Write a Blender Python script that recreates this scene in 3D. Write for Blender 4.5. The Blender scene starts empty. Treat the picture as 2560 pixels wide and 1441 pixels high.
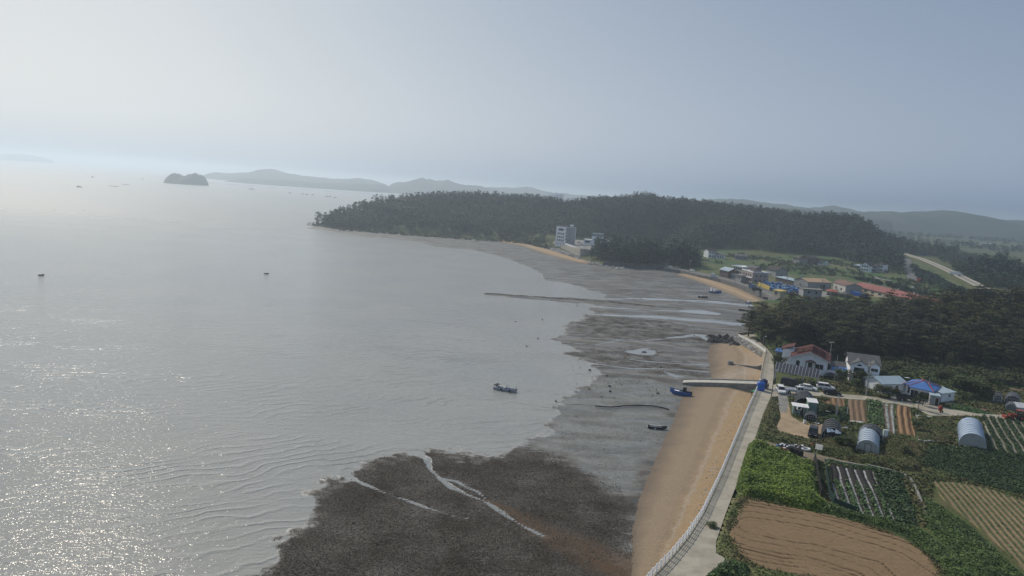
import bpy, math, random
import numpy as np
from mathutils import Vector, Matrix, Euler

# ---------------------------------------------------------------- camera, sky, sun, exposure
scene = bpy.context.scene
H = 50.0                       # camera height over the sea, metres
FPX = 1730.0                   # focal length in pixels of the 2560 px wide photograph
PITCH, ROLL = math.radians(8.0), math.radians(4.0)
cam_data = bpy.data.cameras.new("camera")
cam_data.sensor_width = 36.0
cam_data.lens = 36.0 * FPX / 2560.0
cam_data.clip_start = 0.5
cam_data.clip_end = 60000.0
cam = bpy.data.objects.new("camera", cam_data)
scene.collection.objects.link(cam)
RCAM = (Matrix.Rotation(math.pi / 2 - PITCH, 4, 'X') @ Matrix.Rotation(ROLL, 4, 'Z'))
cam.matrix_world = Matrix.Translation((0, 0, H)) @ RCAM
scene.camera = cam

SUN_AZ, SUN_EL = math.radians(-37.0), math.radians(40.0)   # azimuth from +Y, negative = left
world = bpy.data.worlds.new("World")
scene.world = world
world.use_nodes = True
wn = world.node_tree.nodes; wl = world.node_tree.links
wn.clear()
w_out = wn.new('ShaderNodeOutputWorld'); w_bg = wn.new('ShaderNodeBackground'); w_sky = wn.new('ShaderNodeTexSky')
w_sky.sky_type = 'NISHITA'; w_sky.sun_disc = False
w_sky.sun_elevation = SUN_EL; w_sky.sun_rotation = SUN_AZ
w_sky.air_density = 1.35; w_sky.dust_density = 1.4; w_sky.ozone_density = 1.5; w_sky.altitude = 0
w_bg.inputs['Strength'].default_value = 0.1
# sea-haze sky: the physical sky's brightness kept, its colour greyed the brighter it is
w_bw = wn.new('ShaderNodeRGBToBW'); wl.new(w_sky.outputs[0], w_bw.inputs[0])
w_n = wn.new('ShaderNodeMath'); w_n.operation = 'MULTIPLY'; w_n.inputs[1].default_value = 1 / 10.0; wl.new(w_bw.outputs[0], w_n.inputs[0])
w_mx = wn.new('ShaderNodeMath'); w_mx.operation = 'MAXIMUM'; w_mx.inputs[1].default_value = 0.34; wl.new(w_n.outputs[0], w_mx.inputs[0])
w_cc = wn.new('ShaderNodeCombineColor')
for _i, (_k, _p) in enumerate(((8.1, 0.98), (8.6, 0.78), (9.0, 0.50))):
    _a = wn.new('ShaderNodeMath'); _a.operation = 'POWER'; _a.inputs[1].default_value = _p; wl.new(w_mx.outputs[0], _a.inputs[0])
    _b = wn.new('ShaderNodeMath'); _b.operation = 'MULTIPLY'; _b.inputs[1].default_value = _k; wl.new(_a.outputs[0], _b.inputs[0]); wl.new(_b.outputs[0], w_cc.inputs[_i])
wl.new(w_cc.outputs[0], w_bg.inputs['Color'])
wl.new(w_bg.outputs[0], w_out.inputs['Surface'])

sun_data = bpy.data.lights.new("sun", 'SUN')
sun_data.energy = 4.0; sun_data.angle = math.radians(0.55); sun_data.color = (1.0, 0.89, 0.75)
sun = bpy.data.objects.new("sun", sun_data)
scene.collection.objects.link(sun)
sd = Vector((math.sin(SUN_AZ) * math.cos(SUN_EL), math.cos(SUN_AZ) * math.cos(SUN_EL), math.sin(SUN_EL)))
sun.rotation_euler = sd.to_track_quat('Z', 'Y').to_euler()

scene.view_settings.view_transform = 'Standard'
scene.view_settings.look = 'None'
scene.view_settings.exposure = -0.35
scene.view_settings.gamma = 1.0
cy = scene.cycles
cy.max_bounces = 6; cy.diffuse_bounces = 2; cy.glossy_bounces = 2; cy.transmission_bounces = 3
cy.transparent_max_bounces = 6; cy.volume_bounces = 1
cy.caustics_reflective = False; cy.caustics_refractive = False
cy.sample_clamp_indirect = 4.0; cy.sample_clamp_direct = 10.0
try:
    cy.use_denoising = True
    cy.denoising_input_passes = 'RGB_ALBEDO_NORMAL'; cy.denoising_prefilter = 'ACCURATE'
    cy.denoiser = 'OPENIMAGEDENOISE'
except Exception:
    pass

HAZE_DENSITY = 0.00030
HAZE_ANISO = 0.56
HAZE_COLOR = (0.74, 0.87, 1.0)

# ---------------------------------------------------------------- pixel -> point in the place
_R = RCAM.to_3x3()
def ray(px, py):
    return (_R @ Vector(((px - 1280.0) / FPX, -(py - 720.5) / FPX, -1.0)))
def at(px, py, z=0.0):                 # point at height z
    d = ray(px, py); t = (z - H) / d.z
    return Vector((d.x * t, d.y * t, z))
def atY(px, py, Y):                    # point at distance Y in front of the camera
    d = ray(px, py); t = Y / d.y
    return Vector((d.x * t, Y, H + d.z * t))
def atG(px, py, up=0.0):             # point where the view ray meets the ground
    d = ray(px, py); p = None; t0 = None
    ts = np.geomspace(60, 2500, 700); X = d.x * ts; Y = d.y * ts; Z = H + d.z * ts
    g = G(X, Y, False) + up; k = np.where(Z < g)[0]
    i = k[0] if len(k) else len(ts) - 1
    return Vector((X[i], Y[i], Z[i] - up))
def ptsG(lst):
    return [(lambda p: (p.x, p.y))(atG(a, b)) for a, b in lst]
def pts(lst, z=0.0):
    return [(lambda p: (p.x, p.y))(at(a, b, z)) for a, b in lst]

# ---------------------------------------------------------------- numpy helpers
rng = np.random.default_rng(11)
random.seed(11)
def _hash(ix, iy, seed):
    n = (ix.astype(np.int64) * 374761393 + iy.astype(np.int64) * 668265263 + seed * 974711) & 0xffffffff
    n = ((n ^ (n >> 13)) * 1274126177) & 0xffffffff
    return ((n ^ (n >> 16)) & 0xffff) / 65535.0
def vnoise(x, y, s, seed=0):
    x = np.asarray(x, float) / s; y = np.asarray(y, float) / s
    ix = np.floor(x); iy = np.floor(y); fx = x - ix; fy = y - iy
    fx = fx * fx * (3 - 2 * fx); fy = fy * fy * (3 - 2 * fy)
    a = _hash(ix, iy, seed); b = _hash(ix + 1, iy, seed); c = _hash(ix, iy + 1, seed); d = _hash(ix + 1, iy + 1, seed)
    return (a + (b - a) * fx) * (1 - fy) + (c + (d - c) * fx) * fy
def fnoise(x, y, s, seed=0, oct=4):
    v = 0; a = 1; t = 0
    for k in range(oct):
        v = v + a * vnoise(x, y, s / 2 ** k, seed + k * 17); t += a; a *= 0.55
    return v / t
def inside(x, y, poly):
    r = np.zeros(np.shape(x), bool); n = len(poly); j = n - 1
    for i in range(n):
        xi, yi = poly[i]; xj, yj = poly[j]
        if yi != yj:
            c = ((yi > y) != (yj > y)) & (x < (xj - xi) * (y - yi) / (yj - yi) + xi)
            r ^= c
        j = i
    return r
def dline(x, y, line, closed=False, want=None):
    """distance to polyline; want: list of per-vertex values interpolated at nearest point"""
    best = np.full(np.shape(x), 1e18); val = np.zeros(np.shape(x)) if want is not None else None
    n = len(line)
    for i in range(n if closed else n - 1):
        ax, ay = line[i][:2]; bx, by = line[(i + 1) % n][:2]
        dx, dy = bx - ax, by - ay; L = dx * dx + dy * dy + 1e-12
        t = np.clip(((x - ax) * dx + (y - ay) * dy) / L, 0, 1)
        d = (x - ax - t * dx) ** 2 + (y - ay - t * dy) ** 2
        m = d < best
        best = np.where(m, d, best)
        if want is not None:
            v = want[i] + (want[(i + 1) % n] - want[i]) * t
            val = np.where(m, v, val)
    best = np.sqrt(best)
    return (best, val) if want is not None else best
def sdist(x, y, poly):
    d = dline(x, y, poly, True)
    return np.where(inside(x, y, poly), d, -d)
def sstep(a, b, x):
    t = np.clip((x - a) / (b - a), 0, 1)
    return t * t * (3 - 2 * t)

# ---------------------------------------------------------------- object helpers
COL = scene.collection
def tag(o, label=None, cat=None, group=None, kind=None):
    if label: o['label'] = label
    if cat: o['category'] = cat
    if group: o['group'] = group
    if kind: o['kind'] = kind
    return o
def mesh_np(name, V, F, mat=None, parent=None, smooth=False, attrs=None, fm=None):
    V = np.ascontiguousarray(V, dtype=np.float32); F = np.ascontiguousarray(F, dtype=np.int32)
    me = bpy.data.meshes.new(name); k = F.shape[1]
    me.vertices.add(len(V)); me.vertices.foreach_set('co', V.ravel())
    me.loops.add(F.size); me.loops.foreach_set('vertex_index', F.ravel())
    me.polygons.add(len(F))
    me.polygons.foreach_set('loop_start', np.arange(0, F.size, k, dtype=np.int32))
    me.polygons.foreach_set('loop_total', np.full(len(F), k, dtype=np.int32))
    if smooth: me.polygons.foreach_set('use_smooth', np.ones(len(F), bool))
    for m in (mat if isinstance(mat, (list, tuple)) else [mat]):
        if m: me.materials.append(m)
    if fm is not None: me.polygons.foreach_set('material_index', np.asarray(fm, np.int32))
    me.update(calc_edges=True)
    for an, av in (attrs or {}).items():
        a = me.attributes.new(an, 'FLOAT', 'POINT'); a.data.foreach_set('value', np.asarray(av, np.float32).ravel())
    o = bpy.data.objects.new(name, me); COL.objects.link(o)
    if parent: o.parent = parent
    return o
def grid_faces(nx, ny, keep=None):
    i = np.arange(nx - 1)[None, :] + np.zeros((ny - 1, 1), int); j = np.arange(ny - 1)[:, None]
    a = j * nx + i
    F = np.stack([a, a + 1, a + nx + 1, a + nx], -1).reshape(-1, 4)
    if keep is not None: F = F[keep.reshape(-1)]
    return F
def compact(V, F):
    used = np.unique(F); m = np.full(len(V), -1); m[used] = np.arange(len(used))
    return V[used], m[F], used

class MB:
    """collects shapes; build() links them as ONE mesh object"""
    def __init__(s): s.v = []; s.f = []; s.m = []
    def add(s, vs, fs, m=0):
        b = len(s.v); s.v += [tuple(v) for v in vs]
        for f in fs: s.f.append([b + i for i in f]); s.m.append(m)
        return s
    def box(s, c, d, rz=0, m=0, taper=1.0):
        hx, hy, hz = d[0] / 2, d[1] / 2, d[2] / 2; vs = []
        for z, k in ((-hz, 1), (hz, taper)):
            for x, y in ((-hx, -hy), (hx, -hy), (hx, hy), (-hx, hy)):
                x *= k; y *= k
                vs.append((c[0] + x * math.cos(rz) - y * math.sin(rz), c[1] + x * math.sin(rz) + y * math.cos(rz), c[2] + z))
        return s.add(vs, [(3, 2, 1, 0), (4, 5, 6, 7), (0, 1, 5, 4), (1, 2, 6, 5), (2, 3, 7, 6), (3, 0, 4, 7)], m)
    def tube(s, p0, p1, r0, r1=None, n=8, m=0, cap=True):
        r1 = r0 if r1 is None else r1
        p0 = Vector(p0); p1 = Vector(p1); d = (p1 - p0).normalized()
        u = d.orthogonal().normalized(); w = d.cross(u); vs = []
        for p, r in ((p0, r0), (p1, r1)):
            for k in range(n):
                a = 2 * math.pi * k / n; vs.append(p + u * (r * math.cos(a)) + w * (r * math.sin(a)))
        fs = [(k, (k + 1) % n, n + (k + 1) % n, n + k) for k in range(n)]
        if cap: fs += [tuple(range(n - 1, -1, -1)), tuple(range(n, 2 * n))]
        return s.add(vs, fs, m)
    def loft(s, rings, m=0, cap=True, closed=True):
        n = len(rings[0]); vs = [p for r in rings for p in r]; fs = []
        for i in range(len(rings) - 1):
            for k in range(n if closed else n - 1):
                a = i * n + k; b = i * n + (k + 1) % n; fs.append((a, b, b + n, a + n))
        if cap: fs += [tuple(range(n - 1, -1, -1)), tuple(range((len(rings) - 1) * n, len(rings) * n))]
        return s.add(vs, fs, m)
    def prism(s, poly, z0, z1, m=0):
        n = len(poly); vs = [(x, y, z0) for x, y in poly] + [(x, y, z1) for x, y in poly]
        return s.add(vs, [tuple(range(n - 1, -1, -1)), tuple(range(n, 2 * n))] + [(k, (k + 1) % n, n + (k + 1) % n, n + k) for k in range(n)], m)
    def build(s, name, mat=None, parent=None, smooth=False, loc=None, rz=0):
        me = bpy.data.meshes.new(name); me.from_pydata([tuple(v) for v in s.v], [], s.f)
        for mm in (mat if isinstance(mat, (list, tuple)) else [mat]):
            if mm: me.materials.append(mm)
        me.polygons.foreach_set('material_index', s.m)
        if smooth: me.polygons.foreach_set('use_smooth', [True] * len(me.polygons))
        me.update()
        o = bpy.data.objects.new(name, me); COL.objects.link(o)
        if parent: o.parent = parent
        if loc is not None: o.location = loc; o.rotation_euler = (0, 0, rz)
        return o
def thing(name, label, cat, loc=(0, 0, 0), rz=0, group=None):
    o = bpy.data.objects.new(name, None); COL.objects.link(o); o.empty_display_size = 0.5
    o.location = loc; o.rotation_euler = (0, 0, rz)
    return tag(o, label, cat, group)
def dup(root, loc, rz, label=None, group=None, scale=None):
    r = root.copy(); COL.objects.link(r); r.location = loc; r.rotation_euler = (0, 0, rz)
    if label: r['label'] = label
    if group: r['group'] = group
    if scale: r.scale = scale
    for ch in list(root.children):
        c = ch.copy(); COL.objects.link(c); c.parent = r
        for g in ch.children:
            d = g.copy(); COL.objects.link(d); d.parent = c
    return r

# ---------------------------------------------------------------- materials
MATS = {}
def mat(name, c, rough=0.8, c2=None, scale=1.0, amt=1.0, bump=0.0, bscale=None, metal=0.0, spec=0.2, island=0.0, coords='Object', detail=5.0, objr=0.0, alpha=1.0):
    if name in MATS: return MATS[name]
    m = bpy.data.materials.new(name); m.use_nodes = True; MATS[name] = m
    nt = m.node_tree; N = nt.nodes; L = nt.links; b = N['Principled BSDF']
    b.inputs['Roughness'].default_value = rough; b.inputs['Metallic'].default_value = metal
    b.inputs['Specular IOR Level'].default_value = spec; b.inputs['Alpha'].default_value = alpha
    c = tuple(c) + (1,); c2 = tuple(c2 or [k * 0.75 for k in c[:3]]) + (1,)
    tc = N.new('ShaderNodeTexCoord'); no = N.new('ShaderNodeTexNoise')
    no.inputs['Scale'].default_value = scale; no.inputs['Detail'].default_value = detail
    L.new(tc.outputs[coords], no.inputs['Vector'])
    mr = N.new('ShaderNodeMapRange'); mr.inputs[1].default_value = 0.35; mr.inputs[2].default_value = 0.68
    L.new(no.outputs['Fac'], mr.inputs[0])
    mx = N.new('ShaderNodeMix'); mx.data_type = 'RGBA'; mx.inputs[6].default_value = c; mx.inputs[7].default_value = c2
    mu = N.new('ShaderNodeMath'); mu.operation = 'MULTIPLY'; mu.inputs[1].default_value = amt
    L.new(mr.outputs[0], mu.inputs[0]); L.new(mu.outputs[0], mx.inputs[0])
    out = mx.outputs[2]
    if island or objr:
        hs = N.new('ShaderNodeHueSaturation'); L.new(out, hs.inputs['Color'])
        src = None
        if island:
            ge = N.new('ShaderNodeNewGeometry'); a = N.new('ShaderNodeMapRange')
            a.inputs[3].default_value = 1 - island; a.inputs[4].default_value = 1 + island
            L.new(ge.outputs['Random Per Island'], a.inputs[0]); src = a.outputs[0]
        if objr:
            oi = N.new('ShaderNodeObjectInfo'); a2 = N.new('ShaderNodeMapRange')
            a2.inputs[3].default_value = 1 - objr; a2.inputs[4].default_value = 1 + objr
            L.new(oi.outputs['Random'], a2.inputs[0])
            h2 = N.new('ShaderNodeMapRange'); h2.inputs[3].default_value = 0.5 - objr * 0.08; h2.inputs[4].default_value = 0.5 + objr * 0.05
            L.new(oi.outputs['Random'], h2.inputs[0]); L.new(h2.outputs[0], hs.inputs['Hue'])
            if src is not None:
                mm = N.new('ShaderNodeMath'); mm.operation = 'MULTIPLY'; L.new(src, mm.inputs[0]); L.new(a2.outputs[0], mm.inputs[1]); src = mm.outputs[0]
            else: src = a2.outputs[0]
        L.new(src, hs.inputs['Value']); out = hs.outputs[0]
    L.new(out, b.inputs['Base Color'])
    if bump:
        n2 = N.new('ShaderNodeTexNoise'); n2.inputs['Scale'].default_value = bscale or scale * 4; n2.inputs['Detail'].default_value = 4
        L.new(tc.outputs[coords], n2.inputs['Vector'])
        bp = N.new('ShaderNodeBump'); bp.inputs['Strength'].default_value = 1.0; bp.inputs['Distance'].default_value = bump
        L.new(n2.outputs['Fac'], bp.inputs['Height']); L.new(bp.outputs[0], b.inputs['Normal'])
    return m
class NT:
    """small node-tree writer"""
    def __init__(s, name):
        s.m = bpy.data.materials.new(name); s.m.use_nodes = True; s.N = s.m.node_tree.nodes; s.L = s.m.node_tree.links
        s.b = s.N['Principled BSDF']; MATS[name] = s.m
        s.tc = s.N.new('ShaderNodeTexCoord')
    def set(s, sock, v):
        if isinstance(v, bpy.types.NodeSocket): s.L.new(v, sock)
        else: sock.default_value = v
    def noise(s, scale, detail=4, vec=None, rough=0.55, dist=0.0):
        n = s.N.new('ShaderNodeTexNoise'); n.inputs['Scale'].default_value = scale; n.inputs['Detail'].default_value = detail
        n.inputs['Roughness'].default_value = rough; n.inputs['Distortion'].default_value = dist
        s.L.new(vec or s.tc.outputs['Object'], n.inputs['Vector']); return n.outputs['Fac']
    def mapping(s, scale=(1, 1, 1), rot=(0, 0, 0), vec=None):
        n = s.N.new('ShaderNodeMapping'); n.inputs['Scale'].default_value = scale; n.inputs['Rotation'].default_value = rot
        s.L.new(vec or s.tc.outputs['Object'], n.inputs['Vector']); return n.outputs[0]
    def math(s, op, a, b=0.0, c=0.0):
        n = s.N.new('ShaderNodeMath'); n.operation = op; s.set(n.inputs[0], a); s.set(n.inputs[1], b); s.set(n.inputs[2], c); return n.outputs[0]
    def rng(s, v, a, b, c=0.0, d=1.0):
        n = s.N.new('ShaderNodeMapRange'); s.set(n.inputs[0], v); n.inputs[1].default_value = a; n.inputs[2].default_value = b
        n.inputs[3].default_value = c; n.inputs[4].default_value = d; return n.outputs[0]
    def mix(s, f, a, b):
        n = s.N.new('ShaderNodeMix'); n.data_type = 'RGBA'; s.set(n.inputs[0], f)
        for k, v in ((6, a), (7, b)):
            if isinstance(v, bpy.types.NodeSocket): s.L.new(v, n.inputs[k])
            else: n.inputs[k].default_value = tuple(v) + (1,)
        return n.outputs[2]
    def attr(s, name):
        n = s.N.new('ShaderNodeAttribute'); n.attribute_name = name; return n.outputs['Fac']
    def bump(s, h, dist, strength=1.0, prev=None):
        n = s.N.new('ShaderNodeBump'); n.inputs['Strength'].default_value = strength; n.inputs['Distance'].default_value = dist
        s.L.new(h, n.inputs['Height'])
        if prev: s.L.new(prev, n.inputs['Normal'])
        return n.outputs[0]

# ---------------------------------------------------------------- traced lines of the place (photo pixels)
WATERLINE = pts([(560,1560),(640,1441),(655,1400),(700,1350),(745,1310),(760,1285),(800,1264),(768,1247),(750,1240),(775,1215),(830,1192),(880,1163),(940,1138),(985,1142),(1035,1131),(1080,1121),(1160,1130),(1180,1147),(1230,1135),(1270,1125),(1320,1100),(1350,1078),(1384,1049),(1391,1012),(1431,982),(1469,952),(1484,934),(1466,915),(1437,899),(1400,882),(1430,874),(1400,860),(1359,847),(1390,836),(1400,815),(1434,799),(1472,780),(1467,762),(1400,757),(1300,749),(1216,738),(1216,732),(1300,737),(1400,742),(1497,748),(1509,737),(1466,726),(1422,710),(1353,701),(1350,687),(1322,671),(1275,652),(1230,638),(1185,627),(1084,618),(1037,605),(992,600),(909,594),(829,580),(758,571),(800,563),(758,560),(780,552)])
WATERLINE_POLY = WATERLINE + [(-195, 860), (-120, 960), (60, 1100), (400, 1300), (3000, 1500), (3000, 20), (-60, 20)]
WALL_NEAR = pts([(1560,1520),(1630,1441),(1668,1402),(1712,1350),(1752,1290),(1800,1190),(1838,1100),(1869,1026),(1893,972),(1901,946),(1908,913),(1915,882),(1880,858),(1852,844),(1841,838),(1880,834),(1893,836)], 3.0)
WALL_FAR = [(118, 300), (122, 360)] + pts([(1934,747),(1915,737),(1860,715),(1800,697),(1740,685),(1700,675),(1640,668),(1560,664),(1500,659),(1473,650),(1380,620),(1330,611),(1250,600),(1200,596),(1100,589),(1000,582),(900,573),(820,566),(782,557)], 2.0)
COAST_POLY = WALL_NEAR + WALL_FAR + [(-185, 800), (-120, 900), (-40, 1000), (120, 1120), (420, 1500), (700, 2400), (-200, 3300), (-200, 6000), (9000, 6000), (9000, 20), (60, 20)]

RIDGES = []   # (points x,y,z, width, forested)
def ridge(lst, width, forest=True, dz=-13.5):
    P = [atY(a, b, Y) for a, b, Y in lst]
    RIDGES.append(([(p.x, p.y) for p in P], [p.z + (dz if forest else 0) for p in P], width, forest))
ridge([(812,528,750),(850,502,775),(950,496,810),(1050,490,850),(1150,485,880),(1230,490,900),(1300,492,910),(1340,495,915),(1400,508,930),(1440,508,920)], [100,135,168,185,195,195,195,185,150,110])
ridge([(1400,516,900),(1450,506,890),(1490,498,880),(1540,497,880),(1620,489,880),(1690,499,870),(1750,510,860),(1850,518,850),(1950,528,830),(2000,540,810),(2060,538,800),(2120,546,850),(2170,562,870),(2230,588,880),(2290,612,880)], [120,150,185,210,215,215,215,205,180,150,120,95,75,60,50])
ridge([(2300,618,610),(2345,610,600),(2405,610,590),(2460,626,570),(2500,650,555)], 62)
ridge([(2120,642,640),(2180,634,660),(2228,641,680)], 55)
ridge([(1900,800,262),(1990,765,268),(2120,765,270),(2250,760,275),(2400,745,285),(2480,725,290),(2570,715,295),(2700,700,300)], 62, True, -10.8)
FLATZ = [pts([(1372,607),(1390,598),(1530,596),(1660,604),(1690,630),(1560,640),(1470,632),(1378,618)], 6), pts([(1690,676),(1752,652),(1760,634),(1830,632),(1900,650),(1990,645),(2080,650),(2120,662),(2170,668),(2225,682),(2262,690),(2262,660),(2236,640),(2300,648),(2390,690),(2480,740),(2480,790),(1930,755)], 4)]
def hills(x, y):
    h = np.zeros(np.shape(x)); f = np.zeros(np.shape(x))
    for P, Z, w, fo in RIDGES:
        d, z = dline(x, y, P, False, Z)
        if hasattr(w, '__len__'): _, w = dline(x, y, P, False, w)
        k = np.clip(1 - (d / w) ** 2, 0, 1) ** 1.5
        hz = np.maximum(z - 3, 0) * k
        h = np.maximum(h, hz)
        if fo: f = np.maximum(f, k)
    for zp in FLATZ:
        sdz = -sdist(x, y, zp); h = h * sstep(4, 34, sdz); f = f * sstep(0, 12, sdz)
    return h, f
def G(x, y, coast=True):
    """ground height of the land"""
    x = np.asarray(x, float); y = np.asarray(y, float)
    h, f = hills(x, y)
    far = sstep(400, 700, y)
    h = h + (fnoise(x, y, 160, 5) - 0.5) * 14 * sstep(1200, 1600, y) + (fnoise(x, y, 45, 9) - 0.5) * 5 * np.clip(h / 12, 0, 1)
    base = 3.0 + 4.0 * far
    lowz = inside(x, y, FLATZ[0])
    if coast:
        s = sdist(x, y, COAST_POLY)
        near = (y < 330) & (x > 0)
        sl = np.where(near, np.clip((s - 2.2) * 3, -2, 3), np.clip(s * 0.3 + 0.2, -2.0, 3.0 + 4 * far))
        cl = np.clip(s / 40, 0, 1)
        r_ = np.where(s < 60, np.minimum(base, sl) + h * sstep(0, np.where(y > 500, 20, 45), s), base + h)
        return np.where(lowz, np.minimum(r_, 4.2), r_)
    return np.where(lowz, np.minimum(base + h, 4.2), base + h)
def flat_h(x, y):
    """height of the tidal flat (0 = present water level)"""
    s = sdist(x, y, WATERLINE_POLY)
    h = np.clip(s * 0.010, -0.6, 0.75)
    n = (fnoise(x, y, 5.0, 21) - 0.5) * 0.075 + (fnoise(x, y, 1.6, 22, 2) - 0.5) * 0.035
    far = sstep(300, 500, y)
    return h + n * (1 - 0.5 * far), s

# ---------------------------------------------------------------- water
def water_material():
    t = NT('sea_water')
    b = t.b
    n1 = t.noise(0.03, 3)
    t.set(b.inputs['Base Color'], t.mix(t.rng(n1, .35, .65), (0.265, 0.275, 0.262), (0.300, 0.302, 0.280)))
    sepr = t.N.new('ShaderNodeSeparateXYZ'); t.L.new(t.tc.outputs['Object'], sepr.inputs[0]); t.set(b.inputs['Roughness'], t.rng(sepr.outputs['Y'], 130, 700, .06, .30))
    b.inputs['IOR'].default_value = 1.33
    # long crests running in to the shore
    rot = t.mapping((1, 1, 1), (0, 0, math.radians(-30)))
    warp = t.noise(0.018, 3)
    sep = t.N.new('ShaderNodeSeparateXYZ'); t.L.new(rot, sep.inputs[0])
    yw = t.math('ADD', t.math('ADD', sep.outputs['Y'], t.math('MULTIPLY', warp, 46.0)), t.math('MULTIPLY', t.noise(.09, 3), 7.0))
    ph = t.math('MULTIPLY', yw, 2 * math.pi / 3.1)
    cr = t.math('POWER', t.math('ADD', t.math('MULTIPLY', t.math('SINE', ph), 0.5), 0.5), 5.0)
    gate = t.rng(t.noise(0.07, 2, t.mapping((0.35, 1, 1), (0, 0, math.radians(-30)))), .45, .62)
    sepw = t.N.new('ShaderNodeSeparateXYZ'); t.L.new(t.tc.outputs['Object'], sepw.inputs[0])
    nearshore = t.rng(sepw.outputs['Y'], 330, 120, 0.0, 1.0)
    nearshore = t.math('MULTIPLY', nearshore, t.rng(sepw.outputs['X'], -95, -10, 0.75, 1.0))
    crest = t.math('MULTIPLY', t.math('MULTIPLY', cr, gate), nearshore)
    chop = t.noise(1.35, 2, t.mapping((.8, 1.4, 1), (0, 0, math.radians(-15))), rough=.6)
    fine = t.noise(6.5, 2)
    swell = t.noise(0.35, 3, t.mapping((0.6, 1.4, 1), (0, 0, math.radians(-25))))
    h = t.math('ADD', t.math('MULTIPLY', chop, 0.125), t.math('MULTIPLY', fine, 0.006))
    h = t.math('ADD', h, t.math('MULTIPLY', swell, 0.20))
    h = t.math('ADD', h, t.math('MULTIPLY', crest, 0.16))
    t.set(b.inputs['Normal'], t.bump(h, 1.0, 0.9))
    return t.m
nx = np.concatenate([np.linspace(-30000, -1000, 6), np.linspace(-900, 900, 10), np.linspace(1000, 30000, 6)])
ny = np.concatenate([[-400, 0], np.linspace(50, 1500, 12), np.linspace(2000, 24000, 6)])
X, Y = np.meshgrid(nx, ny)
V = np.stack([X, Y, np.zeros_like(X)], -1).reshape(-1, 3)
tag(mesh_np('water', V, grid_faces(len(nx), len(ny)), water_material()), kind='structure', label='grey calm sea with glitter')

# ---------------------------------------------------------------- tidal flat
ROCKP = pts([(560,1530),(640,1441),(700,1350),(745,1310),(760,1240),(880,1165),(1080,1121),(1180,1147),(1300,1120),(1390,1150),(1480,1200),(1540,1240),(1575,1290),(1582,1330),(1578,1560)], 0.2)
ROCKP2 = pts([(1400,815),(1434,799),(1475,788),(1640,800),(1740,830),(1800,850),(1780,870),(1640,850),(1480,845)], 0.2)
ROCKP3 = pts([(1400,880),(1480,872),(1600,868),(1700,905),(1775,925),(1775,950),(1640,930),(1480,905),(1437,899)], 0.2)
CHAN = [([(1035,1131),(1067,1145),(1075,1173),(1100,1198),(1128,1218),(1169,1238),(1217,1257),(1270,1295),(1311,1320),(1362,1346)], [1.3,1.0,.55,.75,1.0,.6,.55,.5,.5,.3]),
        ([(1100,1196),(1140,1203),(1169,1220),(1190,1228),(1217,1250)], [.6,.6,.4,.4,.25]),
        ([(864,1186),(900,1205),(937,1222),(975,1238),(1006,1247),(1067,1271),(1128,1290),(1180,1300)], [.8,.5,.45,.2,.35,.6,.35,.15]),
        ([(1469,765),(1544,771),(1640,777),(1719,781)], [2.0,2.2,1.2,1.0]),
        ([(1500,748),(1600,747),(1700,752),(1800,760),(1912,771)], [1,3.5,4,5,4.0]),
        ([(1481,786),(1560,790),(1637,794),(1750,803),(1869,815)], [1,3.0,4.5,5,5.0]),
        ([(1490,862),(1545,852),(1600,856),(1660,864),(1740,880),(1775,893)], [.5,.5,.5,.5,.5,.3]),
        ([(1600,854),(1690,846),(1750,840),(1770,855)], [.5,1.2,2.5,1.0]),
        ([(1500,884),(1545,890),(1575,899),(1620,905),(1669,909),(1770,915)], [.5,.7,.5,.7,.6,.6]),
        ([(1440,903),(1500,911),(1580,922),(1660,922),(1770,932)], [1.6,1.0,.8,.5,.8]),
        ([(1666,933),(1690,940),(1706,944)], [1.0,1.3,1.0]),
        ([(1620,872),(1560,879)], [.9,.3])]
POOLS = [pts([(1700,776),(1760,777),(1804,786),(1797,790),(1725,784),(1700,780)], .3), pts([(1563,879),(1585,874),(1610,873),(1636,876),(1642,883),(1632,888),(1606,888),(1585,884)], .3), pts([(1663,932),(1680,934),(1706,943),(1685,944)], .3)]
TRAIL = [(1217,1252),(1300,1290),(1360,1330),(1453,1372),(1560,1428),(1640,1480)]
def flat_attrs(x, y):
    rock = np.full(x.shape, -9.0)
    rock = sdist(x, y, ROCKP)
    for p in (ROCKP2, ROCKP3): rock = np.maximum(rock, np.minimum(sdist(x, y, p) * .35, 1.6) - 1.0)
    wet = np.zeros(x.shape)
    for ln, w in CHAN:
        d, ww = dline(x, y, pts(ln, .1), False, w)
        wet = np.maximum(wet, (1 - d / (ww * (1.25 if y.mean() < 190 else 1.7))) * (1 if y.mean() < 190 else .9))
    for p in POOLS: wet = np.maximum(wet, np.clip(0.5 + sdist(x, y, p) / 1.2, 0, 1))
    d, ww = dline(x, y, pts(TRAIL, .2), False, [0.6, 1.6, 2.4, 3.6, 4.4, 6])
    trail = np.clip(1 - d / (ww * 1.6), 0, 1)
    grey = sdist(x, y, pts([(1340,1092),(1400,1010),(1480,940),(1640,950),(1720,975),(1680,1040),(1640,1120),(1590,1210),(1540,1240),(1440,1160),(1340,1110)], .2))
    return dict(rock=np.clip(rock / 6, -1, 1), wet=np.clip(wet, 0, 1), trail=trail, grey=np.clip(grey / 5, -1, 1))
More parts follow.
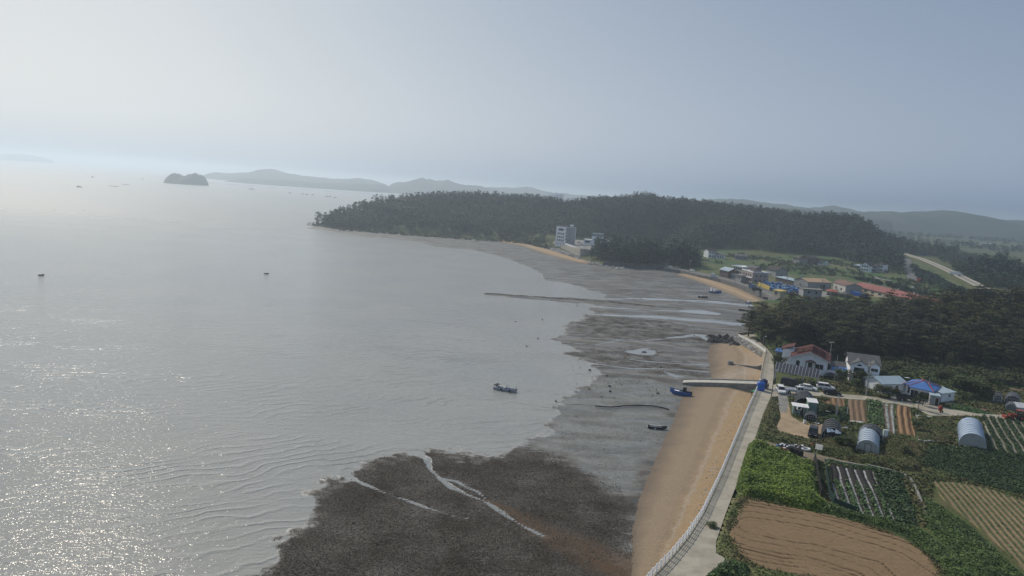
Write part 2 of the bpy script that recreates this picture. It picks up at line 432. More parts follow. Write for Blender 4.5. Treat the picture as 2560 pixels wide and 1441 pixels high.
def flat_material():
    t = NT('tidal_mud'); b = t.b
    n_f = t.noise(9.0, 3); n_m = t.noise(0.9, 5); n_l = t.noise(0.12, 5); n_s = t.noise(0.05, 4, t.mapping((0.45, 1.5, 1)))
    n_str = t.noise(0.22, 5, t.mapping((0.3, 1.0, 1), (0, 0, math.radians(12))), dist=0.4)
    mud = t.mix(t.rng(n_s, .35, .65), (0.098, 0.090, 0.078), (0.042, 0.037, 0.030))
    mud = t.mix(t.rng(n_str, .47, .57), mud, (0.150, 0.146, 0.134))
    grey = t.mix(t.rng(n_str, .40, .62), (0.180, 0.190, 0.182), (0.110, 0.114, 0.106))
    g = t.rng(t.math('ADD', t.attr('grey'), t.math('MULTIPLY', t.math('SUBTRACT', n_l, .5), 2.2)), -.25, .35)
    col = t.mix(g, mud, grey)
    peb = t.noise(2.6, 4, rough=.8)
    rk = t.mix(t.rng(peb, .42, .64), (0.016, 0.013, 0.010), (0.085, 0.072, 0.058))
    rk = t.mix(t.rng(n_l, .40, .62), rk, t.mix(t.rng(peb, .4, .62), (0.026, 0.022, 0.018), (0.14, 0.13, 0.115)))
    rmask = t.rng(t.math('ADD', t.attr('rock'), t.math('MULTIPLY', t.math('SUBTRACT', t.noise(0.22, 6, rough=.65), .5), 3.2)), -.30, .40)
    col = t.mix(rmask, col, rk)
    tm = t.rng(t.math('ADD', t.attr('trail'), t.math('MULTIPLY', t.math('SUBTRACT', n_m, .5), .8)), .25, .75)
    col = t.mix(t.math('MULTIPLY', tm, .85), col, t.mix(t.rng(peb, .4, .65), (0.13, 0.085, 0.052), (0.07, 0.048, 0.032)))
    col = t.mix(t.math('MULTIPLY', t.rng(t.noise(1.1, 4, t.mapping((.6, 1.6, 1)), rough=.75), .56, .64), t.math('MULTIPLY', g, .7)), col, (0.05, 0.052, 0.048))
    wm = t.rng(t.math('ADD', t.attr('wet'), t.math('MULTIPLY', t.math('SUBTRACT', t.noise(.17, 6, t.mapping((.35, 1.4, 1)), rough=.7), .5), 2.0)), .38, .60)
    rv = t.noise(0.11, 4, t.mapping((0.40, 1.25, 1), (0, 0, math.radians(6))), dist=1.6)
    rill = t.rng(t.math('ABSOLUTE', t.math('SUBTRACT', rv, .5)), .003, .014, 1, 0)
    rv2 = t.noise(0.30, 4, t.mapping((0.35, 1.3, 1), (0, 0, math.radians(-10))), dist=1.2)
    rill = t.math('MAXIMUM', rill, t.math('MULTIPLY', t.rng(t.math('ABSOLUTE', t.math('SUBTRACT', rv2, .5)), .004, .016, 1, 0), .75))
    rill = t.math('MULTIPLY', rill, t.math('MULTIPLY', t.rng(n_l, .40, .55), t.rng(rmask, 0, 1, 1, .12)))
    wm = t.math('MAXIMUM', wm, rill)
    col = t.mix(wm, col, (0.22, 0.23, 0.225))
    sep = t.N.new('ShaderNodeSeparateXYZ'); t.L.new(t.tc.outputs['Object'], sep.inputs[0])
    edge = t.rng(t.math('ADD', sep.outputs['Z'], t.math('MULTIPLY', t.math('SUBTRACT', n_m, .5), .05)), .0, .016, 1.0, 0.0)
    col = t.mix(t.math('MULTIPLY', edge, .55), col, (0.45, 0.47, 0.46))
    t.set(b.inputs['Base Color'], col)
    damp = t.rng(t.noise(0.16, 5, t.mapping((0.4, 1.3, 1))), .44, .58)
    damp = t.math('MULTIPLY', damp, t.rng(rmask, 0, 1, 1.0, .25))
    r = t.rng(damp, 0, 1, .85, .42)
    r = t.math('ADD', t.math('MULTIPLY', r, t.math('SUBTRACT', 1.0, wm)), t.math('MULTIPLY', wm, .06))
    t.set(b.inputs['Roughness'], r); t.set(b.inputs['Specular IOR Level'], t.math('MAXIMUM', t.rng(rmask, 0, 1, .5, .10), t.math('MULTIPLY', wm, .5)))
    bm = t.math('ADD', t.math('MULTIPLY', peb, t.rng(rmask, 0, 1, .03, .22)), t.math('MULTIPLY', n_m, .10))
    bm = t.math('MULTIPLY', bm, t.math('SUBTRACT', 1.0, wm))
    t.set(b.inputs['Normal'], t.bump(bm, 1.0, .8))
    return t.m
FLATM = flat_material()
def flat_mesh(xs, ys, dz=0.0):
    X, Y = np.meshgrid(xs, ys); Z, s = flat_h(X, Y)
    A = flat_attrs(X, Y)
    Z = np.where((A['wet'] > .5), np.minimum(Z, 0.06 + 0.9 * Z), Z) - 0.05 * A['wet']
    # dark low reef of stones running out into the sea
    d, ww = dline(X, Y, pts([(1216,735),(1300,740),(1400,747),(1500,754),(1620,765),(1700,772)], .2), False, [2.0, 2.4, 2.6, 3.2, 3.0, 2.0])
    reef = np.clip(1 - d / ww, 0, 1)
    Z = np.maximum(Z, reef * 0.9 + (fnoise(X, Y, 1.5, 3) - .5) * .6 * (reef > 0) - .2)
    A['rock'] = np.maximum(A['rock'], reef * 2 - 1)
    # keep under the land behind the shore
    cs = sdist(X, Y, COAST_POLY)
    Z = np.where(cs > 14, -1.5, Z) + dz
    V = np.stack([X, Y, Z], -1).reshape(-1, 3)
    zc = np.maximum.reduce([Z[:-1, :-1], Z[1:, :-1], Z[:-1, 1:], Z[1:, 1:]])
    F = grid_faces(len(xs), len(ys), zc > -0.3)
    V2, F2, used = compact(V, F)
    return mesh_np('tidal_flat', V2, F2, FLATM, smooth=True, attrs={k: v.reshape(-1)[used] for k, v in A.items()})
tag(flat_mesh(np.arange(-50, 80, 0.5), np.arange(66, 190.1, 0.5)), kind='structure')
# pebbles and shell lumps lying on the near flat
def pebbles(name, label, P, lo, hi, m, seed, z=0.0):
    g = np.random.default_rng(seed); n = len(P); hz, _ = flat_h(P[:, 0], P[:, 1]); k = hz > .01; P = P[k]; hz = hz[k]; n = len(P)
    a = g.uniform(0, 6.28, n); s_ = g.uniform(lo, hi, n) * g.uniform(.4, 1, n); c_ = np.c_[P, hz - .03]
    vs = [c_ + np.c_[np.cos(a + i * math.pi / 2) * s_ * (1 if i % 2 else .7), np.sin(a + i * math.pi / 2) * s_ * (1 if i % 2 else .7), np.zeros(n)] for i in range(4)]
    top = c_ + np.c_[g.uniform(-.2, .2, n) * s_, g.uniform(-.2, .2, n) * s_, s_ * g.uniform(.5, 1.0, n) + .03]
    V = np.stack(vs + [top], 1).reshape(-1, 3); b = (np.arange(n) * 5)[:, None]
    F = np.concatenate([b + [[i, (i + 1) % 4, 4]] for i in range(4)], 0)
    return tag(mesh_np(name, V, F, m), label, kind='stuff')
PEBM = mat('shell_pebble', (0.045, 0.039, 0.032), .9, (0.150, 0.138, 0.118), scale=.10, island=.6, spec=.1)
g_ = np.random.default_rng(5); lo_ = np.array(ROCKP).min(0); hi_ = np.array(ROCKP).max(0)
Q = g_.uniform([lo_[0], 70], hi_, (95000, 2)); Q = Q[(sdist(Q[:, 0], Q[:, 1], ROCKP) + (fnoise(Q[:, 0], Q[:, 1], 7, 91) - .5) * 22 + g_.normal(size=len(Q)) * 1.2 > 0) & (fnoise(Q[:, 0], Q[:, 1], 4, 90, 3) > .36)]
for ln, w in CHAN[:3]: Q = Q[dline(Q[:, 0], Q[:, 1], pts(ln, .1)) > .8]
pebbles('pebbles', 'dark shells and pebbles covering the near flat', Q, .06, .20, PEBM, 6)
GZ = pts([(1340,1092),(1400,1010),(1480,940),(1640,950),(1720,975),(1680,1040),(1640,1120),(1590,1210),(1540,1240),(1440,1160),(1340,1110)], .2)
Q = g_.uniform(np.array(GZ).min(0), np.array(GZ).max(0), (16000, 2)); Q = Q[inside(Q[:, 0], Q[:, 1], GZ) & (fnoise(Q[:, 0], Q[:, 1], 5, 93, 3) > .5)]
pebbles('mud_lumps', 'small dark lumps dotting the grey wet mud', Q, .06, .18, PEBM, 7)
tag(flat_mesh(np.arange(-235, 190, 1.1), 190 + np.cumsum(np.linspace(0.7, 2.6, 330)) - .9, -0.012), kind='structure')

# ---------------------------------------------------------------- beaches
def beach_material():
    t = NT('beach_sand'); b = t.b
    n1 = t.noise(0.25, 5); n2 = t.noise(3.0, 5); n3 = t.noise(0.9, 4, t.mapping((0.5, 2.0, 1)))
    hi = t.rng(t.math('ADD', t.attr('up'), t.math('MULTIPLY', t.math('SUBTRACT', n1, .5), .35)), .52, .75)
    col = t.mix(hi, (0.285, 0.222, 0.152), (0.400, 0.292, 0.175))
    low = t.rng(t.math('ADD', t.attr('up'), t.math('MULTIPLY', t.math('SUBTRACT', n1, .5), .25)), .02, .30, 1, 0)
    col = t.mix(low, col, (0.155, 0.125, 0.095))
    col = t.mix(t.math('MULTIPLY', t.rng(n2, .42, .66), .35), col, (0.17, 0.13, 0.095))
    wr = t.rng(t.math('ABSOLUTE', t.math('SUBTRACT', t.math('ADD', t.attr('up'), t.math('MULTIPLY', t.math('SUBTRACT', t.noise(.5, 4), .5), .14)), .68)), .0, .05, 1, 0)
    col = t.mix(t.math('MULTIPLY', wr, t.rng(t.noise(4.0, 4), .42, .60)), col, (0.44, 0.38, 0.31))
    pale = t.math('MULTIPLY', t.attr('pale'), t.rng(n3, .4, .62))
    col = t.mix(t.math('MULTIPLY', pale, .65), col, (0.47, 0.42, 0.37))
    t.set(b.inputs['Base Color'], col); b.inputs['Roughness'].default_value = .9; b.inputs['Specular IOR Level'].default_value = .12
    t.set(b.inputs['Normal'], t.bump(t.math('ADD', t.math('MULTIPLY', n2, .12), t.math('MULTIPLY', n3, .12)), 1.0, .7))
    return t.m
BEACHM = beach_material()
BE1 = pts([(1500,1560),(1578,1441),(1576,1340),(1590,1260),(1622,1180),(1663,1088),(1694,1022),(1702,995),(1718,970),(1777,944),(1774,913),(1768,886),(1776,862),(1800,856),(1835,846),(1850,842)], 0.7)
WN = [w for w in WALL_NEAR if w[1] < 300]
BEACH1 = BE1 + [(a + .8, c) for a, c in reversed(WALL_NEAR[:13])]
BE2 = pts([(1235,594),(1300,606),(1380,626),(1440,645),(1480,655),(1478,662),(1440,656),(1370,638),(1300,615),(1235,603)], .7)
BE3 = pts([(1700,682),(1780,700),(1850,722),(1900,745),(1950,775),(1950,790),(1870,757),(1800,727),(1730,700),(1690,688)], .7)
def beach(poly, xs, ys, wall, slope, top):
    X, Y = np.meshgrid(xs, ys); s = sdist(X, Y, poly)
    fh, _ = flat_h(X, Y)
    dw = dline(X, Y, wall) if wall is not None else None
    de = dline(X, Y, BE1) if wall is not None else s
    up = de / (de + dw + 1e-3) if wall is not None else np.clip(s / 8, 0, 1)
    Z = np.where(s > 0, fh + np.minimum(s * slope, top), fh + s * .5) + (fnoise(X, Y, 3, 77) - .5) * .10 + (fnoise(X, Y, .9, 78, 2) - .5) * .05
    Z = np.maximum(Z, -0.5)
    pale = sstep(6, 0, dline(X, Y, pts([(1800,945),(1840,935),(1880,925),(1900,905),(1896,885)], 1.2)))
    V = np.stack([X, Y, Z], -1).reshape(-1, 3)
    sc = np.maximum.reduce([s[:-1, :-1], s[1:, :-1], s[:-1, 1:], s[1:, 1:]])
    V2, F2, used = compact(V, grid_faces(len(xs), len(ys), sc > -1.2))
    return mesh_np('beach', V2, F2, BEACHM, smooth=True, attrs={'up': up.reshape(-1)[used], 'pale': pale.reshape(-1)[used]})
tag(beach(BEACH1, np.arange(10, 108, .5), np.arange(66, 275, .5), WN, .10, .9), kind='structure')
tag(beach(BE2, np.arange(-40, 90, 1.0), np.arange(450, 720, 1.0), None, .12, .8), kind='structure')
tag(beach(BE3, np.arange(80, 175, .8), np.arange(330, 480, .8), None, .12, .8), kind='structure')

# ---------------------------------------------------------------- land
def land_material():
    t = NT('land_ground'); b = t.b
    n1 = t.noise(0.02, 6); n2 = t.noise(0.11, 6); n3 = t.noise(1.2, 5)
    g = t.mix(t.rng(n2, .38, .62), (0.062, 0.085, 0.030), (0.095, 0.105, 0.042))
    g = t.mix(t.rng(n3, .50, .72), g, (0.12, 0.10, 0.065))
    fo = t.mix(t.rng(n3, .35, .65), (0.022, 0.033, 0.016), (0.040, 0.055, 0.024))
    col = t.mix(t.attr('forest'), g, fo)
    vo = t.N.new('ShaderNodeTexVoronoi'); vo.inputs['Scale'].default_value = .018; t.L.new(t.mapping((1, .6, 1), (0, 0, .3)), vo.inputs['Vector'])
    bw = t.N.new('ShaderNodeRGBToBW'); t.L.new(vo.outputs['Color'], bw.inputs[0])
    patch = t.mix(t.rng(bw.outputs[0], .25, .75), (0.055, 0.080, 0.035), (0.13, 0.13, 0.075))
    col = t.mix(t.math('MULTIPLY', t.attr('plain'), .9), col, patch)
    vf = t.mix(t.rng(bw.outputs[0], .3, .5), (0.055, 0.105, 0.035), (0.105, 0.130, 0.050)); vf = t.mix(t.rng(n2, .45, .62), vf, (0.15, 0.135, 0.085))
    vf = t.mix(t.math('MULTIPLY', t.rng(n1, .5, .6), .7), vf, (0.05, 0.11, 0.035))
    col = t.mix(t.attr('vfield'), col, vf)
    t.set(b.inputs['Base Color'], col); b.inputs['Roughness'].default_value = .95; b.inputs['Specular IOR Level'].default_value = .1
    t.set(b.inputs['Normal'], t.bump(n3, .5, .8))
    return t.m
LANDM = land_material()
xs = np.concatenate([np.arange(-260, 420, 3.4), 420 + np.cumsum(np.linspace(4, 60, 60))])
ys = np.concatenate([np.arange(62, 450, 3.2), 450 + np.cumsum(np.linspace(3.5, 10, 110)), 1180 + np.cumsum(np.linspace(12, 90, 60))])
X, Y = np.meshgrid(xs, ys); Z = G(X, Y)
_, FO = hills(X, Y)
FOm = np.clip(FO * 3, 0, 1) * (Y < 1000)
plain = sstep(800, 1000, Y); VFM = (Y > 330) * np.clip(.5 + sdist(X, Y, FLATZ[1]) / 10, 0, 1)
V = np.stack([X, Y, Z], -1).reshape(-1, 3)
zc = np.maximum.reduce([Z[:-1, :-1], Z[1:, :-1], Z[:-1, 1:], Z[1:, 1:]])
S = sdist(X, Y, COAST_POLY); sc = np.maximum.reduce([S[:-1, :-1], S[1:, :-1], S[:-1, 1:], S[1:, 1:]])
V2, F2, used = compact(V, grid_faces(len(xs), len(ys), (zc > -1.0) & (sc > -6)))
tag(mesh_np('ground', V2, F2, LANDM, smooth=True, attrs={'forest': FOm.reshape(-1)[used], 'plain': plain.reshape(-1)[used], 'vfield': VFM.reshape(-1)[used]}), kind='structure')

# ---------------------------------------------------------------- far hills and islands
HILLM = mat('hill_woods', (0.020, 0.032, 0.022), .95, (0.045, 0.058, 0.036), scale=.012, bump=2.0, bscale=.08)
def far_hill(name, lst, Y, thick, label, zb=0.0, seed=0):
    P = [atY(a, b, Y) for a, b in lst]
    hx = np.array([p.x for p in P]); hz = np.array([p.z for p in P])
    n = 160; xs = np.linspace(hx[0], hx[-1], n); top = np.interp(xs, hx, hz)
    k = np.ones(3) / 3; top = np.convolve(np.pad(top, 1, 'edge'), k, 'valid')
    top = top + (fnoise(xs, xs * 0, (hx[-1] - hx[0]) / 25, seed) - .5) * (top.max() - zb) * .14
    us = np.linspace(-1, 1, 25); vv = []
    for u in us:
        wob = (fnoise(xs, xs * 0 + u * 400, thick / 2, seed + 3) - .5)
        prof = (1 - abs(u) ** 1.7)
        z = zb - 2 + (top - zb + 2) * prof * (1 + wob * .5 * abs(u))
        y = Y + (u * np.sin(np.pi * np.linspace(.02, .98, n)) ** .6) * thick + (fnoise(xs, xs * 0, thick, seed + 9) - .5) * thick * .3
        vv.append(np.stack([xs, y, z], -1))
    V = np.array(vv).reshape(-1, 3)
    return tag(mesh_np(name, V, grid_faces(n, len(us)), HILLM, smooth=True), kind='structure', label=label)
far_hill('island', [(413,458),(417,446),(425,438),(437,433),(448,436),(459,441),(466,441),(476,436),(488,434),(503,438),(512,446),(517,459)], 2150, 70, 'small twin-humped wooded island in the haze', seed=1)
far_hill('island', [(-320,396),(-200,389),(-60,384),(0,385),(50,385),(80,388),(105,395),(122,400)], 7500, 360, 'faint flat-topped island at the left edge', seed=2)
far_hill('hills', [(515,447),(522,441),(545,432),(590,433),(640,432),(675,421),(705,430),(750,440),(800,445),(850,448),(895,444),(935,452),(965,461),(985,476)], 4000, 500, 'pale blue hills with one peak across the bay', seed=3)
far_hill('hills', [(560,455),(620,446),(700,450),(800,458),(900,460),(960,462),(985,478)], 3300, 300, 'low nearer hills in front of the pale peak', seed=13)
far_hill('hills', [(960,474),(985,460),(1030,452),(1058,445),(1090,452),(1120,451),(1160,462),(1200,465),(1240,476),(1300,484)], 3500, 420, 'pale hill rising behind the headland', seed=4)
far_hill('hills', [(1180,474),(1230,468),(1290,470),(1320,467),(1360,478),(1420,486),(1500,492),(1600,498),(1760,506)], 4400, 400, 'faintest distant hills behind the headland', seed=5)
far_hill('hills', [(1310,505),(1360,496),(1400,498),(1450,500),(1520,503),(1620,508)], 2000, 200, 'low wooded rise below the distant flats', seed=6)
far_hill('hills', [(1640,505),(1700,499),(1760,504),(1820,496),(1850,497),(1880,503),(1960,512),(2020,520),(2050,519),(2070,514),(2095,517),(2120,525),(2200,540),(2320,560)], 2900, 350, 'blue hills behind the wooded ridge', seed=7)
far_hill('hills', [(1700,516),(1750,511),(1800,510),(1840,514),(1900,520),(1990,523),(2060,528),(2130,540),(2230,552)], 2000, 200, 'middle wooded hills behind the ridge', seed=8)
far_hill('hills', [(2080,540),(2130,530),(2200,530),(2260,531),(2310,529),(2380,527),(2440,538),(2500,550),(2540,555),(2580,553),(2700,556),(2900,570)], 2300, 500, 'long hill rising beyond the plain on the right', seed=9)

# ---------------------------------------------------------------- roads, walls, slipway
CONC = mat('old_concrete', (0.40, 0.37, 0.30), .9, (0.28, 0.26, 0.21), scale=.5, bump=.02, bscale=6)
CONC2 = mat('grey_concrete', (0.27, 0.27, 0.25), .9, (0.17, 0.17, 0.155), scale=.9, bump=.03, bscale=5)
PALECONC = mat('pale_concrete', (0.50, 0.48, 0.43), .85, (0.36, 0.35, 0.32), scale=.6)
ASPH = mat('worn_asphalt', (0.17, 0.17, 0.165), .9, (0.12, 0.12, 0.12), scale=.4, bump=.01, bscale=20)
DIRT = mat('sandy_dirt', (0.38, 0.29, 0.19), .95, (0.26, 0.20, 0.135), scale=.35, bump=.05, bscale=3)
WHITE = mat('white_paint', (0.78, 0.79, 0.78), .5, (0.60, 0.61, 0.60), scale=1.5)
def resample(P, n):
    P = np.array(P, float); d = np.r_[0, np.cumsum(np.hypot(*np.diff(P[:, :2], axis=0).T))]
    t = np.linspace(0, d[-1], n); return np.stack([np.interp(t, d, P[:, k]) for k in range(P.shape[1])], 1)
def strip(name, Lp, Rp, z, m, kind='structure', label=None, thick=.12, cat=None):
    n = 40; L = resample(pts(Lp, z), n); R = resample(pts(Rp, z), n)
    vs = []; fs = []
    for i in range(n):
        for x, y, zz in ((L[i][0], L[i][1], z), (R[i][0], R[i][1], z), (R[i][0], R[i][1], z - thick), (L[i][0], L[i][1], z - thick)): vs.append((x, y, zz))
    for i in range(n - 1):
        a = i * 4
        for k in range(4): fs.append((a + k, a + (k + 1) % 4, a + 4 + (k + 1) % 4, a + 4 + k))
    return tag(MB().add(vs, fs).build(name, m), label, cat, kind=kind)
def patch(name, P, z, m, thick=.08, kind='structure', label=None):
    return tag(MB().prism(pts(P, z), z - thick, z).build(name, m), label, kind=kind)
strip('coast_road', [(1562,1530),(1633,1441),(1671,1402),(1715,1350),(1755,1290),(1803,1190),(1841,1100),(1871,1026),(1895,972),(1903,946),(1910,913),(1917,883),(1881,859),(1854,845.5),(1843,839),(1881,834.5),(1895,836.5)],
      [(1700,1530),(1770,1441),(1790,1402),(1788,1360),(1812,1290),(1855,1175),(1888,1095),(1906,1040),(1928,990),(1934,950),(1935,920),(1934,892),(1920,874),(1897,853),(1873,843.5),(1884,839.5),(1897,841)], 3.03, CONC, label='pale concrete coast road')
patch('road_apron', [(1770,1460),(1784,1385),(1792,1384),(1831,1408),(1846,1420),(1800,1470)], 3.05, CONC)
strip('back_road', [(1928,962),(1960,962),(2010,972),(2060,982),(2110,986),(2171,991),(2240,1001),(2287,1008),(2330,1014),(2380,1022),(2440,1032),(2500,1037),(2600,1046)],
      [(1928,992),(1955,990),(2010,987),(2058,992),(2112,997),(2171,1001),(2240,1011),(2284,1019),(2325,1039),(2380,1040),(2440,1040),(2500,1046),(2600,1058)], 3.04, CONC, label='concrete lane between the houses and plots')
strip('side_lane', [(1945,985),(1946,1010),(1952,1040),(1948,1065),(1940,1083)], [(1967,985),(1972,1010),(1978,1040),(2000,1055),(2062,1062)], 3.045, DIRT)
patch('dirt_lot', [(1941,1066),(1950,1050),(1985,1050),(2020,1062),(2062,1062),(2052,1096),(2018,1098),(1970,1085),(1936,1078)], 3.055, DIRT)
patch('side_lane', [(1945,984),(1967,986),(1971,1012),(1966,1032),(1950,1030),(1947,1008)], 3.06, CONC2)
strip('dirt_track', [(1888,1096),(1930,1108),(1990,1122),(2040,1136),(2100,1150),(2180,1166),(2240,1180)], [(1880,1106),(1925,1126),(1985,1144),(2036,1158),(2098,1164),(2180,1176),(2240,1188)], 3.05, mat('dark_track', (0.24, 0.20, 0.15), .95, (0.15, 0.125, 0.09), scale=.5, bump=.04, bscale=4))
patch('yard', [(2235,985),(2300,990),(2330,1012),(2270,1010),(2225,1000)], 3.035, CONC2)

def wallmesh(P, z0, z1, w, m, name):
    P = np.array(P, float); n = len(P); T = np.gradient(P[:, :2], axis=0); T /= np.hypot(T[:, 0], T[:, 1])[:, None] + 1e-9
    N = np.stack([-T[:, 1], T[:, 0]], 1); mb = MB(); rings = []
    for i in range(n):
        a = P[i, :2] + N[i] * w / 2; b = P[i, :2] - N[i] * w / 2
        zz0 = z0[i] if hasattr(z0, '__len__') else z0; zz1 = z1[i] if hasattr(z1, '__len__') else z1
        rings.append([(a[0], a[1], zz0), (b[0], b[1], zz0), (b[0], b[1], zz1), (a[0], a[1], zz1)])
    mb.loft(rings); return mb
SW = resample(WALL_NEAR[:13], 60)
tag(wallmesh(SW, -0.3, 3.12, .55, CONC2, 'seawall').build('seawall', CONC), 'long concrete sea wall between the near beach and the road', 'wall')
SW2 = resample(WALL_NEAR[11:], 24)
o = thing('parapet', 'low white block parapet round the bend above the rock slope', 'parapet', (0, 0, 0))
for i in range(0, 23, 1):
    a, b = SW2[i], SW2[i + 1]; c = (a + b) / 2; L = np.hypot(*(b - a)[:2])
    MB().box((c[0], c[1], 3.42), (L * .88, .35, .72), math.atan2(b[1] - a[1], b[0] - a[0])).build('block', WHITE if i < 15 else CONC, o)
tag(wallmesh(SW2, -.3, 3.08, .5, CONC2, 'w').build('retaining_wall', CONC2), 'retaining wall under the white parapet at the headland bend', 'wall')
# white railing on the sea wall
RAILM = mat('white_railing_paint', (0.90, 0.91, 0.92), .5, (0.80, 0.81, 0.82), scale=2)
RP = resample([(a + .1, c) for a, c in WALL_NEAR[:9]], 84)
fence = thing('railing', 'long white metal railing along the sea wall road', 'railing')
tot = 0
for i, p in enumerate(RP):
    if p[1] < 78: continue
    MB().box((p[0], p[1], 3.70), (.15, .12, 1.15)).build('post', RAILM, fence)
for zz in (3.36, 3.62, 3.88, 4.14):
    mb = MB()
    for i in range(len(RP) - 1):
        if RP[i][1] < 76: continue
        mb.tube((*RP[i], zz), (*RP[i + 1], zz), .05 if zz > 4 else .035, n=5)
    mb.build('rail', RAILM, fence)
RP2 = resample(WALL_NEAR[9:12], 18)
f2 = thing('railing', 'dark thin railing beside the upper bend of the coast road', 'railing')
RUSTM = mat('rusty_rail', (0.20, 0.15, 0.11), .7, (0.12, 0.09, 0.07), scale=3)
for p in RP2: MB().box((p[0] + .1, p[1], 3.65), (.08, .08, 1.1)).build('post', RUSTM, f2)
for zz in (3.6, 4.15):
    mb = MB()
    for i in range(len(RP2) - 1): mb.tube((RP2[i][0] + .1, RP2[i][1], zz), (RP2[i + 1][0] + .1, RP2[i + 1][1], zz), .035, n=5)
    mb.build('rail', RUSTM, f2)

# rocks
def rock_lump(mb, c, s, seed, n=9, m=0):
    r = random.Random(seed); rings = []
    o1, o2 = r.random() * 50, r.random() * 50
    for i in range(5):
        ph = i / 4 * math.pi * .5; ring = []
        for k in range(n):
            a = 2 * math.pi * k / n; q = .75 + .5 * float(vnoise(np.array(math.cos(a) * 2 + o1), np.array(math.sin(a) * 2 + ph * 2 + o2), .9, seed % 97))
            ring.append((c[0] + math.cos(a) * math.cos(ph) * s[0] * q, c[1] + math.sin(a) * math.cos(ph) * s[1] * q, c[2] + math.sin(ph) * s[2] * q - s[2] * .15))
        rings.append(ring)
    mb.loft(rings, m)
ROCKM = mat('dark_rock', (0.085, 0.078, 0.075), .85, (0.045, 0.040, 0.040), scale=1.2, bump=.12, bscale=2.5)
ROCKL = mat('pale_boulder', (0.42, 0.41, 0.38), .9, (0.26, 0.25, 0.23), scale=.8, island=.45, bump=.05)
mb = MB(); r = random.Random(3)
for k in range(46):
    px = r.uniform(1776, 1832); py = 849 + (px - 1776) * .10 + r.uniform(-9, 6)
    p = at(px, py, .8); rock_lump(mb, (p.x, p.y, .6), (r.uniform(.8, 2.0), r.uniform(.7, 1.6), r.uniform(.7, 1.7)), k)
tag(mb.build('rock_outcrop', ROCKM), 'large dark jagged rock outcrop at the north end of the beach', 'rock')
mb = MB()
for k, (px, py, s) in enumerate([(1831, 864, 1.3), (1836, 862, 1.7), (1840, 865, 1.2), (1826, 866, .8)]):
    p = at(px, py, .9); rock_lump(mb, (p.x, p.y, .8), (s * 1.2, s * .8, s * .8), 60 + k)
tag(mb.build('rock_outcrop', ROCKM), 'small dark rock mound on the sand below the boulder slope', 'rock')
# boulder slope below the parapet (uncountable)
mb = MB()
for k in range(330):
    t = r.random(); q = resample(pts([(1836,842),(1852,848),(1880,862),(1912,885)], 2.4), 50)[int(t * 49)]
    d = r.random(); w = resample(pts([(1831,851),(1845,860),(1866,870),(1892,884),(1909,894)], .9), 50)[int(t * 49)]
    rock_lump(mb, (q[0] * (1 - d) + w[0] * d, q[1] * (1 - d) + w[1] * d, 2.6 - d * 1.8), (r.uniform(.3, .62), r.uniform(.3, .6), r.uniform(.3, .5)), 100 + k, n=6)
tag(mb.build('boulders', ROCKL), 'pale boulder slope below the white parapet', kind='stuff')
mb = MB()
for k in range(60):
    p = at(r.uniform(1470, 1550), 0, 0)
    px = r.uniform(1468, 1560); py = 655 + (px - 1468) * .17 + r.uniform(-5, 5)
    p = at(px, py, .8); rock_lump(mb, (p.x, p.y, .7), (1.2, 1.2, .9), 700 + k, n=6)
tag(mb.build('boulders', ROCKL), 'boulders at the foot of the far pine clump', kind='stuff')
mb = MB()
for k in range(170):
    px = r.uniform(1372, 1452); py = 617 + (px - 1372) * .33 + r.uniform(-3, 5)
    p = at(px, py, 1.2); rock_lump(mb, (p.x, p.y, 1.0), (1.3, 1.3, 1.1), 900 + k, n=6)
tag(mb.build('boulders', ROCKL), 'grey boulders heaped against the far retaining wall', kind='stuff')
# stones scattered over the flat
mb = MB()
for k in range(300):
    if r.random() < .6: px, py = r.uniform(1690, 1790), r.gauss(858, 14)
    else: px, py = r.uniform(1430, 1760), r.uniform(880, 1000)
    p = at(px, py, .2); s = r.uniform(.06, .17) if r.random() < .93 else r.uniform(.22, .42)
    rock_lump(mb, (p.x, p.y, .25), (s * 1.3, s, s), 1300 + k, n=5)
for k in range(500):
    px, py = r.uniform(700, 1560), r.uniform(1150, 1441); p = at(px, py, .2)
    if sdist(np.array(p.x), np.array(p.y), ROCKP) > 1: rock_lump(mb, (p.x, p.y, .22), (r.uniform(.05, .15), r.uniform(.05, .14), r.uniform(.05, .11)), 2000 + k, n=5)
tag(mb.build('stones', ROCKM), 'small dark stones strewn over the mud', kind='stuff')
p = at(1611, 881, .2); mb = MB(); rock_lump(mb, (p.x, p.y, .1), (1.0, .6, .55), 5)
tag(mb.build('rock', ROCKM), 'single dark rock standing in the round tide pool', 'rock')

# slipway
A, B, C_, D_ = at(1706, 956, .9), at(1893, 961, 3.0), at(1903, 953.5, 3.0), at(1710, 948.5, .9)
o = thing('slipway', 'long pale concrete slipway running from the road down to the mud', 'slipway')
mb = MB(); n = 14; rings = []
for i in range(n):
    t = i / (n - 1); a = A.lerp(B, t); b = D_.lerp(C_, t); z = .75 + (3.02 - .75) * t ** .8
    rings.append([(a.x, a.y, -.2), (b.x, b.y, -.2), (b.x, b.y, z), (a.x, a.y, z)])
mb.loft(rings); mb.build('ramp', CONC2, o)
mb = MB(); rings = []
for i in range(n):
    t = i / (n - 1); a = A.lerp(B, t); b = D_.lerp(C_, t); z = .75 + (3.02 - .75) * t ** .8
    rings.append([(b.x, b.y - .28, z + .003), (b.x, b.y + .02, z + .003), (b.x, b.y + .02, z + .28), (b.x, b.y - .28, z + .28)])
mb.loft(rings); mb.build('kerb', CONC2, o)
mb = MB(); rings = []
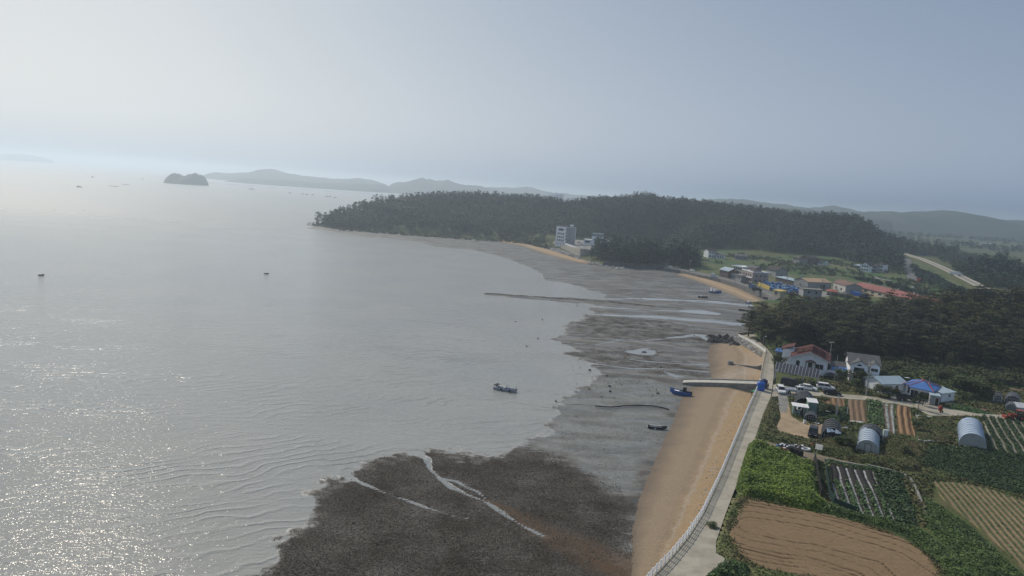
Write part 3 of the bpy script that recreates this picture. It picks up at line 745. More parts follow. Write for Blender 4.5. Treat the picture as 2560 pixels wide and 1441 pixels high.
for i in range(n):
    t = i / (n - 1); a = A.lerp(B, t); b = D_.lerp(C_, t); z = .75 + (3.02 - .75) * t ** .8
    rings.append([(a.x, a.y + .12, z - .04), (b.x, b.y - .32, z - .04), (b.x, b.y - .32, z + .02), (a.x, a.y + .12, z + .02)])
mb.loft(rings); mb.build('deck', PALECONC, o)
for px, zz in ((1866, 2.7), (1882, 2.9)):
    p = at(px, 953, zz); MB().tube((p.x, p.y - .3, zz), (p.x, p.y - .3, zz + 1.3), .05, n=6).build('post', mat('galv', (0.45, 0.46, 0.47), .5), o)
# groyne
o = thing('groyne', 'short broken concrete groyne lying across the upper sand', 'groyne')
a, b = at(1821, 913, .9), at(1903, 917.5, 1.6)
rings = []
for t, h in ((0, .9), (.08, .75), (.2, .5), (.5, .35), (.8, .22), (.9, .35), (1, .8)):
    c = a.lerp(b, t); rings.append([(c.x, c.y - .3, .4), (c.x, c.y + .3, .4), (c.x, c.y + .3, .8 + .7 * t + h), (c.x, c.y - .3, .8 + .7 * t + h)])
MB().loft(rings).build('wall', CONC2, o)
MB().box((a.x + .5, a.y, 1.35), (1.5, 1.1, 1.7), 0).build('end_block', CONC2, o)
# pipe lying on the mud
mb = MB(); P = [at(x, y, .45) for x, y in [(1488,1015),(1505,1017),(1530,1018),(1560,1015),(1600,1014),(1630,1015),(1660,1020),(1672,1024)]]
for i in range(len(P) - 1): mb.tube(P[i], P[i + 1], .16, n=6)
tag(mb.build('pipe', mat('black_rubber', (0.02, 0.02, 0.022), .6)), 'long black pipe curving over the wet mud', 'pipe')
mb = MB(); P = [at(x, y, .4) for x, y in [(1412,1013),(1440,1012),(1470,1013),(1490,1014)]]
for i in range(len(P) - 1): mb.tube(P[i], P[i + 1], .05, n=5)
tag(mb.build('rope', MATS['black_rubber']), 'thin dark rope trailing from the pipe to the water', 'rope')

# ---------------------------------------------------------------- vegetation helpers
def quads_at(P, size, up=.6, seed=0, aspect=1.0):
    g = np.random.default_rng(seed); n = len(P)
    N = g.normal(size=(n, 3)); N /= np.linalg.norm(N, axis=1)[:, None]; N[:, 2] = np.abs(N[:, 2]) + up; N /= np.linalg.norm(N, axis=1)[:, None]
    T = np.cross(N, g.normal(size=(n, 3))); T /= np.linalg.norm(T, axis=1)[:, None] + 1e-9; B = np.cross(N, T)
    s = (np.asarray(size) * np.ones(n))[:, None] * .5
    k = g.uniform(.6, 1.0, (n, 1)) * aspect
    V = np.stack([P - T * s - B * s * k, P + T * s - B * s * k * .7, P + T * s * .8 + B * s * k, P - T * s * .9 + B * s * k * .8], 1).reshape(-1, 3)
    return V, np.arange(4 * n).reshape(-1, 4)
def sample_in(poly, n, seed):
    g = np.random.default_rng(seed); P = np.array(poly); lo = P.min(0); hi = P.max(0); out = np.zeros((0, 2))
    while len(out) < n:
        q = g.uniform(lo, hi, (n * 2, 2)); q = q[inside(q[:, 0], q[:, 1], poly)]; out = np.vstack([out, q])
    return out[:n]
def area(poly):
    P = np.array(poly); x, y = P[:, 0], P[:, 1]; return .5 * abs(np.dot(x, np.roll(y, 1)) - np.dot(y, np.roll(x, 1)))
GREEN_L = mat('bright_vine_leaf', (0.150, 0.215, 0.028), .6, (0.070, 0.120, 0.018), scale=.35, island=.45)
GREEN_D = mat('dark_crop_leaf', (0.045, 0.085, 0.030), .6, (0.030, 0.055, 0.022), scale=.4, island=.4)
GREEN_M = mat('crop_leaf', (0.085, 0.150, 0.050), .6, (0.050, 0.095, 0.035), scale=.5, island=.4)
WEED = mat('weed_leaf', (0.070, 0.098, 0.030), .75, (0.120, 0.105, 0.050), scale=.22, island=.5)
def thicket(name, label, P, z, dens, h, size, m, seed, lump=3.0, kind='stuff'):
    poly = pts(P, z); xs = np.arange(min(p[0] for p in poly), max(p[0] for p in poly) + .7, .7); ys = np.arange(min(p[1] for p in poly), max(p[1] for p in poly) + .7, .7)
    f = lambda x, y: h * (.25 + .95 * fnoise(x, y, lump, seed, 3)) * sstep(-.3, 1.3, sdist(x, y, poly))
    X, Y = np.meshgrid(xs, ys); Z = z - .05 + f(X, Y) * .85; S = sdist(X, Y, poly)
    sc = np.maximum.reduce([S[:-1, :-1], S[1:, :-1], S[:-1, 1:], S[1:, 1:]])
    V = np.stack([X, Y, Z], -1).reshape(-1, 3); V, F, _ = compact(V, grid_faces(len(xs), len(ys), sc > 0))
    q = sample_in(poly, int(area(poly) * dens), seed); g = np.random.default_rng(seed)
    zz = z + f(q[:, 0], q[:, 1]) * g.uniform(.75, 1.15, len(q))
    V2, F2 = quads_at(np.c_[q, zz], size * g.uniform(.6, 1.3, len(q)), 1.1, seed)
    return tag(mesh_np(name, np.vstack([V, V2]), np.vstack([F, F2 + len(V)]), m), label, kind=kind)
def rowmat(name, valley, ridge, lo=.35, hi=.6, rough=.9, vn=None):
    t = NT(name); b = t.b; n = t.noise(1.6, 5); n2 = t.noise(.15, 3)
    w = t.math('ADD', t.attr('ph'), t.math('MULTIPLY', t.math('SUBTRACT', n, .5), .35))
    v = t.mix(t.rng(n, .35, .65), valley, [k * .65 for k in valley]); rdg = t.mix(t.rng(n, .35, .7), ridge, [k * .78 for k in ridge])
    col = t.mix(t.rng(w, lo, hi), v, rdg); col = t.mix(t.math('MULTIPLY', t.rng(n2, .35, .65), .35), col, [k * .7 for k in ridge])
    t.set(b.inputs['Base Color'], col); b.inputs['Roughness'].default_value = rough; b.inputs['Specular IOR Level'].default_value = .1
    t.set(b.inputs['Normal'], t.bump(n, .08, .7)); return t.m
FIELD_POLYS = []
def field(name, label, P, dirpx, spacing, amp, m, z=3.02, leaf=None, phase=None, res=None, kind='structure'):
    poly = pts(P, z); FIELD_POLYS.append(poly)
    a, b = at(*dirpx[0], z), at(*dirpx[1], z); th = math.atan2(b.y - a.y, b.x - a.x); c, s = math.cos(th), math.sin(th)
    R = [(x * c + y * s, -x * s + y * c) for x, y in poly]; Rn = np.array(R); lo, hi = Rn.min(0), Rn.max(0)
    us = np.arange(lo[0], hi[0] + .6, .6 if phase is None else .3); vs = np.arange(lo[1], hi[1] + .3, res or max(.12, spacing / 7))
    U, W = np.meshgrid(us, vs); X = U * c - W * s; Y = U * s + W * c
    if phase is None:
        wv = (fnoise(U, W, 9, 5, 2) - .5) * spacing * .5; ph = .5 + .5 * np.cos(2 * math.pi * (W + wv) / spacing)
    else: ph = phase(X, Y)
    Z = z + amp * ph + (fnoise(X, Y, .8, 31, 2) - .5) * .06
    S = sdist(X, Y, poly); Z = np.where(S < .15, z - .25, Z); sc = np.maximum.reduce([S[:-1, :-1], S[1:, :-1], S[:-1, 1:], S[1:, 1:]])
    V = np.stack([X, Y, Z], -1).reshape(-1, 3); V, F, used = compact(V, grid_faces(len(us), len(vs), sc > 0))
    o = tag(mesh_np(name, V, F, m, smooth=True, attrs={'ph': ph.reshape(-1)[used]}), label, kind=kind)
    if leaf:
        lname, llabel, dens, size, lm, thr, h = leaf[:7]; cond = leaf[7] if len(leaf) > 7 else None
        q = sample_in(poly, int(area(poly) * dens), len(FIELD_POLYS)); W2 = -q[:, 0] * s + q[:, 1] * c; U2 = q[:, 0] * c + q[:, 1] * s
        ph2 = .5 + .5 * np.cos(2 * math.pi * (W2 + (fnoise(U2, W2, 9, 5, 2) - .5) * spacing * .5) / spacing)
        k = ph2 > thr
        if cond is not None: k &= cond(q[:, 0], q[:, 1])
        q = q[k]; ph2 = ph2[k]; g = np.random.default_rng(7)
        V, F = quads_at(np.c_[q, z + amp * ph2 + h * g.uniform(.2, 1, len(q))], size * g.uniform(.6, 1.3, len(q)), .7, 9)
        tag(mesh_np(lname, V, F, lm), llabel, kind='stuff')
    return o
SOIL = (0.205, 0.140, 0.085); SOILD = (0.095, 0.065, 0.042)
bf = [(1863,1246),(1927,1257),(2010,1274),(2107,1297),(2180,1318),(2251,1342),(2300,1372),(2330,1398),(2355,1430),(2372,1475),(2100,1475),(2035,1446),(1920,1428),(1872,1408),(1845,1388),(1822,1352),(1828,1310),(1845,1270)]
mid = pts([(1890,1318),(2050,1345),(2230,1398),(2300,1450)], 3.02)
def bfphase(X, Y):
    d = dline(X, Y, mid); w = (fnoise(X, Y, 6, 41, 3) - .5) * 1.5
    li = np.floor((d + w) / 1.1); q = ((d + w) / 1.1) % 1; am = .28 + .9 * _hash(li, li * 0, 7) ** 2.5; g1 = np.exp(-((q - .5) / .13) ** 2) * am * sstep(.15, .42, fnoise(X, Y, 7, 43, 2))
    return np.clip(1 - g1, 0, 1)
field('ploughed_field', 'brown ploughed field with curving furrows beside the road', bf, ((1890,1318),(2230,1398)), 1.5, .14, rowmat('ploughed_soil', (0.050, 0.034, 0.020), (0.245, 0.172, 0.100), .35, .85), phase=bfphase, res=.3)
M_BRIDGE = rowmat('ridged_soil', (0.12, 0.075, 0.045), (0.27, 0.175, 0.10))
field('soil_plot', 'small brown soil plot by the lane', [(2053,991),(2111,996),(2115,1018),(2078,1020),(2058,1012)], ((2080,992),(2084,1016)), 1.2, .12, M_BRIDGE)
field('soil_plot', 'brown ridged soil plot next to the green leaf plot', [(2117,998),(2165,1002),(2170,1060),(2124,1055)], ((2140,1000),(2146,1056)), 1.3, .14, rowmat('ridged_soil2', (0.13, 0.088, 0.058), (0.24, 0.17, 0.11)))
field('leaf_plot', 'plot under broad green leaves', [(2167,1001),(2202,1007),(2209,1068),(2172,1062)], ((2185,1003),(2190,1066)), 1.1, .1, M_BRIDGE, leaf=('leafy_crop', 'broad green vegetable leaves in the narrow plot', 20, .42, GREEN_M, -.1, .55))
field('mulched_plot', 'plot with grey film strips', [(2203,1008),(2237,1013),(2240,1090),(2211,1072)], ((2220,1010),(2226,1080)), 1.15, .16, rowmat('film_rows', (0.14, 0.09, 0.055), (0.34, 0.35, 0.34), .45, .6, .5), leaf=('seedling_rows', 'thin green seedlings in the film strips', 3, .25, GREEN_M, .5, .15))
field('soil_plot', 'bright brown soil plot with deep dark furrows', [(2238,1013),(2276,1019),(2291,1093),(2241,1084)], ((2258,1016),(2268,1088)), 1.35, .24, rowmat('ridged_soil3', (0.085, 0.050, 0.030), (0.30, 0.19, 0.105), .3, .5))
field('mulched_field', 'dark green rows with pale furrows right of the clear greenhouse', [(2453,1040),(2500,1047),(2600,1060),(2600,1160),(2530,1140),(2474,1128)], ((2470,1050),(2510,1125)), 1.7, .22, rowmat('pale_furrow', (0.36, 0.34, 0.28), (0.06, 0.07, 0.04), .12, .3), leaf=('crop_rows', 'dark green crop rows beside the clear greenhouse', 22, .30, GREEN_D, .28, .35))
field('bean_field', 'dense dark green field on the right', [(2323,1114),(2400,1118),(2475,1126),(2600,1146),(2600,1250),(2440,1210),(2305,1164)], ((2330,1140),(2560,1190)), 1.3, .22, rowmat('dark_bed', (0.03, 0.04, 0.02), (0.045, 0.07, 0.03)), leaf=('bean_rows', 'dense dark green crop covering the field on the right', 42, .24, GREEN_D, -.1, .28))
field('furrowed_field', 'pale brown field with thin green rows in the right corner', [(2330,1203),(2382,1204),(2460,1218),(2600,1252),(2600,1470),(2560,1430),(2500,1370),(2432,1312),(2350,1245)], ((2420,1240),(2560,1400)), 1.05, .17, rowmat('young_rows', (0.26, 0.195, 0.125), (0.10, 0.115, 0.05), .45, .75), leaf=('seedling_rows', 'thin green seedling rows in the right corner field', 7, .22, GREEN_M, .7, .14))
vp = [(2073,1162),(2157,1174),(2251,1186),(2298,1318),(2222,1304),(2150,1288),(2084,1260)]
lowmid = pts([(2060,1205),(2110,1212),(2160,1218),(2300,1235)], 3.02)
field('vegetable_plot', 'vegetable plot with dark film beds and pale paths', vp, ((2110,1170),(2148,1285)), 1.55, .26, rowmat('film_beds', (0.42, 0.43, 0.43), (0.034, 0.031, 0.030), .08, .17, .8),
      leaf=('vegetable_rows', 'green vegetable rows at the near end of the film beds', 24, .32, GREEN_M, .35, .35, lambda x, y: (dline(x, y, lowmid) > 0) & (y < np.interp(x, [p[0] for p in lowmid], [p[1] for p in lowmid]) + 1.5 * np.sin(x * 3))))
tt = pts([(2180,1175),(2251,1186),(2290,1318),(2240,1308),(2195,1230)], 3.02)
q = sample_in(tt, 2600, 5); V, F = quads_at(np.c_[q, 3.3 + .35 * rng.random(len(q))], .34, .6, 4)
tag(mesh_np('vegetable_rows', V, F, GREEN_D), 'dark bushy vegetables on the right half of the film beds', kind='stuff')

# thickets
KUDZU = [(1874,1108),(1915,1118),(1956,1133),(2000,1148),(2036,1160),(2040,1200),(2052,1250),(2075,1268),(2040,1284),(2000,1276),(1927,1255),(1862,1244),(1840,1226),(1848,1190),(1860,1150)]
thicket('vines', 'bright green vine thicket between the road and the film beds', KUDZU, 3.0, 60, 1.5, .27, GREEN_L, 1)
thicket('hedge_plants', 'green overgrowth between ploughed field and vegetable plot', [(2040,1262),(2080,1264),(2150,1290),(2225,1306),(2300,1322),(2335,1345),(2400,1400),(2470,1470),(2380,1470),(2352,1420),(2300,1362),(2240,1334),(2170,1312),(2100,1292),(2040,1280)], 3.0, 50, 1.0, .25, mat('hedge_leaf', (0.085, 0.135, 0.035), .65, (0.045, 0.075, 0.025), scale=.3, island=.45), 2)
thicket('hedge_plants', 'green overgrown bank along the right corner field', [(2300,1240),(2330,1250),(2430,1318),(2560,1440),(2560,1500),(2470,1470),(2400,1400),(2330,1335),(2305,1300)], 3.0, 48, .8, .25, MATS['hedge_leaf'], 3)
thicket('hedge_plants', 'scrub between the two right-hand fields', [(2310,1166),(2440,1212),(2600,1252),(2600,1270),(2470,1222),(2385,1207),(2330,1204),(2300,1190)], 3.0, 22, .8, .30, WEED, 14)
thicket('roadside_bushes', 'dark green bushes at the bottom edge beside the road apron', [(1740,1470),(1772,1438),(1800,1425),(1850,1414),(1872,1422),(1876,1480)], 3.0, 40, 2.2, .34, mat('bush_leaf', (0.055, 0.100, 0.028), .65, (0.035, 0.060, 0.020), scale=.4, island=.45), 4, 2.0)
thicket('roadside_weeds', 'weedy verge between the concrete road and ploughed field', [(1792,1384),(1800,1350),(1815,1310),(1838,1245),(1858,1250),(1842,1290),(1826,1330),(1822,1360),(1846,1394),(1880,1412),(1990,1436),(2060,1460),(2050,1480),(1880,1470),(1862,1424)], 3.0, 16, .45, .26, WEED, 5, 2.0)
thicket('roadside_weeds', 'tall weeds between the road and the dirt lot', [(1930,994),(1944,994),(1947,1020),(1950,1045),(1940,1068),(1950,1082),(1985,1094),(2030,1104),(2060,1104),(2090,1120),(2080,1136),(2010,1124),(1940,1106),(1892,1094),(1905,1050),(1920,1012)], 3.0, 24, 1.0, .30, WEED, 6, 2.5)
thicket('crop_border', 'green border strip above the film beds', [(2060,1146),(2120,1160),(2200,1172),(2262,1190),(2258,1200),(2200,1184),(2110,1170),(2062,1160)], 3.0, 30, .6, .28, GREEN_D, 7)
thicket('yard_scrub', 'tangled scrub around the ruined net tunnel and grey greenhouse', [(2056,1100),(2095,1080),(2138,1090),(2138,1140),(2200,1140),(2215,1080),(2250,1095),(2300,1110),(2318,1140),(2300,1180),(2240,1176),(2150,1160),(2060,1130)], 3.0, 40, 1.0, .25, WEED, 8)
thicket('yard_scrub', 'green scrub between the soil plots and clear greenhouse', [(2292,1030),(2322,1044),(2380,1046),(2388,1080),(2392,1112),(2340,1110),(2300,1100),(2284,1060)], 3.0, 36, .6, .25, WEED, 9)
thicket('yard_scrub', 'dark green garden behind the green shed', [(2046,1012),(2085,1020),(2122,1024),(2122,1052),(2100,1060),(2060,1050),(2044,1034)], 3.0, 30, 1.1, .30, GREEN_D, 10)
thicket('hillside_scrub', 'green scrub band behind the blue-roofed farmhouse', [(2205,948),(2250,930),(2330,932),(2420,948),(2470,960),(2480,985),(2440,1008),(2395,1000),(2340,975),(2275,955),(2220,962)], 3.0, 22, 2.6, .45, mat('scrub_leaf', (0.075, 0.105, 0.032), .7, (0.045, 0.060, 0.025), scale=.2, island=.45), 11, 5)
thicket('leafy_crop', 'low green crop strip along the lane right of the farmhouse', [(2360,1010),(2400,1012),(2450,1026),(2498,1038),(2440,1034),(2370,1022)], 3.02, 26, .5, .30, GREEN_M, 12)
thicket('hillside_scrub', 'undergrowth between the coast road and the grove', [(1884,836),(1898,845),(1922,868),(1938,890),(1942,920),(1975,900),(1960,870),(1935,850),(1905,835)], 3.0, 20, 2.0, .45, MATS['scrub_leaf'], 13, 4)
patch('bare_soil', [(2440,1010),(2500,1008),(2600,1020),(2600,1046),(2500,1037),(2455,1026)], 3.03, mat('red_soil', (0.19, 0.125, 0.085), .95, (0.12, 0.085, 0.06), scale=.5))
patch('soil_plot', [(2470,972),(2530,972),(2600,980),(2600,996),(2540,990),(2480,982)], 3.04, MATS['red_soil'])

thicket('hillside_scrub', 'dark undergrowth along the foot of the grove', [(2085,930),(2110,912),(2180,905),(2300,905),(2420,915),(2600,945),(2600,975),(2480,962),(2420,950),(2330,934),(2250,932),(2205,948),(2120,936)], 3.0, 20, 2.4, .5, mat('shade_scrub', (0.045, 0.062, 0.022), .75, (0.075, 0.085, 0.035), scale=.2, island=.4), 31, 4)  # dark green leaf colour, varied by noise
# litter and weed line on the sand
mb = MB(); r = random.Random(12)
for k in range(260):
    t_ = r.random(); px = 1640 + 230 * t_ + r.gauss(0, 10); py = 1441 - 470 * t_ ** .9 + r.gauss(0, 8)
    p = at(px + 60 * (1 - t_), py, 1.3)
    if inside(np.array(p.x), np.array(p.y), BEACH1): s_ = r.uniform(.05, .16); mb.box((p.x, p.y, 1.45 + .1 * t_), (s_ * 2, s_, .12), r.uniform(0, 3))
tag(mb.build('beach_litter', mat('bleached_litter', (0.62, 0.60, 0.55), .8, (0.10, 0.09, 0.08), scale=.6)), 'pale litter scattered along the wrack line', kind='stuff')

# clods on the ploughed field and stray weeds creeping over its border
bfp = pts(bf, 3.02); q = sample_in(bfp, 4500, 61); g = np.random.default_rng(62); n = len(q); a_ = g.uniform(0, 6.28, n); s_ = g.uniform(.03, .075, n); zb_ = 3.02 + .14 * bfphase(q[:, 0], q[:, 1]) - .03
c_ = np.c_[q, zb_]; vs = [c_ + np.c_[np.cos(a_ + i * math.pi / 2) * s_, np.sin(a_ + i * math.pi / 2) * s_, np.zeros(n)] for i in range(4)]; V = np.stack(vs + [c_ + np.c_[np.zeros((n, 2)), s_ * .9 + .03]], 1).reshape(-1, 3); b_ = (np.arange(n) * 5)[:, None]
tag(mesh_np('soil_clods', V, np.concatenate([b_ + [[i, (i + 1) % 4, 4]] for i in range(4)], 0), mat('soil_clod', (0.22, 0.155, 0.09), .95, (0.14, 0.10, 0.06), scale=.3, island=.3)), 'loose clods on the ploughed field', kind='stuff')
eb = resample(bfp + bfp[:1], 900) + g.normal(size=(900, 2)) * .35; eb = eb[fnoise(eb[:, 0], eb[:, 1], 2.5, 63, 2) > .42]
eb = np.repeat(eb, 5, 0) + g.normal(size=(len(eb) * 5, 2)) * .22
V, F = quads_at(np.c_[eb, 3.1 + .2 * g.random(len(eb))], .22, .5, 64); tag(mesh_np('border_weeds', V, F, WEED), 'weeds creeping over the border of the ploughed field', kind='stuff')

# weeds over the remaining near ground
WP = pts([(1892,1094),(1936,986),(1965,950),(2200,940),(2480,950),(2600,960),(2600,1160),(2600,1260),(2340,1190),(2310,1345),(2050,1285),(1850,1240)], 3)
q = sample_in(WP, 60000, 77); k = np.ones(len(q), bool)
for fp in FIELD_POLYS: k &= ~inside(q[:, 0], q[:, 1], fp)
for P_ in ([(1941,1066),(1950,1050),(1985,1050),(2020,1062),(2062,1062),(2052,1096),(2018,1098),(1970,1085),(1936,1078)], [(1945,984),(1970,986),(1985,1050),(1945,1070)],
           [(1928,962),(2060,976),(2171,989),(2287,1006),(2380,1020),(2440,1030),(2600,1046),(2600,1058),(2440,1042),(2325,1041),(2284,1021),(2171,1003),(2058,994),(1928,994)],
           [(1888,1096),(1990,1122),(2100,1150),(2240,1180),(2240,1188),(2098,1164),(1985,1144),(1880,1106)], [(2235,985),(2300,990),(2330,1012),(2270,1010),(2225,1000)], [(2190,955),(2390,980),(2390,1003),(2300,1012),(2190,985)]):
    k &= ~inside(q[:, 0], q[:, 1], pts(P_, 3))
q = q[k]; hgt = fnoise(q[:, 0], q[:, 1], 4, 8, 3)
k = hgt > .38; q = q[k]; hgt = hgt[k]
V, F = quads_at(np.c_[q, 3.0 + (hgt - .3) * 1.3 * rng.random(len(q))], .30 + .25 * rng.random(len(q)), .6, 3)
tag(mesh_np('weeds', V, F, WEED), 'low weeds filling the gaps between the plots', kind='stuff')

# ---------------------------------------------------------------- trees
PINE_W = mat('pine_warm', (0.052, 0.056, 0.018), .8, (0.115, 0.105, 0.034), scale=.16, island=.3, objr=.4)
PINE = mat('pine_needles', (0.030, 0.036, 0.015), .8, (0.082, 0.080, 0.028), scale=.16, island=.3, objr=.45)
FARPINE = mat('far_pine_needles', (0.009, 0.029, 0.021), .85, (0.038, 0.072, 0.040), scale=.045, island=.3)
LEAFY = mat('broad_leaves', (0.062, 0.088, 0.026), .7, (0.035, 0.052, 0.018), scale=.3, island=.5, objr=.3)
BARK = mat('pine_bark', (0.10, 0.062, 0.042), .9, (0.055, 0.038, 0.03), scale=1.5, bump=.03)
def crown_mesh(kind, seed, nq=1150, size=.62):
    g = np.random.default_rng(seed); C = []
    if kind == 'pine':
        for lv in range(6):
            z = 4.6 + lv * 1.25 + g.uniform(-.3, .3); R = (3.9, 4.1, 3.6, 2.9, 2.0, 1.0)[lv] * g.uniform(.85, 1.1); n = (3, 4, 4, 3, 3, 1)[lv]
            a0 = g.uniform(0, 6.3)
            for k in range(n):
                a = a0 + k * 6.283 / n + g.uniform(-.3, .3); r = R * g.uniform(.35, .9)
                C.append((r * math.cos(a), r * math.sin(a), z + g.uniform(-.5, .5), g.uniform(1.2, 2.1), g.uniform(.25, .5)))
    else:
        for k in range(22):
            v = g.normal(size=3); v /= np.linalg.norm(v); v *= g.uniform(.35, 1)
            C.append((v[0] * 2.9, v[1] * 2.9, 5.0 + v[2] * 2.7, g.uniform(1.0, 1.6), g.uniform(.8, 1.25)))
    C = np.array(C); w = C[:, 3] ** 2; idx = g.choice(len(C), nq, p=w / w.sum())
    v = g.normal(size=(nq, 3)); v /= np.linalg.norm(v, axis=1)[:, None]; v *= g.uniform(.55, 1.0, (nq, 1)) ** .6
    P = C[idx, :3] + v * np.c_[C[idx, 3], C[idx, 3], C[idx, 4]]
    V, F = quads_at(P, size * g.uniform(.6, 1.25, nq), .9 if False else (2.2 if kind == 'pine' else .9), seed)
    return V, F, C
def trunk_mb(C, seed, h):
    r = random.Random(seed); mb = MB(); x = y = 0; p = Vector((0, 0, -.8)); pts_ = [p]
    for i in range(5):
        p = Vector((x, y, h * (i + 1) / 5)); x += r.uniform(-.35, .35); y += r.uniform(-.35, .35); pts_.append(p)
    for i in range(5): mb.tube(pts_[i], pts_[i + 1], .24 - .035 * i, .24 - .035 * (i + 1), 6, cap=False)
    for c in C[::3]:
        b = pts_[min(5, max(2, int(c[2] / h * 5)))]; mb.tube(b - Vector((0, 0, .5)), (c[0] * .8, c[1] * .8, c[2]), .09, .03, 4, cap=False)
    return mb
TPL = {}
for kind, nv in (('pine', 5), ('leafy', 4)):
    for s in range(nv):
        V, F, C = crown_mesh(kind, 10 + s + (50 if kind == 'leafy' else 0), 1150 if kind == 'pine' else 900, .60 if kind == 'pine' else .5)
        root = None; TPL[(kind, s)] = (V, F, C)
PROTO = {}
def place_tree(kind, s, x, y, z, rz, sc, label, cat, group, mats=None, name=None):
    key = (kind, s, mats)
    nm = name or ('pine_tree' if kind == 'pine' else 'tree')
    if key not in PROTO:
        V, F, C = TPL[(kind, s)]
        t = thing(nm, label, cat, (x, y, z), rz, group)
        trunk_mb(C, s, 9.5 if kind == 'pine' else 5.5).build('trunk', BARK, t)
        mesh_np('crown', V, F, MATS[mats] if mats else (PINE if kind == 'pine' else LEAFY), t)
        PROTO[key] = t; t.scale = sc; return t
    t = dup(PROTO[key], (x, y, z), rz, label, group, sc); t.name = nm; t['category'] = cat
    if not group and 'group' in t: del t['group']
    return t
GROVE = [(87,240),(94,224),(112,219),(150,219),(186,214),(215,225),(262,318),(235,334),(160,332),(124,328),(108,300),(93,270),(86,252)]
def ptag(x, y):
    if x < 104 and y < 300: return 'dark pine on the seaward edge of the grove above the coast road bend', 'tree', 'pines on the seaward edge of the grove'
    if y < 232 and x < 150: return 'dark pine in the front rows right behind the two white houses', 'tree', 'pines behind the two white houses'
    if y < 238: return 'dark pine in the front rows behind the blue-roofed farmhouse', 'tree', 'pines behind the blue-roofed farmhouse'
    if y > 290: return 'dark pine on the back edge of the grove before the red-roofed hall', 'tree', 'pines on the back edge of the grove'
    return 'dark pine in the middle of the grove behind the houses', 'tree', 'pines in the middle of the grove'
r = random.Random(5); cand = []
for i in range(60):
    for j in range(40):
        x = 80 + i * 6.3 + (j % 2) * 3.1 + r.uniform(-2.0, 2.0); y = 212 + j * 5.6 + r.uniform(-1.9, 1.9)
        if inside(np.array(x), np.array(y), GROVE) and x < .80 * y + 6: cand.append((x, y))
cand.sort(key=lambda c: c[1]); cand = cand[:285]
zc = G(np.array([c[0] for c in cand]), np.array([c[1] for c in cand]))
for i, (x, y) in enumerate(cand):
    sc = r.uniform(.82, 1.12) * (1.0 if y > 228 else .9)
    warm = fnoise(np.array(x), np.array(y), 34, 4, 2) > (.5 if x > 150 else .62)
    lb = list(ptag(x, y))
    if warm: lb = ['olive-green pine with sunlit crown among the darker pines of the grove', 'tree', 'olive-green pines of the grove']  # these pines take the lighter, warmer needle colour
    place_tree('pine', i % 5, x, y, float(zc[i]), r.uniform(0, 6.28), (sc * r.uniform(.9, 1.15), sc * r.uniform(.9, 1.15), sc), *lb, 'pine_warm' if warm else None)

def tree_mass(name, label, xy, h, rad, nq, m, seed, zoff=None, size=1.5, t0=.25):
    """uncountable far woods: every crown is a bunch of leaf clumps with a trunk"""
    g = np.random.default_rng(seed); n = len(xy); zg = G(xy[:, 0], xy[:, 1]) if zoff is None else zoff
    cl = .72 + .56 * fnoise(xy[:, 0], xy[:, 1], 26, seed, 3); H_ = h * g.uniform(.7, 1.25, n) * cl * 1.05; R_ = rad * g.uniform(.55, 1.5, n) * cl
    P = np.repeat(np.c_[xy, zg], nq, 0); k = np.repeat(np.arange(n), nq)
    u = g.normal(size=(n * nq, 3)); u /= np.linalg.norm(u, axis=1)[:, None]; t = g.uniform(t0, 1, n * nq)
    taper = np.sqrt(np.clip(1.15 - t, .08, 1)) * g.uniform(.5, 1.05, n * nq)
    P[:, 0] += u[:, 0] * R_[k] * taper; P[:, 1] += u[:, 1] * R_[k] * taper; P[:, 2] += H_[k] * t
    V, F = quads_at(P, size * g.uniform(.6, 1.3, len(P)), 1.6, seed)
    # trunks
    a = np.c_[xy, zg]; w = .22; tv = np.stack([a + [-w, 0, -1], a + [w, 0, -1], a + np.c_[np.full(n, w * .5), np.zeros(n), H_ * .8], a + np.c_[np.full(n, -w * .5), np.zeros(n), H_ * .8]], 1).reshape(-1, 3)
    tv2 = np.stack([a + [0, -w, -1], a + [0, w, -1], a + np.c_[np.zeros(n), np.full(n, w * .5), H_ * .8], a + np.c_[np.zeros(n), np.full(n, -w * .5), H_ * .8]], 1).reshape(-1, 3)
    nV = len(V); F3 = np.arange(8 * n).reshape(-1, 4) + nV
    fm = np.r_[np.zeros(len(F), int), np.ones(len(F3), int)]
    return tag(mesh_np(name, np.vstack([V, tv, tv2]), np.vstack([F, F3]), [m, BARK], fm=fm), label, kind='stuff')
CLEAR = [ptsG([(1470,596),(1530,598),(1560,604),(1600,603),(1650,606),(1655,622),(1560,622),(1500,626),(1440,622),(1385,616),(1375,606),(1440,600)]),
         ptsG([(1600,572),(1628,576),(1668,598),(1655,606),(1620,596)]),
         ptsG([(1750,628),(1830,626),(1880,640),(1890,660),(1745,660)]), ptsG([(1990,650),(2070,652),(2085,668),(1990,664)]), ptsG([(2130,665),(2225,668),(2225,690),(2130,684)]),
         ptsG([(2240,636),(2300,660),(2320,720),(2268,716),(2258,680),(2240,648)]), ptsG([(2240,636),(2300,640),(2400,690),(2480,735),(2440,735),(2360,690),(2300,665),(2238,645)]),
         ptsG([(2180,612),(2215,618),(2250,634),(2215,632)])]
VPLAIN = pts([(1690,672),(1752,650),(1760,634),(1830,636),(1900,652),(1990,646),(2080,652),(2120,664),(2170,668),(2225,680),(2262,690),(2262,660),(2240,640),(2300,650),(2480,740),(2310,760),(1930,755)], 4)
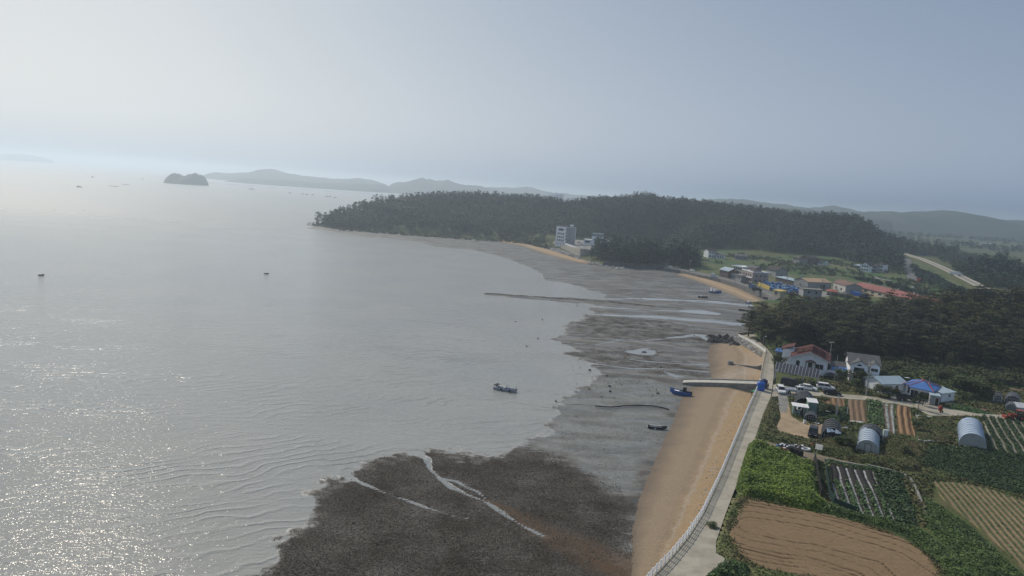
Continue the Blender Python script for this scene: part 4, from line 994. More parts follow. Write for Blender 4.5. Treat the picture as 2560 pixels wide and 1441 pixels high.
def forest_pts(seed, x0, x1, y0, y1, step, thr):
    g = np.random.default_rng(seed); X, Y = np.meshgrid(np.arange(x0, x1, step), np.arange(y0, y1, step)); X = (X + g.uniform(-.45, .45, X.shape) * step).ravel(); Y = (Y + g.uniform(-.45, .45, Y.shape) * step).ravel()
    h, f = hills(X, Y); k = (f > thr) & (Y > 400) & (sdist(X, Y, COAST_POLY) > 3) & (np.abs(X) < .80 * Y + 10)
    for c in CLEAR: k &= ~inside(X, Y, c)
    k &= ~inside(X, Y, VPLAIN)
    return X[k], Y[k], f[k]
X, Y, f = forest_pts(1, -230, 820, 400, 960, 6.0, .035)
xy = np.c_[X, Y]; lt = fnoise(X, Y, 70, 61, 3); lowf = f < .45
kl = ((lt > .50) & lowf) | ((lt > .60) & (f < .8))
tree_mass('forest', 'pine forest covering the headland and ridges across the bay', xy[~kl], 11, 3.6, 48, FARPINE, 5, size=1.9)
tree_mass('forest', 'lighter green broadleaf woods on the lower slopes across the bay', xy[kl], 8, 4.2, 50, mat('far_broad_leaves', (0.050, 0.072, 0.026), .85, (0.032, 0.050, 0.020), scale=.03, island=.5), 6)
g = np.random.default_rng(33); q = sample_in(pts([(805,562),(900,570),(1000,580),(1100,589),(1200,597),(1300,608),(1372,616),(1378,600),(1300,588),(1200,578),(1100,568),(1000,560),(900,550),(830,546)], 6), 520, 34)
q = np.array([p for p in q if sdist(np.array(p[0]), np.array(p[1]), COAST_POLY) > 5]); lt2 = (q[:, 0] > -95) & (g.random(len(q)) < .7)
tree_mass('forest', 'dark trees along the foot of the headland', q[~lt2], 9, 3.8, 60, FARPINE, 35, size=1.6, t0=.1); tree_mass('shore_scrub', 'light green scrub along the foot of the headland', q[lt2], 4, 4.0, 50, MATS['far_broad_leaves'], 36, size=1.4, t0=.05)
# headland tip and shore shrubs
c = pts([(778,560),(800,560),(830,560),(850,572),(900,576),(1000,584),(1100,591),(1200,599),(1250,602),(1330,612),(1375,620)], 2)
q = resample(c, 230); q = q + np.random.default_rng(3).normal(size=q.shape) * [3, 3.5] + [0, 5]
tree_mass('shore_shrubs', 'green shrubs along the foot of the headland', q, 4.0, 3.0, 40, MATS['far_broad_leaves'], 8, size=1.2)
# pine clump on the point across the bay
CL = pts([(1468,640),(1480,652),(1560,661),(1640,665),(1690,670),(1745,672),(1748,654),(1700,648),(1600,645),(1530,640),(1490,637)], 3)
q = sample_in(CL, 190, 9)
q = np.array([p for p in q if sdist(np.array(p[0]), np.array(p[1]), COAST_POLY) > 2])
tree_mass('pine_clump', 'dark pines on the point beside the stone wall across the bay', q, 13.5, 4.4, 150, FARPINE, 12, size=1.4, t0=.08, zoff=np.full(len(q), 3.0))
# scattered trees on the plain beyond
g = np.random.default_rng(14); X = g.uniform(250, 2200, 9000); Y = g.uniform(820, 2300, 9000)
k = (X > .33 * Y) & (X < .82 * Y) & (fnoise(X, Y, 120, 71, 3) > .56)
tree_mass('plain_woods', 'dark tree clumps over the distant plain', np.c_[X[k], Y[k]], 9, 6.5, 18, FARPINE, 15, size=3.2)
# shrubs in the village fields
g = np.random.default_rng(15); X = g.uniform(100, 420, 5200); Y = g.uniform(330, 640, 5200)
VF = pts([(1700,668),(1760,640),(2240,650),(2262,690),(2290,712),(2480,735),(2600,760),(2600,790),(2400,745),(2310,740),(2120,702),(1990,700),(1900,680),(1800,676)], 3)
k = inside(X, Y, VF) & (fnoise(X, Y, 32, 73, 3) > .53); 
tree_mass('field_scrub', 'low scrub patches in the fields behind the village', np.c_[X[k], Y[k]], 1.5, 2.0, 22, MATS['far_broad_leaves'], 16, size=.9)
SL = pts([(2275,668),(2310,684),(2360,706),(2410,730),(2435,750),(2390,744),(2340,716),(2300,706),(2282,684)], 4)
q = sample_in(SL, 170, 17); tree_mass('bank_woods', 'scrubby trees on the bank below the highway', q, 2.4, 3.0, 60, FARPINE, 18, size=1.1)
SL = pts([(2320,640),(2400,640),(2490,660),(2520,690),(2480,700),(2420,688),(2360,664)], 5)
q = sample_in(SL, 190, 19); tree_mass('bank_woods', 'woods on the far side of the highway', q, 6, 3.6, 50, FARPINE, 20, size=1.3)
SL = pts([(2395,742),(2440,750),(2480,760),(2500,790),(2380,765)], 3)
q = sample_in(SL, 120, 23); tree_mass('bank_woods', 'woods between the red-roofed hall and the grove', q, 6, 3.6, 70, FARPINE, 24, size=1.1)
q = resample(pts([(2140,702),(2200,714),(2260,728),(2330,744)], 3), 60) + g.normal(size=(60, 2)) * 1.4
tree_mass('hedge', 'green hedge behind the long red roof', q, 2.6, 1.8, 60, FARPINE, 25, size=.9)

# ================================================================ materials of things
def M(n, c, r=.6, c2=None, **k): return mat(n, c, r, c2, **k)
BLACKM = M('black_plastic', (0.018, 0.018, 0.02), .6); GLASS = M('dark_glass', (0.02, 0.025, 0.03), .08, scale=.5)
TYRE = M('tyre_rubber', (0.015, 0.015, 0.015), .8); RIM = M('alloy_rim', (0.4, 0.4, 0.4), .35)
CARW = M('white_car_paint', (0.72, 0.73, 0.74), .25, (0.66, 0.67, 0.68)); CARB = M('black_car_paint', (0.015, 0.016, 0.018), .2)
CARG = M('dark_grey_car_paint', (0.035, 0.037, 0.040), .25); CARS = M('silver_car_paint', (0.35, 0.36, 0.37), .3)
CARBL = M('blue_truck_paint', (0.03, 0.08, 0.22), .4); LAMP = M('lamp_lens', (0.6, 0.6, 0.55), .2); REDL = M('tail_lens', (0.35, 0.02, 0.02), .3)
BLUEP = M('blue_plastic', (0.020, 0.100, 0.42), .45, (0.03, 0.13, 0.45), scale=2); NAVYP = M('navy_plastic', (0.012, 0.03, 0.11), .5)
GALV = MATS['galv']; POLEM = M('pole_concrete', (0.33, 0.32, 0.30), .85, (0.24, 0.235, 0.22)); POLED = M('dark_pole', (0.09, 0.085, 0.08), .8)
WALLW = M('white_render', (0.82, 0.84, 0.86), .8, (0.68, 0.71, 0.74), scale=.6); WALLG = M('grey_render', (0.30, 0.31, 0.33), .85, (0.24, 0.25, 0.26), scale=.5)
WALLP = M('dull_pink_render', (0.36, 0.29, 0.28), .85, (0.28, 0.23, 0.22), scale=.4); WALLC = M('cream_panel', (0.46, 0.42, 0.33), .8, (0.38, 0.35, 0.28), scale=.3)
REDTILE = M('red_roof_tile', (0.115, 0.032, 0.024), .6, (0.075, 0.025, 0.020), scale=1.5, bump=.05, bscale=4); GREYTILE = M('grey_roof_tile', (0.12, 0.125, 0.125), .8, (0.085, 0.088, 0.09), scale=1.2, bump=.04, bscale=5)
BLUEROOF = M('blue_roof_sheet', (0.075, 0.185, 0.46), .55, (0.06, 0.15, 0.38), scale=.6); PALEROOF = M('pale_roof_sheet', (0.36, 0.45, 0.50), .6, (0.28, 0.36, 0.42), scale=.5)
REDRIDGE = M('red_ridge', (0.40, 0.09, 0.05), .6); REDROOF2 = M('faded_red_sheet', (0.30, 0.115, 0.10), .7, (0.24, 0.10, 0.088), scale=.12); TANROOF = M('tan_sheet', (0.45, 0.31, 0.19), .7, (0.36, 0.25, 0.16), scale=.15)
BROWNROOF = M('brown_sheet', (0.20, 0.12, 0.095), .7, (0.15, 0.09, 0.075), scale=.15); DARKROOF = M('dark_roof', (0.05, 0.045, 0.045), .8); FRAMEW = M('white_frame', (0.6, 0.62, 0.62), .5)
WOODD = M('dark_wood', (0.05, 0.035, 0.025), .8); GREENP = M('pale_green_panel', (0.16, 0.25, 0.22), .7, (0.12, 0.19, 0.17), scale=.8); SHADE = M('black_shade_net', (0.022, 0.024, 0.025), .85, (0.012, 0.013, 0.014), scale=2)
FILM = M('silver_film', (0.42, 0.50, 0.58), .38, (0.34, 0.42, 0.50), scale=.9, bump=.06, bscale=1.2); FILM2 = M('clear_film', (0.36, 0.46, 0.58), .22, (0.46, 0.55, 0.66), scale=.8, bump=.10, bscale=1.5)
FILMW = M('cloudy_end_film', (0.42, 0.42, 0.38), .5, (0.34, 0.35, 0.33), scale=1.0); TARP = M('dark_tarp', (0.05, 0.055, 0.065), .5, (0.10, 0.11, 0.12), scale=.8, bump=.15, bscale=1.5)
YELLOW = M('yellow_panel', (0.52, 0.40, 0.10), .7, (0.42, 0.33, 0.1), scale=.4); ORANGE = M('orange_plastic', (0.55, 0.10, 0.03), .5); REDP = M('red_machine_paint', (0.32, 0.055, 0.03), .5, (0.22, 0.05, 0.03), scale=2)
TEAL = M('teal_panel', (0.10, 0.30, 0.24), .6); BRICK = M('brown_brick', (0.13, 0.085, 0.07), .9, (0.10, 0.07, 0.055), scale=1); SKIN = M('skin', (0.35, 0.22, 0.16), .6); CLOTH = M('dark_cloth', (0.025, 0.028, 0.035), .9)
STONEW = M('stone_wall', (0.42, 0.40, 0.34), .9, (0.27, 0.26, 0.23), scale=.35, bump=.1, bscale=.8); STONED = M('dark_stone_wall', (0.13, 0.13, 0.125), .9, (0.07, 0.07, 0.07), scale=.5, bump=.2, bscale=.9)

def hd(a, b, z=3.0):
    p, q = at(*a, z), at(*b, z); return math.atan2(q.y - p.y, q.x - p.x)

# ================================================================ buildings
def gable(mb, x0, x1, y0, y1, h, rh, ax, m=0):
    if ax == 'y':
        xm = (x0 + x1) / 2; sec = [(x0, 0), (x1, 0), (x1, h), (xm, h + rh), (x0, h)]; mb.loft([[(u, y, v) for u, v in sec] for y in (y0, y1)], m)
    else:
        ym = (y0 + y1) / 2; sec = [(y0, 0), (y1, 0), (y1, h), (ym, h + rh), (y0, h)]; mb.loft([[(x, u, v) for u, v in sec] for x in (x0, x1)], m)
def groof(mb, x0, x1, y0, y1, h, rh, ax, ov=.45, t=.16, m=0):
    a0, a1 = (x0, x1) if ax == 'y' else (y0, y1); am = (a0 + a1) / 2; s = rh / (am - a0); e = h - ov * s + .02
    sec = [(a0 - ov, e), (am, h + rh + .03), (a1 + ov, e), (a1 + ov, e + t), (am, h + rh + .03 + t), (a0 - ov, e + t)]
    b0, b1 = (y0 - ov, y1 + ov) if ax == 'y' else (x0 - ov, x1 + ov)
    mb.loft([[(u, b, v) if ax == 'y' else (b, u, v) for u, v in sec] for b in (b0, b1)], m)
def hiproof(mb, x0, x1, y0, y1, h, rh, ov=.45, m=0, t=.12):
    x0 -= ov; x1 += ov; y0 -= ov; y1 += ov; k = min(x1 - x0, y1 - y0) / 2 * .95
    if x1 - x0 > y1 - y0: r = [(x0 + k, (y0 + y1) / 2), (x1 - k, (y0 + y1) / 2)]
    else: r = [((x0 + x1) / 2, y0 + k), ((x0 + x1) / 2, y1 - k)]
    v = [(x0, y0, h), (x1, y0, h), (x1, y1, h), (x0, y1, h), (x0, y0, h + t), (x1, y0, h + t), (x1, y1, h + t), (x0, y1, h + t), (r[0][0], r[0][1], h + rh), (r[1][0], r[1][1], h + rh)]
    if x1 - x0 > y1 - y0: f = [(4, 5, 9, 8), (5, 6, 9), (6, 7, 8, 9), (7, 4, 8)]
    else: f = [(4, 5, 8), (5, 6, 9, 8), (6, 7, 9), (7, 4, 8, 9)]
    mb.add(v, [(3, 2, 1, 0), (0, 1, 5, 4), (1, 2, 6, 5), (2, 3, 7, 6), (3, 0, 4, 7)] + f, m); return r
def opening(t, kind, face, u, z, w, h, W, D, frame=None, glass=None):
    """window or door leaf with its frame on one wall; face F,B,L,R"""
    mb = MB(); fr = .07
    def put(du, dz, ww, hh, off, m):
        if face == 'F': mb.box((u + du, -off, z + dz), (ww, .06, hh), m=m)
        elif face == 'B': mb.box((u + du, D + off, z + dz), (ww, .06, hh), m=m)
        elif face == 'L': mb.box((-off, u + du, z + dz), (.06, ww, hh), m=m)
        else: mb.box((W + off, u + du, z + dz), (.06, ww, hh), m=m)
    put(0, 0, w, h, .015, 1)
    for du, dz, ww, hh in ((-w / 2, 0, fr, h + fr), (w / 2, 0, fr, h + fr), (0, h / 2, w - fr, fr), (0, -h / 2, w - fr, fr)): put(du, dz, ww, hh, .035, 0)
    if w > 1.3 and kind == 'window': put(0, 0, fr * .8, h - fr, .033, 0)
    return mb.build(kind, [frame or FRAMEW, glass or GLASS], t)
def bldg(name, label, cat, a, b, D, h, roof, wallm, roofm, wins=(), z=3.0, rh=1.4, ov=.4, group=None, z0=-1.5, W=None, doors=(), pt=None):
    p, q = (pt if pt else (at(*a, z), at(*b, z))); W = W or (q - p).to_2d().length; rz = math.atan2(q.y - p.y, q.x - p.x)
    t = thing(name, label, cat, (p.x, p.y, z), rz, group); mb = MB()
    if roof == 'gx': gable(mb, 0, W, 0, D, h, rh, 'x')
    elif roof == 'gy': gable(mb, 0, W, 0, D, h, rh, 'y')
    else: mb.box((W / 2, D / 2, h / 2), (W, D, h))
    mb.box((W / 2, D / 2, z0 / 2), (W + .1, D + .1, -z0)); mb.build('wall', wallm, t)
    mb = MB()
    if roof in ('gx', 'gy'): groof(mb, 0, W, 0, D, h, rh, roof[1], ov)
    elif roof == 'hip': hiproof(mb, 0, W, 0, D, h + .003, rh, ov)
    elif roof == 'shed': mb.loft([[(x, -ov, h + .02), (x, D + ov, h + rh), (x, D + ov, h + rh + .12), (x, -ov, h + .14)] for x in (-ov, W + ov)])
    else:
        mb.box((W / 2, D / 2, h + .06), (W + 2 * ov, D + 2 * ov, .12))
        if rh > 0:
            for c, d in (((W / 2, -ov + .1), (W + 2 * ov, .2)), ((W / 2, D + ov - .1), (W + 2 * ov, .2)), ((-ov + .1, D / 2), (.2, D + 2 * ov - .4)), ((W + ov - .1, D / 2), (.2, D + 2 * ov - .4))): mb.box((c[0], c[1], h + .12 + rh / 2), (d[0], d[1], rh))
    mb.build('roof', roofm, t)
    for w in wins: opening(t, 'window', w[0], w[1] * (W if w[0] in 'FB' else D), w[2], w[3], w[4], W, D)
    for w in doors: opening(t, 'door', w[0], w[1] * (W if w[0] in 'FB' else D), w[2], w[3], w[4], W, D, glass=WOODD)
    return t, W, D
def grid_wins(face, n, zs, w, h, lo=.08, hi=.92): return [(face, lo + (hi - lo) * (i + .5) / n, z, w, h) for i in range(n) for z in zs]

# --- white house with the dark red tiled roof
p_ = at(1977,927,3.0); rz_ = math.radians(-25)
t, W, D = bldg('red_roof_house', 'white house with dark red tiled roof behind the solar carport', 'house', (1978,926), (2060,947), 12.0, 4.5, 'gy', WALLW, REDTILE, [('F', .78, 2.4, 2.1, 1.5), ('R', .3, 2.4, 1.4, 1.3), ('R', .7, 2.4, 1.4, 1.3), ('L', .3, 2.6, 1.2, 1.2), ('L', .7, 2.6, 1.2, 1.2)], rh=1.9, ov=.7, doors=[('F', .52, 2.2, 1.1, 2.3)], pt=(p_, p_ + Vector((9.6 * math.cos(rz_), 9.6 * math.sin(rz_), 0))))
mb = MB(); s = 1.9 / (W / 2)
for k in range(2):      # raised upper tile tiers
    for sg in (-1, 1):
        for y0, y1, u0, u1 in ((1.2, 8.5, .25 + k * 2.0, 1.9 + k * 2.0),):
            xs_ = (W / 2 + sg * u0, W / 2 + sg * u1); zs_ = (4.5 + 1.9 - u0 * s + .42, 4.5 + 1.9 - u1 * s + .30)
            mb.loft([[(xs_[0], y, zs_[0]), (xs_[1], y, zs_[1]), (xs_[1], y, zs_[1] + .14), (xs_[0], y, zs_[0] + .14)] for y in (y0, y1)])
            for j in range(12):
                yy = y0 + (y1 - y0) * (j + .5) / 12; mb.tube((xs_[0], yy, zs_[0] + .17), (xs_[1], yy, zs_[1] + .17), .07, n=5)
mb.build('roof_tiers', REDTILE, t)
MB().box((W / 2, 5.2, 6.62), (.3, 9.5, .3)).build('ridge', REDTILE, t)
mb = MB()
for k in range(9): mb.tube((W * .17 + .5 * math.cos(math.pi * k / 9), -.06, 2.9 + .5 * math.sin(math.pi * k / 9)), (W * .17 + .5 * math.cos(math.pi * (k + 1) / 9), -.06, 2.9 + .5 * math.sin(math.pi * (k + 1) / 9)), .06, n=5)
n_ = 12; mb.add([(W * .17 - .5, -.04, 1.9), (W * .17 + .5, -.04, 1.9)] + [(W * .17 + .5 * math.cos(math.pi * k / n_), -.04, 2.9 + .5 * math.sin(math.pi * k / n_)) for k in range(n_ + 1)], [tuple(range(n_ + 3))], 1)
tag(mb.build('arched_window', [WOODD, GLASS], t), 'arched window')
mb = MB(); groof(mb, W * .40, W * .66, -1.3, -.2, 3.55, .45, 'y', .15, .12); mb.build('porch_roof', REDTILE, t)
mb = MB()
for x in (W * .40, W * .66): mb.box((x, -1.2, 1.75), (.16, .16, 3.5))
mb.build('porch_posts', WOODD, t)
mb = MB()
for sg in (-1, 1):
    x0_, z0_ = W / 2, 4.5 + 1.9 - .05; x1_, z1_ = W / 2 + sg * (W / 2 + .7), 4.5 - .7 * s - .05
    mb.loft([[(x0_, y, z0_ - .18), (x1_, y, z1_ - .18), (x1_, y, z1_ + .12), (x0_, y, z0_ + .12)] for y in (-.78, -.70)])
mb.build('bargeboard', FRAMEW, t)
mb = MB(); mb.box((-1.6, 8.5, 2.6), (3.2, 5.0, 5.2)); mb.build('side_wing', WALLW, t)
mb = MB(); mb.loft([[(-3.6, y, 5.0), (.0, y, 6.3), (.0, y, 6.5), (-3.6, y, 5.2)] for y in (5.6, 11.5)]); mb.build('wing_roof', REDTILE, t)
for zz in (3.9, 1.8): opening(t, 'window', 'L', 8.5, zz, 1.4, 1.1, W, D).location = (-3.2, 0, 0)
# --- solar carport
A_, B_, C2, D2 = at(1936,928,5.5), at(2046,946,5.5), at(2051,924,7.4), at(1942,905,7.4)
sc_ = thing('solar_carport', 'long carport roofed with solar panels in front of the red-roofed house', 'carport', (A_.x, A_.y, 3.0))
O = Vector((A_.x, A_.y, 3.0)); PANEL = M('solar_cell', (0.040, 0.045, 0.062), .5, (0.055, 0.058, 0.075), scale=.8, spec=.25)
def cp(u, v, dz=0): p = (A_.lerp(B_, u)).lerp(D_.lerp(C2, u) if False else D2.lerp(C2, u), v); return p - O + Vector((0, 0, dz))
for i in range(13):
    for j in range(4):
        u0, u1, v0, v1 = (i + .07) / 13, (i + .93) / 13, (j + .03) / 4, (j + .97) / 4
        q4 = [cp(u0, v0, .04), cp(u1, v0, .04), cp(u1, v1, .04), cp(u0, v1, .04)]
        MB().add(q4 + [p + Vector((0, 0, -.05)) for p in q4], [(0, 1, 2, 3), (7, 6, 5, 4), (0, 4, 5, 1), (1, 5, 6, 2), (2, 6, 7, 3), (3, 7, 4, 0)]).build('solar_panel', PANEL, sc_)
mb = MB(); q4 = [cp(0, 0, -.03), cp(1, 0, -.03), cp(1, 1, -.03), cp(0, 1, -.03)]
for i in range(14): mb.tube(cp(i / 13, 0, .02), cp(i / 13, 1, .02), .045, n=4)
for j in range(5): mb.tube(cp(0, j / 4, .0), cp(1, j / 4, .0), .03, n=4)
mb.build('frame', FRAMEW, sc_)
for u in (.02, .34, .66, .98):
    for v in (.08, .92):
        p = cp(u, v, -.05); MB().tube((p.x, p.y, -.2), p, .09, n=6).build('post', GALV, sc_)
# --- white two-storey house with grey roof
t, W, D = bldg('grey_roof_house', 'white two-storey house with grey tiled roof and balcony', 'house', (2119,950), (2191,960), 8.5, 5.4, 'gx', WALLW, GREYTILE, [('R', .3, 4.2, 1.6, 1.1), ('R', .3, 1.4, 1.6, 1.2)], rh=1.7, ov=.6)
mb = MB(); gable(mb, .0, 4.6, -1.6, .3, 5.0, 1.3, 'y'); mb.build('front_bay', WALLW, t)
mb = MB(); groof(mb, 0, 4.6, -1.6, 2.2, 5.0, 1.3, 'y', .5, .15); mb.build('bay_roof', GREYTILE, t)
mb = MB(); gable(mb, W - 2.6, W, -1.9, .3, 5.3, .9, 'y'); mb.build('right_wing', WALLW, t)
mb = MB(); groof(mb, W - 2.6, W, -1.9, 2.0, 5.3, .9, 'y', .35, .15); mb.build('wing_roof', GREYTILE, t)
def fwin(t, x, y, z, w, h): o = opening(t, 'window', 'F', x, z, w, h, 9, 9); o.location = (0, y, 0); return o
fwin(t, 2.3, -1.6, 3.6, 2.6, 1.3); fwin(t, 2.3, -1.6, 1.1, 2.4, 1.9); fwin(t, W - 1.3, -1.9, 4.2, 1.8, .9); fwin(t, W - 1.3, -1.9, 1.5, 1.6, 1.2); fwin(t, W * .58, 0, 3.8, 1.0, 1.6)
n_ = 10; mb = MB(); mb.add([(2.3 + .6 * math.cos(math.pi * k / n_), -1.66, 4.75 + .5 * math.sin(math.pi * k / n_)) for k in range(n_ + 1)], [tuple(range(n_ + 1))]); mb.build('attic_window', GLASS, t)
mb = MB(); mb.box((2.6, -2.3, 2.75), (5.8, 1.3, .12))
mb.build('balcony', PALECONC, t); mb = MB()
for i in range(12): mb.box((-.2 + i * .51, -2.9, 3.2), (.05, .05, .8))
mb.box((2.6, -2.9, 3.62), (5.8, .07, .07)); mb.build('balustrade', BLACKM, t)
mb = MB(); mb.loft([[(x, -3.3, 2.3), (x, -1.7, 2.62), (x, -1.7, 2.69), (x, -3.3, 2.38)] for x in (-.3, 3.6)]); mb.build('porch_roof', FRAMEW, t)
# small grey-roof annexe, arched white canopy, blue sheet roofs
bldg('annexe', 'low annexe with weathered grey roof between the two white houses', 'outbuilding', (2073,936), (2118,940), 4, 2.6, 'gx', WALLG, GREYTILE, [('F', .3, 1.4, 1, .8)], rh=.9)
def tunnel(name, label, cat, a, b, L, h, m, ribm=None, endm=None, z=3.0, ribs=8, thick=None, tilt=0.0, door=False, back=True, group=None, openf=False, dirpx=None):
    p, q = at(*a, z), at(*b, z); dd = at(*(dirpx or (a[0] + 1, a[1] - 12)), z) - p; rz = math.atan2(dd.y, dd.x) - math.pi / 2; W = (q - p).to_2d().length * abs(math.cos(math.atan2(q.y - p.y, q.x - p.x) - rz))
    t = thing(name, label, cat, (p.x, p.y, z), rz, group); n = 16; arc = []
    for k in range(n + 1):
        a_ = math.pi * k / n; arc.append((W / 2 - W / 2 * math.cos(a_), h * (math.sin(a_) ** .75 if 0 < k < n else 0)))
    g = random.Random(len(name) + int(p.x)); mb = MB(); nl = ribs * 2; rings = []
    for j in range(nl + 1):
        sag = .0 if j % 2 == 0 else -.05 - .03 * g.random(); y = L * j / nl
        rings.append([(W / 2 + (x - W / 2) * (1 + sag * .6), y, zz * (1 + sag)) for x, zz in arc])
    mb.loft(rings, cap=False, closed=False); o = mb.build('cover', m, t, smooth=True)
    for j in range(ribs + 1):
        y = L * j / ribs; rg = []
        for k in range(n + 1):
            ca, sa = (arc[k][0] - W / 2) / (W / 2), max(.05, arc[k][1] / h); q_ = math.hypot(ca, sa); ca /= q_; sa /= q_
            rg.append([(arc[k][0] + ca * o1, y + o2, arc[k][1] + sa * o1 + .01) for o1, o2 in ((.06, -.04), (.06, .04), (-.02, .04), (-.02, -.04))])
        MB().loft(rg).build('rib', ribm or GALV, t)
    for yy, on in ((-.02, not openf), (L + .02, back)):
        if not on: continue
        MB().add([(x, yy, zz) for x, zz in arc], [tuple(range(n + 1))]).build('end_sheet', endm or m, t)
    if not openf:
        mb = MB()
        for x in np.linspace(W * .15, W * .85, 5):
            zz = h * max(.05, 1 - (2 * x / W - 1) ** 2) ** .42; mb.tube((x, -.06, 0), (x, -.06, zz), .03, n=4)
        for zz in (h * .35, h * .65): mb.tube((W * .06, -.06, zz), (W * .94, -.06, zz), .03, n=4)
        mb.build('end_frame', ribm or GALV, t)
    if door: opening(t, 'door', 'F', W * .5, h * .38, 1.1, h * .76, W, L, frame=BLACKM, glass=endm).location = (0, -.06, 0)
    return t
tunnel('canopy', 'white arched canopy beside the annexe', 'canopy', (2058,945), (2093,952), 3.5, 1.9, M('white_sheet', (0.62, 0.66, 0.70), .5), openf=True, ribs=3)
bldg('outbuilding', 'low shed with bright blue sheet roof between the white houses', 'outbuilding', (2080,941), (2116,946), 3.2, 2.0, 'shed', WALLG, BLUEROOF, rh=.5)
bldg('outbuilding', 'small hut with blue roof left of the red-roofed house', 'outbuilding', (1938,893), (1953,896), 3.0, 2.0, 'shed', WALLG, BLUEROOF, rh=.5)
# --- blue-roofed farmhouse round a yard
t, W, D = bldg('farmhouse_wing', 'long white farmhouse wing with pale blue-grey roof', 'house', (2203,984), (2262,983), 6.0, 2.7, 'gx', WALLW, PALEROOF, [('F', .35, 1.5, .9, .9), ('F', .12, 1.5, .9, .9)], rh=1.1, ov=.5, doors=[('F', .62, 1.1, .9, 2.0)])
t, W, D = bldg('farmhouse', 'farmhouse with blue hipped roof at the back of the yard', 'house', (2262,985), (2322,999), 6.5, 2.7, 'hip', WALLW, BLUEROOF, [('F', .25, 1.3, 1.8, 1.6), ('F', .75, 1.3, 1.2, 1.2)], rh=1.5, ov=.6)
mb = MB(); mb.tube((-.6, -.6, 2.85), (3.2, D / 2, 4.25), .12, n=5); mb.tube((3.2, D / 2, 4.27), (W - 3.2, D / 2, 4.27), .14, n=5); mb.tube((W - 3.2, D / 2, 4.25), (W + .6, -.6, 2.85), .12, n=5); mb.build('ridge', REDRIDGE, t)
p_ = at(2325,1005,3.0); q_ = at(2272,993,3.0)
t, W, D = bldg('farmhouse', 'white farmhouse with blue hipped roof and red ridges nearest the lane', 'house', (2272,993), (2325,1005), 7.2, 2.8, 'hip', WALLW, BLUEROOF, [('F', .22, 1.3, 1.7, 1.7), ('F', .72, 1.3, 1.9, 1.7), ('R', .75, 1.8, .8, .6)], rh=1.5, ov=.6)
mb = MB(); mb.tube((-.6, -.6, 2.95), (W * .4, D / 2, 4.35), .12, n=5); mb.tube((W * .4, D / 2, 4.37), (W * .62, D / 2, 4.37), .14, n=5); mb.tube((W * .62, D / 2, 4.35), (W + .6, -.6, 2.95), .12, n=5); mb.tube((W * .62, D / 2, 4.35), (W + .6, D + .6, 2.95), .12, n=5); mb.build('ridge', REDRIDGE, t)
bldg('shed', 'small grey flat-roofed shed at the corner of the farmhouse', 'shed', (2323,1012), (2347,1016), 3.0, 2.5, 'flat', WALLG, PALEROOF, rh=0, ov=.15, doors=[('F', .72, 1.05, .8, 2.0)])
bldg('lean_to', 'pale lean-to extension at the right end of the farmhouse', 'outbuilding', (2352,1006), (2384,1002), 3.2, 2.3, 'shed', WALLW, PALEROOF, [('F', .6, 1.5, .8, .6)], rh=.4, ov=.3)
# --- green sheds on the lane
t, W, D = bldg('garden_shed', 'pale green cabin with white slab roof carrying a machine', 'shed', (1982,1037), (2016,1042), 2.4, 2.1, 'flat', GREENP, WHITE, [('F', .22, 1.3, .7, .8)], rh=0, ov=.35, doors=[('F', .62, 1.0, .8, 1.8)])
p_ = at(1999,1025,5.3); ac = thing('air_conditioner', 'white fan unit standing on the cabin roof', 'fan unit', (p_.x, p_.y + .3, 5.225), -.1)
MB().box((0, 0, .4), (.95, .4, .8)).build('case', WHITE, ac); MB().box((0, -.21, .4), (.6, .03, .6)).build('grille', BLACKM, ac)
bldg('garden_shed', 'taller pale green shed with white sloping roof', 'shed', (2018,1033), (2041,1036), 2.4, 2.6, 'shed', GREENP, WHITE, rh=.35, ov=.15)
tunnel('net_tunnel', 'black shade-net tunnel beside the green cabin', 'tunnel', (1985,1019), (2033,1022), 7.5, 2.7, SHADE, GALV, SHADE, ribs=6, openf=True)
tunnel('net_tunnel', 'low black net tunnel in front of the green sheds', 'tunnel', (2010,1050), (2042,1053), 2.5, 1.6, SHADE, ribs=3)
tunnel('net_tunnel', 'ruined black tunnel with torn film roof beside the dirt lot', 'tunnel', (2052,1098), (2102,1106), 6.5, 2.9, SHADE, GALV, SHADE, ribs=4)
mb = MB(); p_ = at(2076,1070,5.9)
rr = random.Random(8)
for k in range(7):
    x = p_.x + rr.uniform(-1.0, 1.0); y = p_.y + rr.uniform(-1.2, .3); mb.add([(x, y, 5.9), (x + rr.uniform(.3, .9), y - rr.uniform(.3, 1.2), 5.4), (x - rr.uniform(.1, .8), y - rr.uniform(.5, 1.3), 5.3)], [(0, 1, 2)])
tag(mb.build('torn_film', FILM), 'torn pale film hanging over the ruined tunnel', 'film')
tunnel('net_tunnel', 'black mesh arch behind the grey greenhouse', 'tunnel', (2146,1098), (2206,1100), 3.5, 2.8, SHADE, ribs=3)
tunnel('greenhouse', 'grey film greenhouse with a framed door beside the track', 'greenhouse', (2139,1128), (2196,1137), 11.5, 2.7, FILM, M('film_rib', (0.40, 0.46, 0.52), .4), FILMW, ribs=8, door=True, dirpx=(2146,1088))
tunnel('greenhouse', 'clear film greenhouse beside the pale-furrowed rows', 'greenhouse', (2396,1113), (2464,1124), 14.0, 3.1, FILM2, M('film_rib2', (0.42, 0.50, 0.60), .4), FILMW, ribs=9, dirpx=(2392,1060))
p_ = at(2212,1094,3); t = thing('cabinet', 'pale green upright cabinet right of the grey greenhouse', 'cabinet', (p_.x, p_.y, 3), -.1)
MB().box((0, 0, .85), (.9, .7, 1.7)).build('case', M('pale_mint', (0.45, 0.55, 0.53), .6), t); MB().box((.05, -.37, .9), (.7, .04, 1.4)).build('door', WALLW, t)

